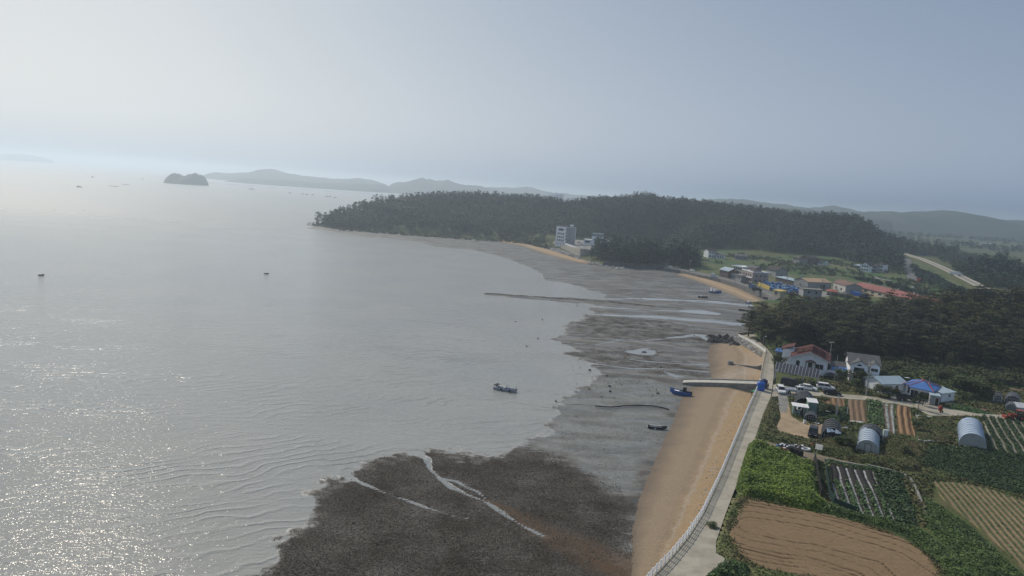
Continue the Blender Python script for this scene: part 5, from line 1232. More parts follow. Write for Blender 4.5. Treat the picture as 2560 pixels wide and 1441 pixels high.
# ================================================================ poles and lamps
def pole(a, h, label, z=3.0, r=.15, arms=0, lamp=False, cans=0, m=None, group=None, cat='utility pole', name='utility_pole', rz=.3, pt=None):
    p = pt or at(*a, z); t = thing(name, label, cat, (p.x, p.y, z if pt is None else p.z), rz, group)
    MB().tube((0, 0, -.5), (0, 0, h), r, r * .6, 8).build('pole', m or POLEM, t)
    for k in range(arms):
        MB().box((0, 0, h - .4 - k * .9), (1.8, .1, .1)).build('crossarm', GALV, t)
        mb = MB()
        for x in (-.8, -.3, .35, .8): mb.tube((x, 0, h - .35 - k * .9), (x, 0, h - .1 - k * .9), .06, n=5)
        mb.build('insulators', WHITE, t)
    for k in range(cans): MB().tube((.38 * (1 if k % 2 else -1), -.2, h * .62 - .0), (.38 * (1 if k % 2 else -1), -.2, h * .62 + .8), .24, n=8).build('transformer', M('can_grey', (0.5, 0.52, 0.53), .5), t)
    if lamp:
        MB().tube((0, 0, h), (.0, -.9, h + .25), .04, n=5).build('arm', m or GALV, t); MB().box((0, -1.1, h + .25), (.2, .5, .12)).build('lamp_head', WHITE, t)
    return t
pole((2165,990), 9.3, 'tall utility pole carrying transformers at the lane edge', arms=2, cans=3, r=.18)
pole((2086,953), 7.4, 'bare concrete pole standing in front of the annexe', r=.14, arms=0)
p_ = at(2076,925,3); pole((2070,926), 8.9, 'concrete pole rising above the red roof house, against the grove', arms=1, r=.15)
pole((1929,990), 7.0, 'dark slim pole on the verge beside the water tanks', m=POLED, arms=1, r=.11)
pole((1996,1014), 4.9, 'grey lamp pole behind the green cabin', lamp=True, r=.07, m=GALV, cat='lamp post', name='lamp_post')
pole((2088,1047), 5.6, 'left one of two slim poles over the dark garden', r=.08, m=GALV, cat='pole', name='pole'); pole((2091,1047), 5.6, 'right one of two slim poles over the dark garden', r=.08, m=GALV, cat='pole', name='pole')
pole((2117,1040), 4.6, 'pale net pole at the left edge of the ridged soil plot', r=.07, m=WHITE, cat='pole', name='pole')
pole((2170,1032), 2.6, 'short stake between the soil plot and the leaf plot', r=.05, m=WHITE, cat='pole', name='pole')
pole((2316,998), 5.8, 'thin grey pole in front of the blue farmhouse roof', r=.09, m=GALV, cat='pole', name='pole')
pole((1906,872), 4.2, 'slim street lamp at the bend of the coast road', lamp=True, r=.07, m=GALV, cat='lamp post', name='lamp_post')
pole((1845,836), 3.2, 'thin post at the tip of the white parapet', r=.05, m=GALV, cat='pole', name='pole')

# ================================================================ vehicles
def car(kind, paint, a, b, label, cat, z=3.06, L=None, group=None, mid=None, doors=False):
    p, q = at(*a, z), at(*b, z); rz = math.atan2(q.y - p.y, q.x - p.x); c = (p + q) / 2
    t = thing({'sedan': 'sedan_car', 'suv': 'suv_car', 'van': 'van', 'truck': 'pickup_truck'}[kind], label, cat, (c.x, c.y, z), rz, group)
    S = dict(sedan=(4.6, 1.8, .95, 1.42, (-2.0, -1.25, .45, 1.25)), suv=(4.6, 1.88, 1.05, 1.70, (-2.15, -1.85, .55, 1.3)), van=(4.9, 1.92, 1.15, 1.95, (-2.38, -2.15, 1.1, 1.9)), truck=(4.9, 1.75, 1.05, 1.95, (.35, .55, 1.85, 2.3)))[kind]
    L_, Wd, zb, zt, (x0, x1, x2, x3) = S; hw = Wd / 2
    rings = []
    for x, zlo, zhi, k in ((-L_ / 2, .45, zb * .85, .80), (-L_ / 2 + .15, .28, zb * .97, .96), (-L_ / 4, .25, zb, 1), (L_ / 5, .25, zb, 1), (L_ / 2 - .9, .25, zb * .93, .99), (L_ / 2 - .12, .28, zb * .72, .93), (L_ / 2, .42, zb * .60, .80)):
        rings.append([(x, -hw * k, zlo), (x, hw * k, zlo), (x, hw * k, (zlo + zhi) / 2), (x, hw * k * .93, zhi), (x, -hw * k * .93, zhi), (x, -hw * k, (zlo + zhi) / 2)])
    if kind == 'truck':
        mb = MB(); mb.box((1.35, 0, .75), (2.1, Wd, .95)); mb.box((-.95, 0, .62), (3.0, .7, .25)); mb.build('body', paint, t)
        mb = MB(); mb.box((-1.0, 0, .98), (2.9, Wd, .08))
        for yy in (-hw, hw): mb.box((-1.0, yy, 1.15), (2.9, .06, .35))
        mb.box((-2.45, 0, 1.15), (.06, Wd, .35)); mb.build('cargo_bed', paint, t)
    else: MB().loft(rings).build('body', paint, t, smooth=False)
    g = [[(x0, -hw * .9, zb - .02), (x0, hw * .9, zb - .02)], [(x1, -hw * .74, zt - .05), (x1, hw * .74, zt - .05)], [(x2, -hw * .74, zt - .05), (x2, hw * .74, zt - .05)], [(x3, -hw * .9, zb - .04), (x3, hw * .9, zb - .04)]]
    v = [p_ for r_ in g for p_ in r_]; MB().add(v, [(0, 1, 3, 2), (4, 5, 7, 6), (0, 2, 4, 6), (1, 7, 5, 3), (2, 3, 5, 4)]).build('windows', GLASS, t)
    mb = MB(); mb.box(((x1 + x2) / 2, 0, zt - .03), (x2 - x1 + .05, hw * 1.5, .07))
    for (xa, za), (xb, zb_) in (((x0, zb), (x1, zt - .04)), ((x3, zb), (x2, zt - .04)), (((x0 + x3) / 2, zb), ((x1 + x2) / 2, zt - .04))):
        for sg in (-1, 1): mb.tube((xa, sg * hw * .91, za), (xb, sg * hw * .75, zb_), .05, n=4)
    mb.build('roof', paint, t)
    for x in (-L_ * .30, L_ * .30):
        for sg in (-1, 1):
            w = MB().tube((x, sg * (hw - .22), .33), (x, sg * (hw + .015), .33), .34, n=14).build('wheel', TYRE, t)
            MB().tube((x, sg * (hw + .01), .33), (x, sg * (hw + .03), .33), .2, n=8).build('rim', RIM, w)
    for sg in (-1, 1):
        MB().box((L_ / 2 - .06, sg * hw * .62, zb * .62), (.12, .34, .16)).build('headlight', LAMP, t); MB().box((-L_ / 2 + .03, sg * hw * .66, zb * .78), (.1, .26, .2)).build('tail_light', REDL, t)
    if doors:
        for sg in (-1, 1): MB().box((.7 + .25, sg * (hw + .38), .78), (.75, .06, .75), sg * 2.1).build('open_door', paint, t)
    return t
car('suv', CARW, (1945,972), (1958,991), 'white SUV with open doors parked beside the verge', 'car', doors=True)
car('van', CARG, (1957,961), (1993,968), 'dark grey van parked under the solar carport', 'van')
car('truck', CARW, (1972,983), (1998,985), 'white pickup truck half hidden behind the black net tunnel', 'pickup truck')
car('sedan', CARW, (1999,971), (2040,978), 'white sedan parked on the lane in front of the carport', 'car')
car('suv', CARW, (2045,971), (2082,976), 'white SUV parked right of the white sedan', 'car')
car('sedan', CARB, (2060,984), (2098,989), 'black sedan parked by the small soil plot', 'car')
car('suv', CARB, (2034,1080), (2030,1097), 'black SUV alone on the dirt lot', 'car')
car('truck', CARG, (2281,1004), (2253,1001), 'dark grey truck parked in the farmhouse yard', 'pickup truck', z=3.05)

# ================================================================ tanks, person, stall
def tank(a, r, h, m, label, z=3.04):
    p = at(*a, z); t = thing('water_tank', label, 'water tank', (p.x, p.y, z)); mb = MB(); rings = []
    for zz, k in ((0, 1), (h * .3, 1.02), (h * .32, .98), (h * .6, .99), (h * .62, 1.02), (h * .88, 1), (h * .96, .8), (h, .3)): rings.append([(r * k * math.cos(a_ * math.pi / 10), r * k * math.sin(a_ * math.pi / 10), zz) for a_ in range(20)])
    mb.loft(rings).build('body', m, t, smooth=False); MB().tube((0, 0, h), (0, 0, h + .12), r * .35, n=12).build('lid', NAVYP, t); return t
tank((1901,976), 1.0, 2.3, BLUEP, 'bright blue round water tank at the head of the slipway'); tank((1909,970), .85, 2.3, NAVYP, 'dark navy round tank behind the bright blue one')
p_ = at(1886,992,1.3); t = thing('stall', 'green-topped fishing stall on the sand below the sea wall', 'stall', (p_.x, p_.y, 1.3), .9)
MB().box((0, 0, 1.5), (2.2, 1.3, .08)).build('table_top', M('green_tarp', (0.06, 0.26, 0.12), .6), t)
for x in (-1, 1):
    for y in (-.55, .55): MB().box((x, y, .6), (.07, .07, 1.8)).build('leg', WOODD, t)
MB().box((0, 0, .55), (1.6, 1.0, .5)).build('crates', M('yellow_crate', (0.45, 0.38, 0.12), .7), t)
# person standing on the road
p_ = at(1919,975,3.04); me = bpy.data.meshes.new('person')
J = dict(pel=(0, 0, .95), ch=(0, 0, 1.32), nk=(0, 0, 1.50), hd=(0, -.02, 1.68), sl=(-.19, 0, 1.42), el=(-.25, .02, 1.14), hl=(-.22, -.10, .92), sr=(.19, 0, 1.42), er=(.25, .02, 1.14), hr=(.22, -.12, .93),
         tl=(-.10, 0, .90), kl=(-.12, -.02, .50), al=(-.13, .02, .08), fl=(-.13, -.16, .04), tr=(.10, 0, .90), kr=(.12, -.02, .50), ar=(.13, .02, .08), fr=(.13, -.16, .04))
K = list(J); E = [('pel', 'ch'), ('ch', 'nk'), ('nk', 'hd'), ('ch', 'sl'), ('sl', 'el'), ('el', 'hl'), ('ch', 'sr'), ('sr', 'er'), ('er', 'hr'), ('pel', 'tl'), ('tl', 'kl'), ('kl', 'al'), ('al', 'fl'), ('pel', 'tr'), ('tr', 'kr'), ('kr', 'ar'), ('ar', 'fr')]
me.from_pydata([J[k] for k in K], [(K.index(a), K.index(b)) for a, b in E], [])
po = bpy.data.objects.new('person', me); COL.objects.link(po); po.location = p_; po.rotation_euler = (0, 0, .4); me.materials.append(CLOTH)
md = po.modifiers.new('skin', 'SKIN'); me.skin_vertices[0].data[0].use_root = True
RAD = dict(pel=.15, ch=.16, nk=.06, hd=.10, sl=.075, el=.05, hl=.04, sr=.075, er=.05, hr=.04, tl=.095, kl=.065, al=.045, fl=.04, tr=.095, kr=.065, ar=.045, fr=.04)
for i, k in enumerate(K): me.skin_vertices[0].data[i].radius = (RAD[k], RAD[k] * .85)
po.modifiers.new('sub', 'SUBSURF').levels = 1
tag(po, 'person in dark clothes standing on the road near the blue tank', 'person')
mb = MB(); rings = []
for zz, k in ((1.60, .95), (1.68, 1.1), (1.76, .95), (1.80, .5)): rings.append([(.105 * k * math.cos(a_ * math.pi / 6), -.0 + .105 * k * math.sin(a_ * math.pi / 6), zz) for a_ in range(12)])
mb.loft(rings); mb.build('hair', BLACKM, po, smooth=True)

# ================================================================ clutter by the track
rr = random.Random(21)
p_ = at(1975,1121,3.05); t = thing('junk_heap', 'heap of blue and grey tarpaulin junk beside the dirt track', 'heap', (p_.x, p_.y, 3.05), -.15)
mb = MB(); rock_lump(mb, (0, 0, 0), (2.2, .9, 1.0), 5, 12); rock_lump(mb, (-1.9, -.1, 0), (.9, .7, .8), 6, 10); rock_lump(mb, (1.9, .1, 0), (1.0, .6, .7), 7, 10); mb.build('tarpaulin', TARP, t)
mb = MB(); rock_lump(mb, (-2.3, -.3, 0), (.6, .5, .7), 8, 8); mb.build('blue_sheet', M('faded_blue_tarp', (0.08, 0.16, 0.34), .6), t)
mb = MB()
for k in range(16): mb.box((rr.uniform(-2.2, 2.4), rr.uniform(-.9, .3), rr.uniform(.5, .95)), (rr.uniform(.15, .5), rr.uniform(.15, .35), .1), rr.uniform(0, 3))
mb.build('scraps', WALLW, t)
def drum(a, label, m, r=.32, h=.8, name='drum', cat='drum'):
    p = at(*a, 3.05); t = thing(name, label, cat, (p.x, p.y, 3.05)); mb = MB()
    mb.loft([[(r * k * math.cos(q * math.pi / 7), r * k * math.sin(q * math.pi / 7), zz) for q in range(14)] for zz, k in ((0, 1), (h * .33, 1.03), (h * .66, 1.03), (h, 1), (h, .9), (h * .7, .88))]); mb.build('body', m, t)
    mb = MB().tube((0, 0, h - .02), (0, 0, h + .03), r * .5 if m is not BLACKM else r * .85, n=12); mb.build('lid', WHITE if m is not BLACKM else SHADE, t); return t
drum((1935,1126), 'blue and white drum at the edge of the vine thicket', M('drum_blue', (0.07, 0.15, 0.30), .5), .6, .8)
drum((1960,1127), 'dull red tub left of the black bins', M('tub_red', (0.28, 0.09, 0.07), .7), .5, .6, 'tub', 'tub')
for (a, l) in (((1978,1132), 'leftmost of the black bins beside the vine thicket'), ((1989,1136), 'middle of the black bins beside the vine thicket'), ((2001,1140), 'rightmost of the black bins beside the vine thicket')): drum(a, l, BLACKM, .48, 1.0, 'bin', 'bin')
drum((1993,1125), 'brown red crate tub in front of the junk heap', M('tub_brown', (0.22, 0.10, 0.07), .7), .35, .5, 'tub', 'tub')
p_ = at(2014,1126,3.05); t = thing('plastic_basin', 'white round basin ring beside the junk heap', 'basin', (p_.x, p_.y, 3.05)); mb = MB(); rings = []
for k in range(19):
    a_ = 2 * math.pi * k / 18; rings.append([((.75 + .2 * math.cos(b_)) * math.cos(a_), (.6 + .2 * math.cos(b_)) * math.sin(a_), .28 + .2 * math.sin(b_)) for b_ in [i * math.pi / 3 for i in range(6)]])
mb.loft(rings, cap=False).build('rim', WHITE, t); MB().tube((0, 0, .05), (0, 0, .3), .55, n=14).build('hollow', BLACKM, t)
p_ = at(2030,1121,3.05); t = thing('orange_marker', 'small orange marker post beside the white basin', 'marker', (p_.x, p_.y, 3.05)); mb = MB(); mb.tube((0, 0, 0), (0, 0, .9), .14, .12, 8).build('post', ORANGE, t); MB().box((0, 0, .95), (.3, .3, .1)).build('cap', REDP, t)
p_ = at(2046,1131,3.05); t = thing('board', 'pale tilted board propped on a frame by the track', 'board', (p_.x, p_.y, 3.05), -.5)
MB().add([(-.65, -.4, .7), (.65, -.4, .7), (.65, .5, 1.5), (-.65, .5, 1.5), (-.65, -.4, .64), (.65, -.4, .64), (.65, .5, 1.44), (-.65, .5, 1.44)], [(0, 1, 2, 3), (7, 6, 5, 4), (0, 4, 5, 1), (1, 5, 6, 2), (2, 6, 7, 3), (3, 7, 4, 0)]).build('panel', M('pale_board', (0.55, 0.54, 0.48), .7), t)
for x in (-.55, .55): MB().box((x, .45, .7), (.07, .07, 1.4)).build('leg', WOODD, t)
p_ = at(2033,1152,3.05); t = thing('fence_post', 'crooked pale pole standing at the corner of the vine thicket', 'post', (p_.x, p_.y, 3.05)); MB().tube((0, 0, 0), (.25, 0, 1.6), .05, n=5).tube((.25, 0, 1.6), (.8, 0, 2.3), .04, n=5).build('post', MATS['pale_board'], t)
for a, l in (((2011,1059), 'white jerrican beside the low black tunnel'),):
    p_ = at(*a, 3.05); t = thing('jerrican', l, 'jerrican', (p_.x, p_.y, 3.05)); MB().box((0, 0, .4), (.5, .4, .8), taper=.9).build('body', WHITE, t); MB().tube((0, 0, .8), (0, 0, .9), .1, n=8).build('cap', BLUEP, t)
p_ = at(2042,1061,3.05); t = thing('basin', 'small white and blue basin on the edge of the dirt lot', 'basin', (p_.x, p_.y, 3.05)); MB().loft([[(r_ * math.cos(q * .5236), .7 * r_ * math.sin(q * .5236), zz) for q in range(12)] for r_, zz in ((.35, 0), (.55, .3), (.5, .3), (.32, .08))]).build('bowl', WHITE, t); MB().tube((0, 0, .08), (0, 0, .12), .3, n=10).build('water', BLUEP, t)
# white plastic scraps
def sheetlet(a, s, label, m, z=3.1, name='plastic_sheet', cat='sheet'):
    p = at(*a, z); n = 7; X, Y = np.meshgrid(np.linspace(-.5, .5, n), np.linspace(-.5, .5, n)); g = np.random.default_rng(int(a[0])); Z = g.uniform(0, .22, X.shape) + .05
    V = np.stack([X * s[0] + p.x + g.uniform(-.1, .1, X.shape), Y * s[1] + p.y + g.uniform(-.1, .1, X.shape), Z + z], -1).reshape(-1, 3)
    return tag(mesh_np(name, V, grid_faces(n, n), m), label, cat)
FS = M('crumpled_white_plastic', (0.60, 0.62, 0.60), .6, (0.40, 0.42, 0.41), scale=3)
sheetlet((2112,1071), (1.8, .9), 'crumpled white plastic behind the ruined tunnel', FS); sheetlet((2072,1030), (1.4, .8), 'white plastic heap in the dark garden', FS, 3.9); sheetlet((2140,1056), (3.0, .8), 'white scraps along the foot of the ridged plot', FS)
sheetlet((2310,1042), (3.4, .7), 'pale rubble strip at the lane edge', FS); sheetlet((2325,1104), (5.0, .6), 'white sheeting along the bank above the bean field', FS); sheetlet((1941,1011), (.5, 1.6), 'white plank lying in the roadside weeds', FS)
sheetlet((2268,946), (1.3, .8), 'pale sheet lying in the scrub behind the farmhouse', FS, 5.2); sheetlet((2372,1010), (2.6, 1.0), 'grey scrap timber beside the lane', M('grey_scrap', (0.25, 0.25, 0.25), .8))
# stone wall lines around the plots
def wline(P, z, h, w, m, label, name='stone_kerb', cat='kerb'):
    q = resample(pts(P, z), 30); return tag(wallmesh(q, z - .3, z + h, w, m, name).build(name, m), label, cat)
wline([(2170,1166),(2220,1177),(2258,1187),(2276,1200),(2290,1225),(2305,1262),(2322,1300)], 3.0, .35, .4, CONC2, 'grey kerb curving round the right side of the film beds')
wline([(2060,1150),(2110,1158),(2170,1168)], 3.0, .25, .35, CONC2, 'grey kerb above the green border strip')
wline([(2064,1165),(2066,1200),(2072,1240),(2084,1262),(2140,1286)], 3.0, 1.2, .12, M('dark_net', (0.02, 0.05, 0.045), .8), 'low dark green net fence round the vegetable plot', 'net_fence', 'fence')
wline([(2036,1146),(2040,1175),(2046,1210),(2052,1245)], 3.0, 1.4, .12, SHADE, 'black net fence between the vines and the vegetable plot', 'net_fence', 'fence')
wline([(2290,1040),(2300,1060),(2310,1090)], 3.0, .3, .3, CONC2, 'short grey kerb right of the deep-furrowed plot')
# --- right-hand clutter: tractor, tarps
p_ = at(2540,1050,3.05); t = thing('tractor', 'red farm tractor with a front loader at the right edge of the lane', 'tractor', (p_.x, p_.y, 3.05), math.pi - .1)
MB().box((.9, 0, 1.05), (1.7, .75, .65), taper=.92).build('bonnet', REDP, t); MB().box((-.55, 0, .85), (1.3, .9, .5)).build('chassis', BLACKM, t); MB().box((-.6, 0, 2.45), (1.5, 1.4, .1)).build('canopy', REDP, t)
mb = MB()
for x in (-1.2, .05):
    for y in (-.55, .55): mb.tube((x, y, 1.1), (x, y, 2.42), .05, n=5)
mb.build('cab_frame', BLACKM, t); MB().box((-.7, 0, 1.4), (.5, .6, .5)).build('seat', BLACKM, t)
for y in (-1, 1):
    w = MB().tube((-.75, y * .55, .75), (-.75, y * .98, .75), .75, n=18).build('wheel', TYRE, t); MB().tube((-.75, y * .97, .75), (-.75, y * 1.0, .75), .4, n=12).build('rim', REDP, w)
    w = MB().tube((1.35, y * .55, .48), (1.35, y * .85, .48), .48, n=16).build('wheel', TYRE, t); MB().tube((1.35, y * .84, .48), (1.35, y * .87, .48), .26, n=10).build('rim', REDP, w)
mb = MB()
for y in (-.5, .5): mb.tube((-.1, y, 1.3), (1.6, y, 1.5), .07, n=5); mb.tube((1.6, y, 1.5), (2.5, y, .7), .07, n=5)
mb.build('loader_arms', REDP, t); MB().box((2.7, 0, .6), (.5, 1.6, .6)).build('bucket', REDP, t)
tunnel('net_tunnel', 'small grey arched tarpaulin shelter behind the tractor', 'tunnel', (2512,1026), (2541,1030), 3.0, 1.9, TARP, ribs=3, endm=M('grey_mesh', (0.14, 0.15, 0.15), .8))
tunnel('net_tunnel', 'black covered shelter with a white strip behind the tarps', 'tunnel', (2482,1006), (2504,1008), 4.5, 2.2, SHADE, WHITE, ribs=2)
tunnel('net_tunnel', 'dark tarpaulin shelter under the trees at the right edge', 'tunnel', (2510,1010), (2550,1016), 5.0, 2.6, TARP, ribs=3)
bldg('outbuilding', 'white arched hut roof at the right edge behind the tractor', 'outbuilding', (2543,1030), (2575,1034), 3.0, 1.3, 'gx', WALLW, FRAMEW, rh=.7)
p_ = at(2350,1031,3.05); t = thing('cement_mixer', 'red cement mixer standing at the lane fork', 'cement mixer', (p_.x, p_.y, 3.05), .4)
MB().loft([[(r_ * math.cos(q * .524), r_ * math.sin(q * .524), zz) for q in range(12)] for r_, zz in ((.3, .7), (.55, 1.0), (.55, 1.25), (.3, 1.7))]).build('barrel', REDP, t); MB().box((0, 0, .55), (.9, .5, .35)).build('frame', REDP, t)
for x in (-.35, .35): MB().tube((x, -.4, .25), (x, -.3, .25), .25, n=10).build('wheel', TYRE, t)

# ================================================================ boats
def hull(mb, L, Wd, h, z0=0, sheer=.25, bow=.35, m=0, square=False):
    rings = []
    for x, k, s_ in ((-.5, .72 if not square else .9, .1), (-.4, .88, .03), (-.1, 1, 0), (.2, .92, .05), (.38, .6, .4), (.47, .25, .8), (.5, .04, 1)):
        if square and x > .3: k = max(k, .5)
        hw = Wd / 2 * k; zt = z0 + h + sheer * s_ * h * 2; zl = z0 + (bow * h * s_)
        rings.append([(x * L, -hw, zt), (x * L, -hw * .7, zl), (x * L, hw * .7, zl), (x * L, hw, zt), (x * L, hw * .86, zt), (x * L, hw * .8, z0 + h * .55), (x * L, -hw * .8, z0 + h * .55), (x * L, -hw * .86, zt)])
    mb.loft(rings, m)
def boat(label, a, b, hullm, Wd, h, z=.15, deckm=None, group=None, L=None, cat='boat', name='fishing_boat', square=False):
    p, q = at(*a, z + h * .5), at(*b, z + h * .5); L = L or (q - p).to_2d().length; rz = math.atan2(q.y - p.y, q.x - p.x); c = (p + q) / 2
    t = thing(name, label, cat, (c.x, c.y, z), rz, group); mb = MB(); hull(mb, L, Wd, h, square=square); mb.build('hull', hullm, t)
    MB().box((-.05 * L, 0, h * .6), (L * .7, Wd * .72, .06)).build('deck', deckm or MATS['pale_board'], t); return t, L
BOATG = M('grey_boat_paint', (0.36, 0.38, 0.42), .5, (0.28, 0.30, 0.34), scale=.6); BOATB = M('blue_boat_paint', (0.025, 0.11, 0.38), .45, (0.03, 0.09, 0.28), scale=1)
t, L = boat('long grey work boat with blue nets afloat on the bay', (1236,969), (1291,980), BOATG, 2.1, .75, z=-.15, square=True)
rr = random.Random(4)
MB().box((-.2, 0, .72), (L * .55, 1.4, .2)).build('net_pile', M('blue_net', (0.03, 0.05, 0.13), .9, (0.06, 0.07, 0.10), scale=2), t)
mb = MB()
for k in range(9): mb.box((rr.uniform(-L * .3, L * .3), rr.uniform(-.6, .6), .88), (rr.uniform(.2, .6), rr.uniform(.2, .4), .3), rr.uniform(0, 3))
mb.build('crates', FS, t)
for x in (-.42, .0, .42):
    MB().tube((x * L, .85, .6), (x * L, .85, 1.45), .05, n=5).build('post', BLACKM, t)
MB().box((-.40 * L, 0, 1.25), (.9, 1.9, .12)).build('winch_frame', BLACKM, t)
for x in (-.1, .28): MB().tube((x * L, -1.25, .35), (x * L, -1.25, .9), .18, n=8).build('tyre_fender', TYRE, t)
t, L = boat('blue fishing boat resting where the mud meets the sand', (1728,987), (1675,977), BOATB, 2.1, 1.0, z=.35)
MB().box((-.18 * L, 0, 1.45), (.9, 1.0, 1.2), taper=.9).build('wheelhouse', BLACKM, t); mb = MB(); [mb.box((rr.uniform(-L * .38, -L * .05), rr.uniform(-.5, .5), .95), (.5, .4, .3), rr.uniform(0, 2)) for k in range(6)]; mb.build('nets', BLACKM, t)
MB().box((.2 * L, 0, .85), (1.4, 1.1, .1)).build('hatch', WHITE, t); MB().box((-.5 * L, 0, .8), (.4, .5, .8)).build('outboard_motor', BLACKM, t); MB().tube((0, 0, .7), (0, 0, 2.3), .04, n=5).build('mast', GALV, t)
t, L = boat('long dark narrow boat stranded on the grey mud', (1620,1067), (1667,1071), BLACKM, 1.1, .5, z=.3, name='rowing_boat', deckm=FS); MB().box((0, .45, .52), (L * .8, .12, .1)).build('gunwale', WHITE, t)
p_ = at(1640,1073,.35); q_ = at(1618,1066,.35); tag(MB().tube(p_, q_, .13, n=6).build('spar', WHITE), 'white spar lying beside the dark stranded boat', 'spar')
t, L = boat('blue and white boat with cabin on the far mud', (1774,731), (1803,732), BOATB, 2.6, 1.3, z=.3); MB().box((-.05 * L, 0, 1.9), (1.6, 1.6, 1.4), taper=.9).build('cabin', WHITE, t); MB().box((-.33 * L, 0, 2.2), (1.1, 1.6, 1.8)).build('stern_frame', WHITE, t); MB().tube((.15 * L, 0, 1), (.15 * L, 0, 3), .06, n=5).build('mast', WHITE, t)
t, L = boat('low black boat on the far mud left of the blue cabin boat', (1745,743), (1769,745), BLACKM, 2.0, .9, z=.3); mb = MB(); mb.box((-1, 0, 1.1), (.8, .8, .7)); mb.box((-2.4, 0, 1.1), (.6, .7, .6)); mb.build('drums', WHITE, t)
t, L = boat('small blue boat stranded near the sand before the grove', (1865,758), (1887,759), BOATB, 2.0, .9, z=.3); MB().box((-.2 * L, 0, 1.2), (.9, 1, .8)).build('wheelhouse', WHITE, t); MB().tube((-.45 * L, 0, .8), (-.45 * L, 0, 2), .05, n=5).build('mast', GALV, t)
t, L = boat('dark barge lying on the mud by the grove', (1846,776), (1864,778), BLACKM, 2.2, .8, z=.3, name='barge'); MB().box((0, 0, .9), (2.4, 1.2, .3)).build('cargo', WOODD, t)
t, L = boat('grey flat pontoon lying right of the dark barge', (1866,780), (1890,783), BOATG, 2.0, .5, z=.3, name='pontoon', cat='pontoon'); MB().box((0, 0, .62), (L * .6, .8, .2)).build('planks', WHITE, t)
t, L = boat('dark stranded boat on the far sand by the road', (1907,745), (1931,748), BLACKM, 1.8, .8, z=1.2); MB().box((0, 0, .85), (1.5, 1.0, .2)).build('hatch', WOODD, t)
# things afloat far out
t, L = boat('dark square raft afloat on the left side of the bay', (99,689), (109,687), CARG, 1.6, .5, z=-.1, name='raft', cat='raft', square=True); MB().box((0, 0, .45), (L * .7, 1.1, .3)).build('deckhouse', NAVYP, t)
t, L = boat('small dark boat drifting in the middle of the bay', (660,684.5), (672,685), BLACKM, 1.3, .45, z=-.1); MB().box((0, 0, .45), (1.2, .8, .2)).build('load', CARG, t)
def fboat(a, L, label, m=CARG, group=None, cab=True, h=1.3):
    p = at(*a, .4); t = thing('fishing_boat', label, 'boat', (p.x, p.y, -.2), .1, group); mb = MB(); hull(mb, L, L * .25, h); mb.build('hull', m, t)
    if cab: MB().box((-.15 * L, 0, h + .8), (L * .25, L * .15, 1.8), taper=.9).build('cabin', m, t); MB().tube((.2 * L, 0, h), (.2 * L, 0, h + 3), .1, n=5).build('mast', m, t)
    return t
fboat((198,468), 10, 'dark boat on the far water under the faint left island'); fboat((232,443.5), 10, 'distant boat leaving a thin wake near the horizon'); fboat((357,448.5), 8, 'distant speck of a boat left of the twin-humped island'); fboat((629,474), 15, 'pale fishing ship with high bow on the far water', M('pale_ship', (.3, .3, .3), .6), h=2)
for a, s, l in (((285,466), 20, 'long low raft left of the twin-humped island'), ((314,462), 16, 'shorter low raft nearer the twin-humped island')):
    p = at(*a, .3); t = thing('raft', l, 'raft', (p.x, p.y, 0)); MB().box((0, 0, .25), (s, 4, .7)).build('floats', CARG, t); MB().box((0, 0, .7), (s * .9, 3.2, .15)).build('planks', WOODD, t)
for i, a in enumerate(((725,483), (757,486), (768,487), (782,488), (817,492), (826,492.5), (838,494.5))):
    fboat(a, 9, ('leftmost', 'second', 'third', 'fourth', 'fifth', 'sixth', 'rightmost')[i] + ' of the grey boats moored in a line off the headland tip', group='boats moored in a line off the headland', h=1.0)
for i, a in enumerate(((739,530), (745,525), (785,527), (717,624), (866,627), (1130,657), (136,526), (174,565), (210,527), (1443,765), (1356,800), (1289,805), (1317,867), (1345,847), (1390,1004))):
    p = at(*a, 0); s = .35 if a[1] < 560 else .22; t = thing('buoy', 'small dark buoy floating on the bay', 'buoy', (p.x, p.y, 0), 0, 'buoys dotted over the bay'); mb = MB(); rock_lump(mb, (0, 0, 0), (s * 1.3, s * 1.3, s * 1.5), 3, 8); mb.build('float', BLACKM, t, smooth=True); MB().tube((0, 0, s), (0, 0, s * 2.6), .04, n=4).build('stick', BLACKM, t)
# long breakwater from the island
mb = MB(); P = [at(x, y, .5) for x, y in [(516,457.5),(600,463),(700,470),(800,477),(900,483),(1010,491)]]; q = resample([(p.x, p.y) for p in P], 40)
tag(wallmesh(q, -1, [.5 + .3 * math.sin(i * 1.7) for i in range(40)], 4, STONED, 'b').build('breakwater', STONED), 'thin dark breakwater running from the small island', 'breakwater')
mb = MB(); q = resample([(at(x, y, .5).x, at(x, y, .5).y) for x, y in [(370,440.5),(412,444)]], 10); tag(wallmesh(q, -1, .4, 3, STONED, 'b').build('breakwater', STONED), 'short dark bar left of the small island', 'breakwater')

# ================================================================ far village
sw = resample(WALL_FAR[2:10], 50)
tag(wallmesh(sw, -.2, 3.0, .6, CONC2, 'w').build('seawall', CONC), 'far sea wall in front of the village road', 'wall')
sw = resample(pts([(1668,671),(1640,668.5),(1600,666),(1560,664),(1508,660)], 2.0), 30)
tag(wallmesh(sw, -.2, 3.9, .8, STONED, 'w').build('stone_wall', STONED), 'dark stone wall below the pine clump across the bay', 'wall')
strip('village_road', [(1936,752),(1916,738),(1861,716),(1801,698),(1741,686),(1701,676),(1668,671)], [(1950,745),(1930,730),(1872,708),(1806,691),(1745,680.5),(1702,671.5),(1672,667)], 2.95, ASPH, thick=2.2, label='grey road along the far waterfront')
patch('village_yard', [(1815,690),(1860,698),(1900,704),(1925,720),(1990,735),(2060,742),(2110,740),(2130,728),(2080,722),(1996,716),(1930,700),(1880,690),(1830,684)], 3.02, CONC2, thick=.6)
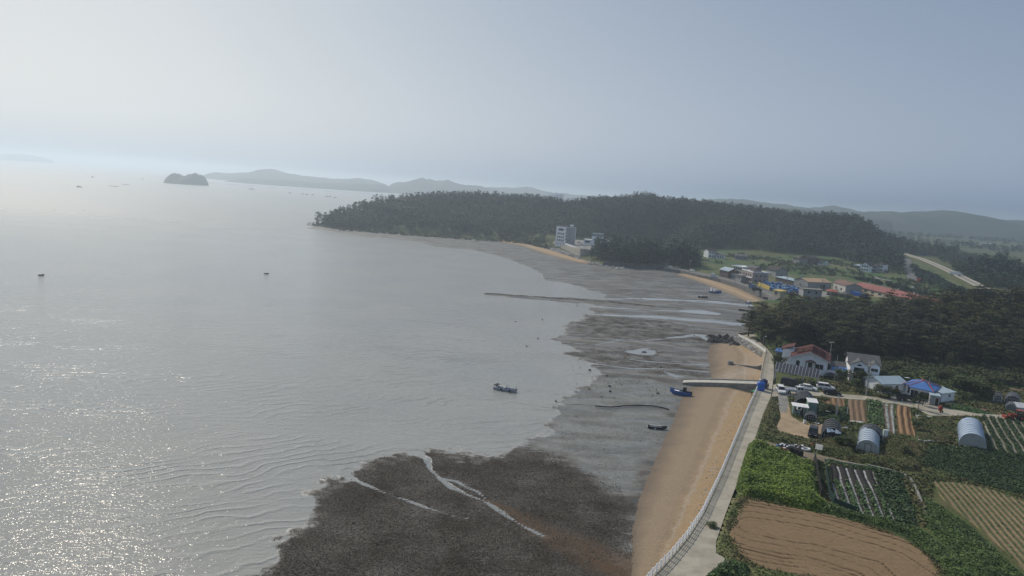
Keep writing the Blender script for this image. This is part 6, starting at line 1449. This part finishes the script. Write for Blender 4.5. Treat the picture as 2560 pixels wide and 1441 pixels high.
# headland retaining wall and tower block
wb = [at(1377,617,1.0), at(1395,622,1.0), at(1413,628,1.0), at(1432,635.5,1.0), at(1452,643.5,1.0)]
wtop = [atY(p_[0], p_[1], w_.y).z for p_, w_ in zip(((1377,608.5), (1395,611), (1413,614.5), (1432,618), (1452,622)), wb)]
wb.append(at(1473,648,1.0) + Vector((2, 14, 0))); wtop.append(wtop[-1] - .6)
wq = resample([(p.x, p.y, z_) for p, z_ in zip(wb, wtop)], 30)
tag(wallmesh(wq[:, :2], .0, list(wq[:, 2]), 1.0, STONEW, 'w').build('retaining_wall', STONEW), 'pale stone retaining wall below the five-storey block', 'wall')
tv_ = [(p.x, p.y + .4, z_ - .35) for p, z_ in zip(wb, wtop)] + [(100, 604, 7.3), (100, 668, 7.3), (60, 690, 6.0), (33, 670, 4.8)]; nt_ = len(tv_)
tc_ = (62, 630, 6.6); tag(MB().add(tv_ + [(x_, y_, 0.5) for x_, y_, _ in tv_] + [tc_], [(k, (k + 1) % nt_, 2 * nt_) for k in range(nt_)] + [(nt_ + k, nt_ + (k + 1) % nt_, (k + 1) % nt_, k) for k in range(nt_)]).build('terrace', CONC2), kind='structure')
fq = resample([(p[0], p[1] + .3) for p in wq[11:23]], 14); fz = float(wq[15:20, 2].mean())
t = thing('fence', 'white picket fence on top of the far retaining wall', 'fence', (0, 0, 0))
for i in range(13): c = (fq[i] + fq[i + 1]) / 2; d = fq[i + 1] - fq[i]; MB().box((c[0], c[1], fz + .7), (np.hypot(*d) * .85, .15, 1.7), math.atan2(d[1], d[0])).build('panel', WHITE, t)
z = 5.0
t, W, D = bldg('apartment_block', 'five-storey block with white window front and grey side', 'building', (1388,611), (1412,614.5), 13.0, 16.3, 'flat', WALLW, CONC2, z=z, rh=.6, ov=0, wins=[('F', .12 + .76 * (i + .5) / 4, 4.2 + 2.9 * j, 1.45, 1.7) for i in range(4) for j in range(3)] + [('F', .5, 13.7, W if False else 6.2, 2.0)])
MB().box((W + .15, D / 2, 8.2), (.25, D - 1.6, 15.8)).build('side_cladding', WALLG, t); MB().box((W * .75, D * .8, 17.6), (2.4, 2.4, 1.6)).build('roof_hut', WALLW, t)
for j in range(4): MB().box((W + .30, D * .35, 4.5 + j * 3), (.06, .7, .9)).build('window', GLASS, t)
for j in range(5): MB().box((W + .12, .35, 2.6 + j * 2.9), (.5, .8, 1.0)).build('stair_window', GLASS, t)
mb = MB(); [mb.box((W * (k + .5) / 4, -.4, 1.4), (.35, .35, 2.8)) for k in range(4)]; mb.build('columns', WALLG, t)
zv = 7.5
t, W, D = bldg('villa', 'white flat-roofed villa on the terrace right of the block', 'house', (1478,612), (1512,615), 9, 7.5, 'flat', WALLW, CONC2, z=zv, rh=.5, ov=0, wins=[('F', .2, 4.6, 1.6, 1.3), ('F', .5, 4.4, 1.2, 2.0), ('F', .8, 4.6, 1.6, 1.3), ('F', .3, 1.6, 2, 1.4)])
MB().box((W * .4, 4, 8.8), (W * .75, 5, 2.4)).build('glass_room', M('roof_glass', (0.25, 0.32, 0.36), .2), t); MB().box((W * .4, 4, 10.1), (W * .8, 5.4, .2)).build('glass_room_roof', PALEROOF, t)
MB().box((-3.4, 3, 2.2), (6.6, 7, 4.4)).build('left_wing', WALLW, t); MB().box((-3.4, -.6, 2.4), (4.5, .15, 1.8)).build('wing_window', GLASS, t); MB().box((W + 2.2, 3, 2.6), (4.2, 6, 5.2)).build('right_wing', WALLW, t); MB().box((W + 2.6, -.1, 2.8), (1.0, .15, 2.4)).build('wing_door', GLASS, t)
for i, (a, b, cl) in enumerate((((1452,611), (1458,612), 'white car parked on the terrace beside the villa'), ((1444,608), (1450,609), 'silver car parked on the terrace behind the fence'), ((1455,621), (1463,623), 'white car near the corner of the terrace'))):
    car('sedan', CARS if i == 1 else CARW, a, b, cl, 'car', z=6.9)
def fh(label, a, b, D, h, roof, wm, rm, z=3.0, rh=1.6, n=3, ov=.5, name='house', cat='house', extra=()):
    zs = [1.6] if h < 4.5 else [1.6, 4.3]
    return bldg(name, label, cat, a, b, D, h, roof, wm, rm, z=z, rh=rh, ov=ov, z0=-3, wins=grid_wins('F', n, zs, 1.3, 1.2) + [('R', .5, 1.6, 1.3, 1.2)] + list(extra))
def gz(a, up=0): return float(atG(*a).z) + up
def fhG(label, a, b, *k, **kw):
    z = gz(((a[0] + b[0]) / 2, (a[1] + b[1]) / 2), .1); return fh(label, a, b, *k, z=z, **kw)
fhG('grey-roofed house half hidden in the far pine clump', (1600,622), (1622,624), 8, 4.5, 'gx', WALLG, PALEROOF, rh=2.2); fhG('small house with white roof edge left of the grey roof in the pines', (1548,613), (1566,614), 7, 4.2, 'flat', BRICK, FRAMEW, rh=.4); fhG('pale roofed house right of the grey roof in the pines', (1655,625), (1672,627), 7, 3.6, 'gx', WALLW, PALEROOF)
fhG('white two-storey house on the hillside above the green fields', (1770,645), (1790,646), 8, 5.8, 'gx', WALLW, DARKROOF, rh=1.6); fhG('lower white house joined right of the hillside house', (1790,647), (1811,649), 7, 3.2, 'gx', WALLW, GREYTILE, rh=1.2); fhG('single-storey grey-roofed house right of the two hillside houses', (1836,648), (1868,651), 7, 3.0, 'gx', WALLG, GREYTILE, rh=1.2, n=4)
fhG('dark-roofed farmhouse left of the cluster under the woods', (1997,660), (2018,661), 8, 3.6, 'hip', WALLG, DARKROOF, rh=1.8); fhG('largest dark-roofed house of the cluster under the woods', (2019,661), (2044,662), 9, 5.2, 'gx', BRICK, DARKROOF, rh=1.6); fhG('low dark house right of the cluster under the woods', (2045,662), (2057,663), 8, 3.0, 'gx', WALLW, DARKROOF, rh=1.2)
p = atG(2058,664); tunnel('greenhouse', 'small greenhouse with teal roof edge beside the farm cluster', 'greenhouse', (2058,664), (2072,665), 6, 3.4, M('white_sheet2', (.6, .65, .65), .5), TEAL, z=float(p.z), ribs=3)
fhG('white gabled house with dark roof below the wooded knoll', (2150,678), (2172,681), 9, 5.2, 'gy', WALLW, DARKROOF, rh=2.4); fhG('dark-roofed wing between the two white gables', (2173,680), (2190,682), 8, 4.6, 'gx', WALLG, DARKROOF, rh=2.0); fhG('narrow white house with dark hipped roof at the right of the knoll', (2191,679), (2206,681), 8, 6.0, 'hip', WALLW, DARKROOF, rh=1.8); fhG('small grey hut left of the white gabled house', (2135,671), (2149,673), 6, 2.6, 'hip', WALLG, PALEROOF, rh=1.2)
bldg('long_shed', 'long white shed roof at the edge of the wood', 'shed', (2160,616), (2182,617), 6, 2.6, 'gx', WALLW, FRAMEW, z=gz((2170,616)), rh=.8)
# waterfront
fh('small two-storey grey-roofed house at the left end of the waterfront', (1798,691), (1820,696), 8, 4.6, 'gx', BRICK, PALEROOF, rh=1.8); fh('low grey restaurant joined to the small waterfront house', (1822,695), (1852,703), 9, 3.2, 'flat', WALLG, CONC2, rh=.3, n=6); fh('cream flat-topped building behind the restaurant', (1830,684), (1856,689), 9, 5.4, 'flat', M('cream_render', (.5, .49, .42), .8), WALLW, rh=.5, n=4)
t, W, D = bldg('guesthouse', 'dull pink three-storey guesthouse on the waterfront', 'building', (1853,700), (1880,708), 10.5, 6.6, 'flat', WALLP, WALLW, rh=.5, ov=.2, z0=-3, wins=grid_wins('F', 4, [1.5, 4.6], 1.5, 1.6) + grid_wins('R', 3, [1.5, 4.6], 1.2, 1.2))
MB().box((W * .5, -.7, 3.2), (W, 1.2, .2)).build('balcony', WALLW, t); MB().box((W * .45, D * .5, 8.1), (W * .55, 5, 2.0)).build('penthouse', WALLP, t); mb = MB(); groof(mb, W * .1, W * .85, D * .2, D * .8, 9.1, 1.0, 'x', .4); mb.build('penthouse_roof', GREYTILE, t)
fh('grey annexe block behind the pink guesthouse', (1882,704), (1913,706), 8, 5.0, 'flat', WALLG, WALLW, rh=.4, n=4)
fh('pale barn with black gabled roof behind the guesthouse', (1914,689), (1938,695), 9, 5.0, 'gx', WALLG, DARKROOF, rh=2.2, n=1, name='barn', cat='barn')
fh('long low brown shed with pale eaves behind the barrel yard', (1938,704), (1996,718), 6, 3.0, 'shed', BRICK, PALEROOF, rh=.6, n=7, name='long_shed', cat='shed')
t, W, D = bldg('warehouse', 'grey warehouse with tan roof beside the barrel yard', 'warehouse', (2018,724), (2076,726), 13, 4.6, 'gx', WALLG, TANROOF, rh=1.6, z0=-3, wins=[('F', .65, 2.0, 3.6, 2.6), ('L', .5, 2, 2, 1)]); 
fh('white-sided grey block in front of the tan-roofed warehouse', (2006,750), (2052,754), 9, 5.6, 'flat', WALLG, CONC2, rh=.4, n=2, name='workshop', cat='building')
t, W, D = bldg('warehouse', 'pale warehouse with brown roof and grey gable end', 'warehouse', (2080,724), (2112,735), 9.5, 4.8, 'gx', M('offwhite_panel', (.5, .5, .48), .8), BROWNROOF, rh=1.6, z0=-3, wins=[('F', .3, 2, 2, 1.6), ('F', .7, 2, 2, 1.6)])
MB().add([(W + .03, .1, 0), (W + .03, D - .1, 0), (W + .03, D - .1, 4.7), (W + .03, D / 2, 6.2), (W + .03, .1, 4.7)], [(0, 1, 2, 3, 4)]).build('gable_cladding', WALLG, t); MB().box((W + .1, D * .4, 1.7), (.1, 1.6, 1.0)).build('window', GLASS, t)
t, W, D = bldg('farm_hall', 'very long cream hall with faded red roof', 'hall', (2130,728), (2318,775), 13, 3.6, 'gx', WALLC, REDROOF2, rh=2.0, z0=-3, ov=.6, wins=[('F', u, 2.0, 2.6, 1.2) for u in (.1, .2, .3, .4, .5, .6, .7)])
for k in range(5): MB().tube((W * (.1 + .2 * k), D / 2, 5.5), (W * (.1 + .2 * k), D / 2, 6.8), .45, n=8).build('roof_vent', GALV, t)
fh('small hut with orange roof between the two warehouses', (2066,738), (2092,741), 6, 2.2, 'hip', WALLG, M('orange_sheet', (.42, .13, .09), .7), rh=1.3, n=1, name='hut', cat='outbuilding'); fh('small hut with grey hipped roof before the brown warehouse', (2093,742), (2120,746), 6, 1.8, 'hip', WALLG, GREYTILE, rh=1.3, n=1, name='hut', cat='outbuilding')
bldg('booth', 'yellow-topped booth beside the blue barrel yard', 'booth', (1932,739), (1950,743), 4, 3.0, 'shed', M('pale_booth', (.45, .42, .3), .7), YELLOW, rh=.4, wins=[('F', .4, 1.6, 1.6, 1.4)], ov=.4)
bldg('mint_hut', 'small mint green hut at the edge of the fields', 'hut', (2001,700), (2009,701), 2, 2.8, 'flat', M('mint_panel', (.22, .42, .38), .6), M('mint_panel2', (.22, .42, .38), .6), rh=0, ov=.2, wins=[('F', .5, 1.6, .8, .8)])
wline([(1896,714),(1910,719),(1925,725)], 3.0, 2.0, .4, YELLOW, 'yellow wall along the barrel yard', 'yard_wall', 'wall'); wline([(2010,700),(2040,707),(2060,711)], 3.0, 1.2, .3, M('mint_wall', (.35, .5, .42), .7), 'pale green wall at the field edge', 'yard_wall', 'wall')
wline([(2268,709),(2331,714),(2365,724),(2390,737)], 3.0, .3, 2.4, PALECONC, 'pale winding farm track right of the green fields', 'farm_track', 'track')['kind'] = 'structure'
for o in [o for o in COL.objects if o.name.startswith('farm_track')]:
    del o['category']
# blue tubs in the yard
p = at(1930,722,3.05); TUBB = M('tub_blue', (0.045, 0.13, 0.36), .6, (0.07, 0.16, 0.34), scale=.5)
proto = thing('tub', 'blue tub among the rows in the waterfront yard', 'tub', (p.x, p.y, 3.05), 0, 'blue tubs stacked in the waterfront yard')
mb = MB(); mb.loft([[(r_ * math.cos(q * .785), r_ * math.sin(q * .785), zz) for q in range(8)] for r_, zz in ((.62, 0), (.72, 1.3), (.64, 1.3), (.58, 1.0))]); mb.build('body', TUBB, proto); MB().tube((0, 0, 1.28), (0, 0, 1.36), .6, .2, 8).build('lid', M('pale_blue_lid', (.25, .42, .62), .5), proto)
YP = pts([(1905,708),(1994,716),(1996,738),(1950,738),(1927,727),(1910,717)], 3.0); rr = random.Random(2); n_ = 0; ln = at(1905,708,3); lr = hd((1905,712), (1990,730))
for i in range(60):
    for j in range(12):
        x = ln.x + i * 1.75 * math.cos(lr) + j * 1.9 * math.sin(lr); y = ln.y + 6 + i * 1.75 * math.sin(lr) - j * 2.6 * math.cos(lr)
        if inside(np.array(x), np.array(y), YP) and rr.random() < .8 and n_ < 150:
            n_ += 1
            if n_ == 1: proto.location = (x, y, 3.05)
            else: dup(proto, (x + rr.uniform(-.2, .2), y, 3.05 + (1.3 if rr.random() < .25 else 0)), rr.uniform(0, 3))
p = at(2126,742,3.05); t = thing('container', 'blue shipping container with yellow base before the red-roofed hall', 'container', (p.x, p.y, 3.05), hd((2126,742), (2160,748))); MB().box((4, 1.2, 1.9), (8.4, 2.4, 2.2)).build('body', BLUEP, t); MB().box((3, -.2, .4), (5, 1.2, .7)).build('base', YELLOW, t)
for a, b, m, l in (((1874,722), (1888,725), CARBL, 'blue box truck parked on the waterfront road'), ((1881,729), (1897,731), CARG, 'grey box truck parked on the sand edge below the road')):
    p = at(*a, 2.97); t = thing('box_truck', l, 'truck', (p.x, p.y, 2.97), hd(a, b)); MB().box((1.8, 0, 1.7), (3.8, 1.9, 1.9)).build('box', m, t); MB().box((4.4, 0, 1.3), (1.1, 1.8, 1.6)).build('cab', m, t)
    for x in (.8, 4.2):
        for y in (-.85, .85): MB().tube((x, y - .1, .38), (x, y + .1, .38), .38, n=10).build('wheel', TYRE, t)
for a, b, m, l, g_ in (((1854,707), (1861,709.5), CARG, 'dark car parked before the guesthouse, leftmost of the row', 0), ((1863,709), (1870,711), CARB, 'black car second in the row before the guesthouse', 0), ((1871,711.5), (1878,713.5), CARG, 'dark car parked at the guesthouse corner', 0), ((1670,668.5), (1681,670.5), CARW, 'white car on the far coast road beside the street lamp', 0), ((1690,672), (1696,673), CARS, 'silver car behind the white one on the far coast road', 0), ((1726,677), (1735,679), CARW, 'white car on the far road below the green bank', 0)):
    car('sedan', m, a, b, l, 'car', z=2.98)
tunnel('tent', 'white arched tent on the beach edge by the far road', 'tent', (1776,693), (1790,696), 4, 2.6, M('white_tent', (.66, .70, .72), .5), ribs=2, z=2.97)
# far poles
for a, h, l in (((1723,684), 9, 'utility pole with white can beside the far bank'), ((1836,712), 9, 'pole on the waterfront road before the restaurant'), ((1901,722), 10, 'pole beside the yellow yard wall'), ((1964,735), 10, 'pole standing among the blue tubs'), ((2051,748), 11, 'pole before the tan-roofed warehouse'), ((2078,742), 11, 'pole beside the orange-roofed hut'), ((1899,652), 9, 'pole at the wood edge behind the green fields')):
    pole(a, h, l, r=.2, arms=1)
for a, h, l in (((2450,686), 11, 'tall concrete pole before the dark wood right of the highway'), ((2316,640), 10, 'pole on the highway verge'), ((2116,672), 9, 'pole left of the white gabled house'), ((2185,614), 11, 'pole on the bare ridge below the antenna'), ((2200,682), 8, 'pole in front of the narrow white house')):
    pole(a, h, l, r=.2, arms=1, pt=atG(*a))
pole((1666,670), 5.5, 'street lamp on the far coast road beside the pines', lamp=True, r=.12, m=GALV, cat='lamp post', name='lamp_post')
# highway
def strip_g(name, P, w, m, label, up=.5, n=40, fac=1.0):
    P3 = [atG(a, b) for a, b in P]; q = resample([(p.x, p.y, p.z) for p in P3], n); k = np.ones(9) / 9; zz = np.convolve(np.pad(q[:, 2], 4, 'edge'), k, 'valid')
    zz = np.maximum(zz, G(q[:, 0], q[:, 1], False)) + up; T = np.gradient(q[:, :2], axis=0); T /= np.hypot(T[:, 0], T[:, 1])[:, None]; N = np.stack([-T[:, 1], T[:, 0]], 1); mb = MB()
    mb.loft([[(q[i, 0] + N[i, 0] * w / 2, q[i, 1] + N[i, 1] * w / 2, zz[i] - .3), (q[i, 0] - N[i, 0] * w / 2, q[i, 1] - N[i, 1] * w / 2, zz[i] - .3), (q[i, 0] - N[i, 0] * w / 2, q[i, 1] - N[i, 1] * w / 2, zz[i]), (q[i, 0] + N[i, 0] * w / 2, q[i, 1] + N[i, 1] * w / 2, zz[i])] for i in range(n)])
    o = tag(mb.build(name, m), label, kind='structure')
    mb = MB(); mb.loft([[(q[i, 0] + N[i, 0] * a_, q[i, 1] + N[i, 1] * a_, zz[i] + b_) for a_, b_ in ((w / 2 + 9, -7), (-w / 2 - 9, -7), (-w / 2 - .6, -.12), (w / 2 + .6, -.12))] for i in range(n)])
    tag(mb.build('embankment', mat('bank_grass', (0.055, 0.075, 0.028), .95, (0.085, 0.085, 0.04), scale=.3)), 'grassy bank carrying the ' + name.replace('_', ' '), kind='structure'); return q, zz, N
HW = [(2226,634),(2258,641),(2300,654),(2345,673),(2390,696),(2430,716),(2468,736)]
q, zz, N = strip_g('highway', HW, 6.5, mat('pale_asphalt', (0.25, 0.245, 0.24), .9, (0.19, 0.185, 0.18), scale=.2), 'grey highway curving down past the woods', 2.5)
for sg, l in ((1, 'far'), (-1, 'near')):
    mb = MB(); mb.loft([[(q[i, 0] + N[i, 0] * (sg * 3.0 + dx), q[i, 1] + N[i, 1] * (sg * 3.0 + dx), zz[i] + dz) for dx, dz in ((-.1, 0.003), (.1, .003), (.1, .7), (-.1, .7))] for i in range(len(q))]); tag(mb.build('guard_rail', PALECONC), 'pale barrier along the %s side of the highway' % l, 'barrier')
mb = MB(); mb.loft([[(q[i, 0] + N[i, 0] * dx, q[i, 1] + N[i, 1] * dx, zz[i] + .01) for dx in (-.12, .12)] for i in range(len(q))], cap=False, closed=False); tag(mb.build('road_marking', YELLOW), kind='structure')
strip_g('slip_road', [(2262,648),(2270,665),(2279,685),(2288,704)], 9, ASPH, 'grey slip road below the highway', .4)
strip_g('farm_lane', [(2180,693),(2200,699),(2225,704)], 5, CONC2, 'pale lane below the knoll', .3); strip_g('dirt_bank', [(2192,622),(2207,628),(2222,634)], 4, DIRT, 'orange dirt bank beside the highway', .6)
p = atG(2306,652); t = thing('road_sign', 'dark blue gantry sign over the highway', 'sign', (p.x, p.y, p.z), .2); MB().box((0, 0, 6.4), (8, .25, 2.4)).build('panel', M('sign_navy', (.02, .03, .10), .5), t)
for x in (-3.5, 3.5): MB().tube((x, .2, -1), (x, .2, 7), .2, n=6).build('post', GALV, t)
p = atG(2298,706); t = thing('truck', 'red truck standing at the foot of the slip road', 'truck', (p.x, p.y, p.z + .2), .2); MB().box((0, 0, 1.5), (3.4, 2, 1.8)).build('box', REDP, t); MB().box((2.4, 0, 1.2), (1.2, 1.9, 1.5)).build('cab', REDP, t)
for x in (-1, 2.2):
    for y in (-.9, .9): MB().tube((x, y - .1, .3), (x, y + .1, .3), .38, n=10).build('wheel', TYRE, t)
p = atG(2385,697); t = thing('lorry', 'white lorry driving on the highway', 'lorry', (p.x, p.y, p.z + 2.6), -.9); MB().box((0, 0, 1.9), (6, 2.2, 2.4)).build('box', WHITE, t); MB().box((4, 0, 1.5), (1.6, 2.1, 2)).build('cab', WHITE, t)
for x in (-2, 3.6):
    for y in (-1, 1): MB().tube((x, y - .1, .5), (x, y + .1, .5), .5, n=10).build('wheel', TYRE, t)
p = atG(2188,594); t = thing('antenna_mast', 'pale antenna mast on the wooded ridge', 'mast', (p.x, p.y, p.z)); MB().tube((0, 0, 0), (0, 0, 14), .35, .2, 6).build('mast', GALV, t); MB().box((0, 0, 13), (1.6, 1.6, 2)).build('panel', WHITE, t)
p = atY(2304,545,2250); t = thing('pylon', 'distant lattice pylon on the far ridge', 'pylon', (p.x, p.y, p.z - 5))
mb = MB(); [mb.tube((sx * 3, sy * 3, 0), (0, 0, 32), .4, .25, 4) for sx in (-1, 1) for sy in (-1, 1)]; mb.build('legs', GALV, t); MB().box((0, 0, 28), (12, .5, .5)).build('crossarm', GALV, t)
# small greenhouse in the far field + white shed
tunnel('greenhouse', 'tiny greenhouse on the far green field', 'greenhouse', (2275,728), (2287,729), 7, 2.6, M('white_sheet3', (.6, .65, .68), .5), ribs=3)
bldg('outbuilding', 'white-roofed hut at the end of the winding track', 'outbuilding', (2370,748), (2386,750), 6, 2.2, 'gx', WALLW, FRAMEW, rh=1.0)
# distant town blocks and farm roofs on the plain
for i, (px, py, w, h) in enumerate(((1378,499,14,18), (1390,500,12,22), (1402,499,14,20))):
    p = atY(px, 504, 1950); t = thing('tower_block', ('left', 'middle', 'right')[i] + ' of the three pale tower blocks in the far haze', 'building', (p.x, p.y, p.z - 3)); MB().box((0, 0, h / 2 + 2), (w, 10, h + 4)).build('wall', WALLW, t)
    mb = MB(); [mb.box((0, -5.03, 3 + k * 3.2), (w * .85, .05, 1.2)) for k in range(int(h / 3.2))]; mb.build('windows', GLASS, t); MB().box((0, 0, h + 4.5), (w * .4, 4, 1.5)).build('roof_hut', WALLG, t)
g = random.Random(6); sp = [(2246,560), (2262,559), (2276,565), (2290,562), (2300,568), (2318,566), (2416,576), (2424,584), (2440,583), (2464,614), (2490,600), (2478,596), (2214,557), (2335,575), (2380,590), (2512,668), (2546,690)]
for i, a in enumerate(sp):
    p = atG(*a); w = g.uniform(9, 26); t = thing('farm_building', 'pale-roofed farm building on the distant plain', 'building', (p.x, p.y, p.z), g.uniform(-.4, .4), 'pale roofs over the distant plain'); mb = MB(); gable(mb, -w / 2, w / 2, -4, 4, 3.6, 1.4, 'x'); mb.build('wall', WALLG, t); mb = MB(); groof(mb, -w / 2, w / 2, -4, 4, 3.6, 1.4, 'x'); mb.build('roof', (PALEROOF, FRAMEW, WALLW)[i % 3], t)

# ================================================================ single trees and bushes near the houses
def ltree(s, a, h, label, kind='leafy', z=3.0, wide=1.0, group=None, mats=None, name=None, cat='tree'):
    p = at(*a, z); k = h / (8.0 if kind == 'leafy' else 12.0)
    return place_tree(kind, s, p.x, p.y, z - (k * 1.6 if name == 'bush' else 0), random.Random(a[0]).uniform(0, 6), (k * wide, k * wide, k), label, cat, group, mats, name)
BUSHM = 'scrub_leaf'
ltree(0, (1945,925), 4.6, 'rounded dark tree at the left end of the solar carport', wide=1.3)
ltree(1, (2105,957), 4.2, 'bushy tree beside the bare concrete pole', wide=1.2); ltree(2, (2152,962), 4.6, 'dark tree in front of the grey-roofed house', wide=1.2); ltree(3, (2140,978), 3.4, 'dark bush tree at the lane edge below the grey-roofed house', wide=1.3)
ltree(0, (2200,992), 3.4, 'green tree with yellow flowers left of the farmhouse wing', wide=1.5, mats='vine_y'if 'vine_y' in MATS else None); ltree(1, (2222,996), 3.2, 'green bushy tree before the farmhouse wing wall', wide=1.5); ltree(2, (2244,998), 2.6, 'low green tree right of the farmhouse wing tree pair', wide=1.5)
ltree(3, (2306,1014), 3.0, 'small dark tree beside the grey shed', wide=1.1); ltree(0, (2296,1022), 4.6, 'tall thin green tree at the lane corner', wide=.55); ltree(1, (2284,1020), 2.6, 'dark clipped cone bush right of the furrowed plot', wide=.55)
ltree(2, (2373,940), 8.5, 'tall pale green tree standing out against the dark grove', wide=.55); ltree(3, (2492,992), 4.5, 'thin green tree above the tarpaulin shelters', wide=.7); ltree(0, (2405,985), 5.2, 'broad dark green tree right of the farmhouse', wide=1.7); ltree(1, (2440,992), 4.8, 'wide olive tree behind the tarpaulin shelters', wide=1.7); ltree(2, (2360,965), 5.0, 'leafy tree just behind the blue farmhouse roofs', wide=1.5)
ltree(3, (1965,900), 5.5, 'light green tree left of the red tiled house', wide=1.2, z=3.5); ltree(0, (1950,880), 4.5, 'small leafy tree above the coast road bend', wide=1.2, z=3.5)
ltree(1, (2290,1075), 2.4, 'round bush right of the deep-furrowed plot', wide=1.4); ltree(2, (2260,1140), 2.2, 'dark round bush right of the grey greenhouse', wide=1.6); ltree(3, (2120,1122), 2.6, 'dark bush before the ruined tunnel', wide=1.6); ltree(0, (2095,1115), 2.2, 'lower bush left of the grey greenhouse', wide=1.5)
ltree(1, (2060,1010), 2.0, 'small bush behind the black net tunnel', wide=1.6); ltree(2, (2075,1036), 2.6, 'dark broad bush in the middle of the garden', wide=2.0)
ltree(3, (1779,1331), 1.6, 'small dark bush growing through the white railing', wide=1.4, z=2.2); ltree(0, (1742,1338), 1.8, 'dark shrub growing on the face of the sea wall', wide=1.2, z=1.2)
ltree(1, (1690,1441), 1.8, 'dark shrub at the foot of the sea wall at the bottom edge', wide=1.4, z=1.0)
for i, a in enumerate(((1975,960), (2000,962), (2030,966), (2055,968))): ltree(i, a, 1.8, ('leftmost', 'second', 'third', 'rightmost')[i] + ' of the low hedge bushes under the solar carport', wide=1.4, group='hedge bushes under the carport', name='bush', cat='bush')

# ---------------------------------------------------------------- the haze over the bay
hm = bpy.data.materials.new('haze_air'); hm.use_nodes = True
hn = hm.node_tree.nodes; hn.clear()
ho = hn.new('ShaderNodeOutputMaterial'); hv = hn.new('ShaderNodeVolumePrincipled')
hv.inputs['Color'].default_value = HAZE_COLOR + (1,)
hv.inputs['Density'].default_value = HAZE_DENSITY; hv.inputs['Anisotropy'].default_value = HAZE_ANISO
hm.node_tree.links.new(hv.outputs[0], ho.inputs['Volume'])
mb = MB(); mb.box((0, 12000, 50), (64000, 26000, 110))
tag(mb.build('haze', hm), kind='stuff', label='pale sea haze')
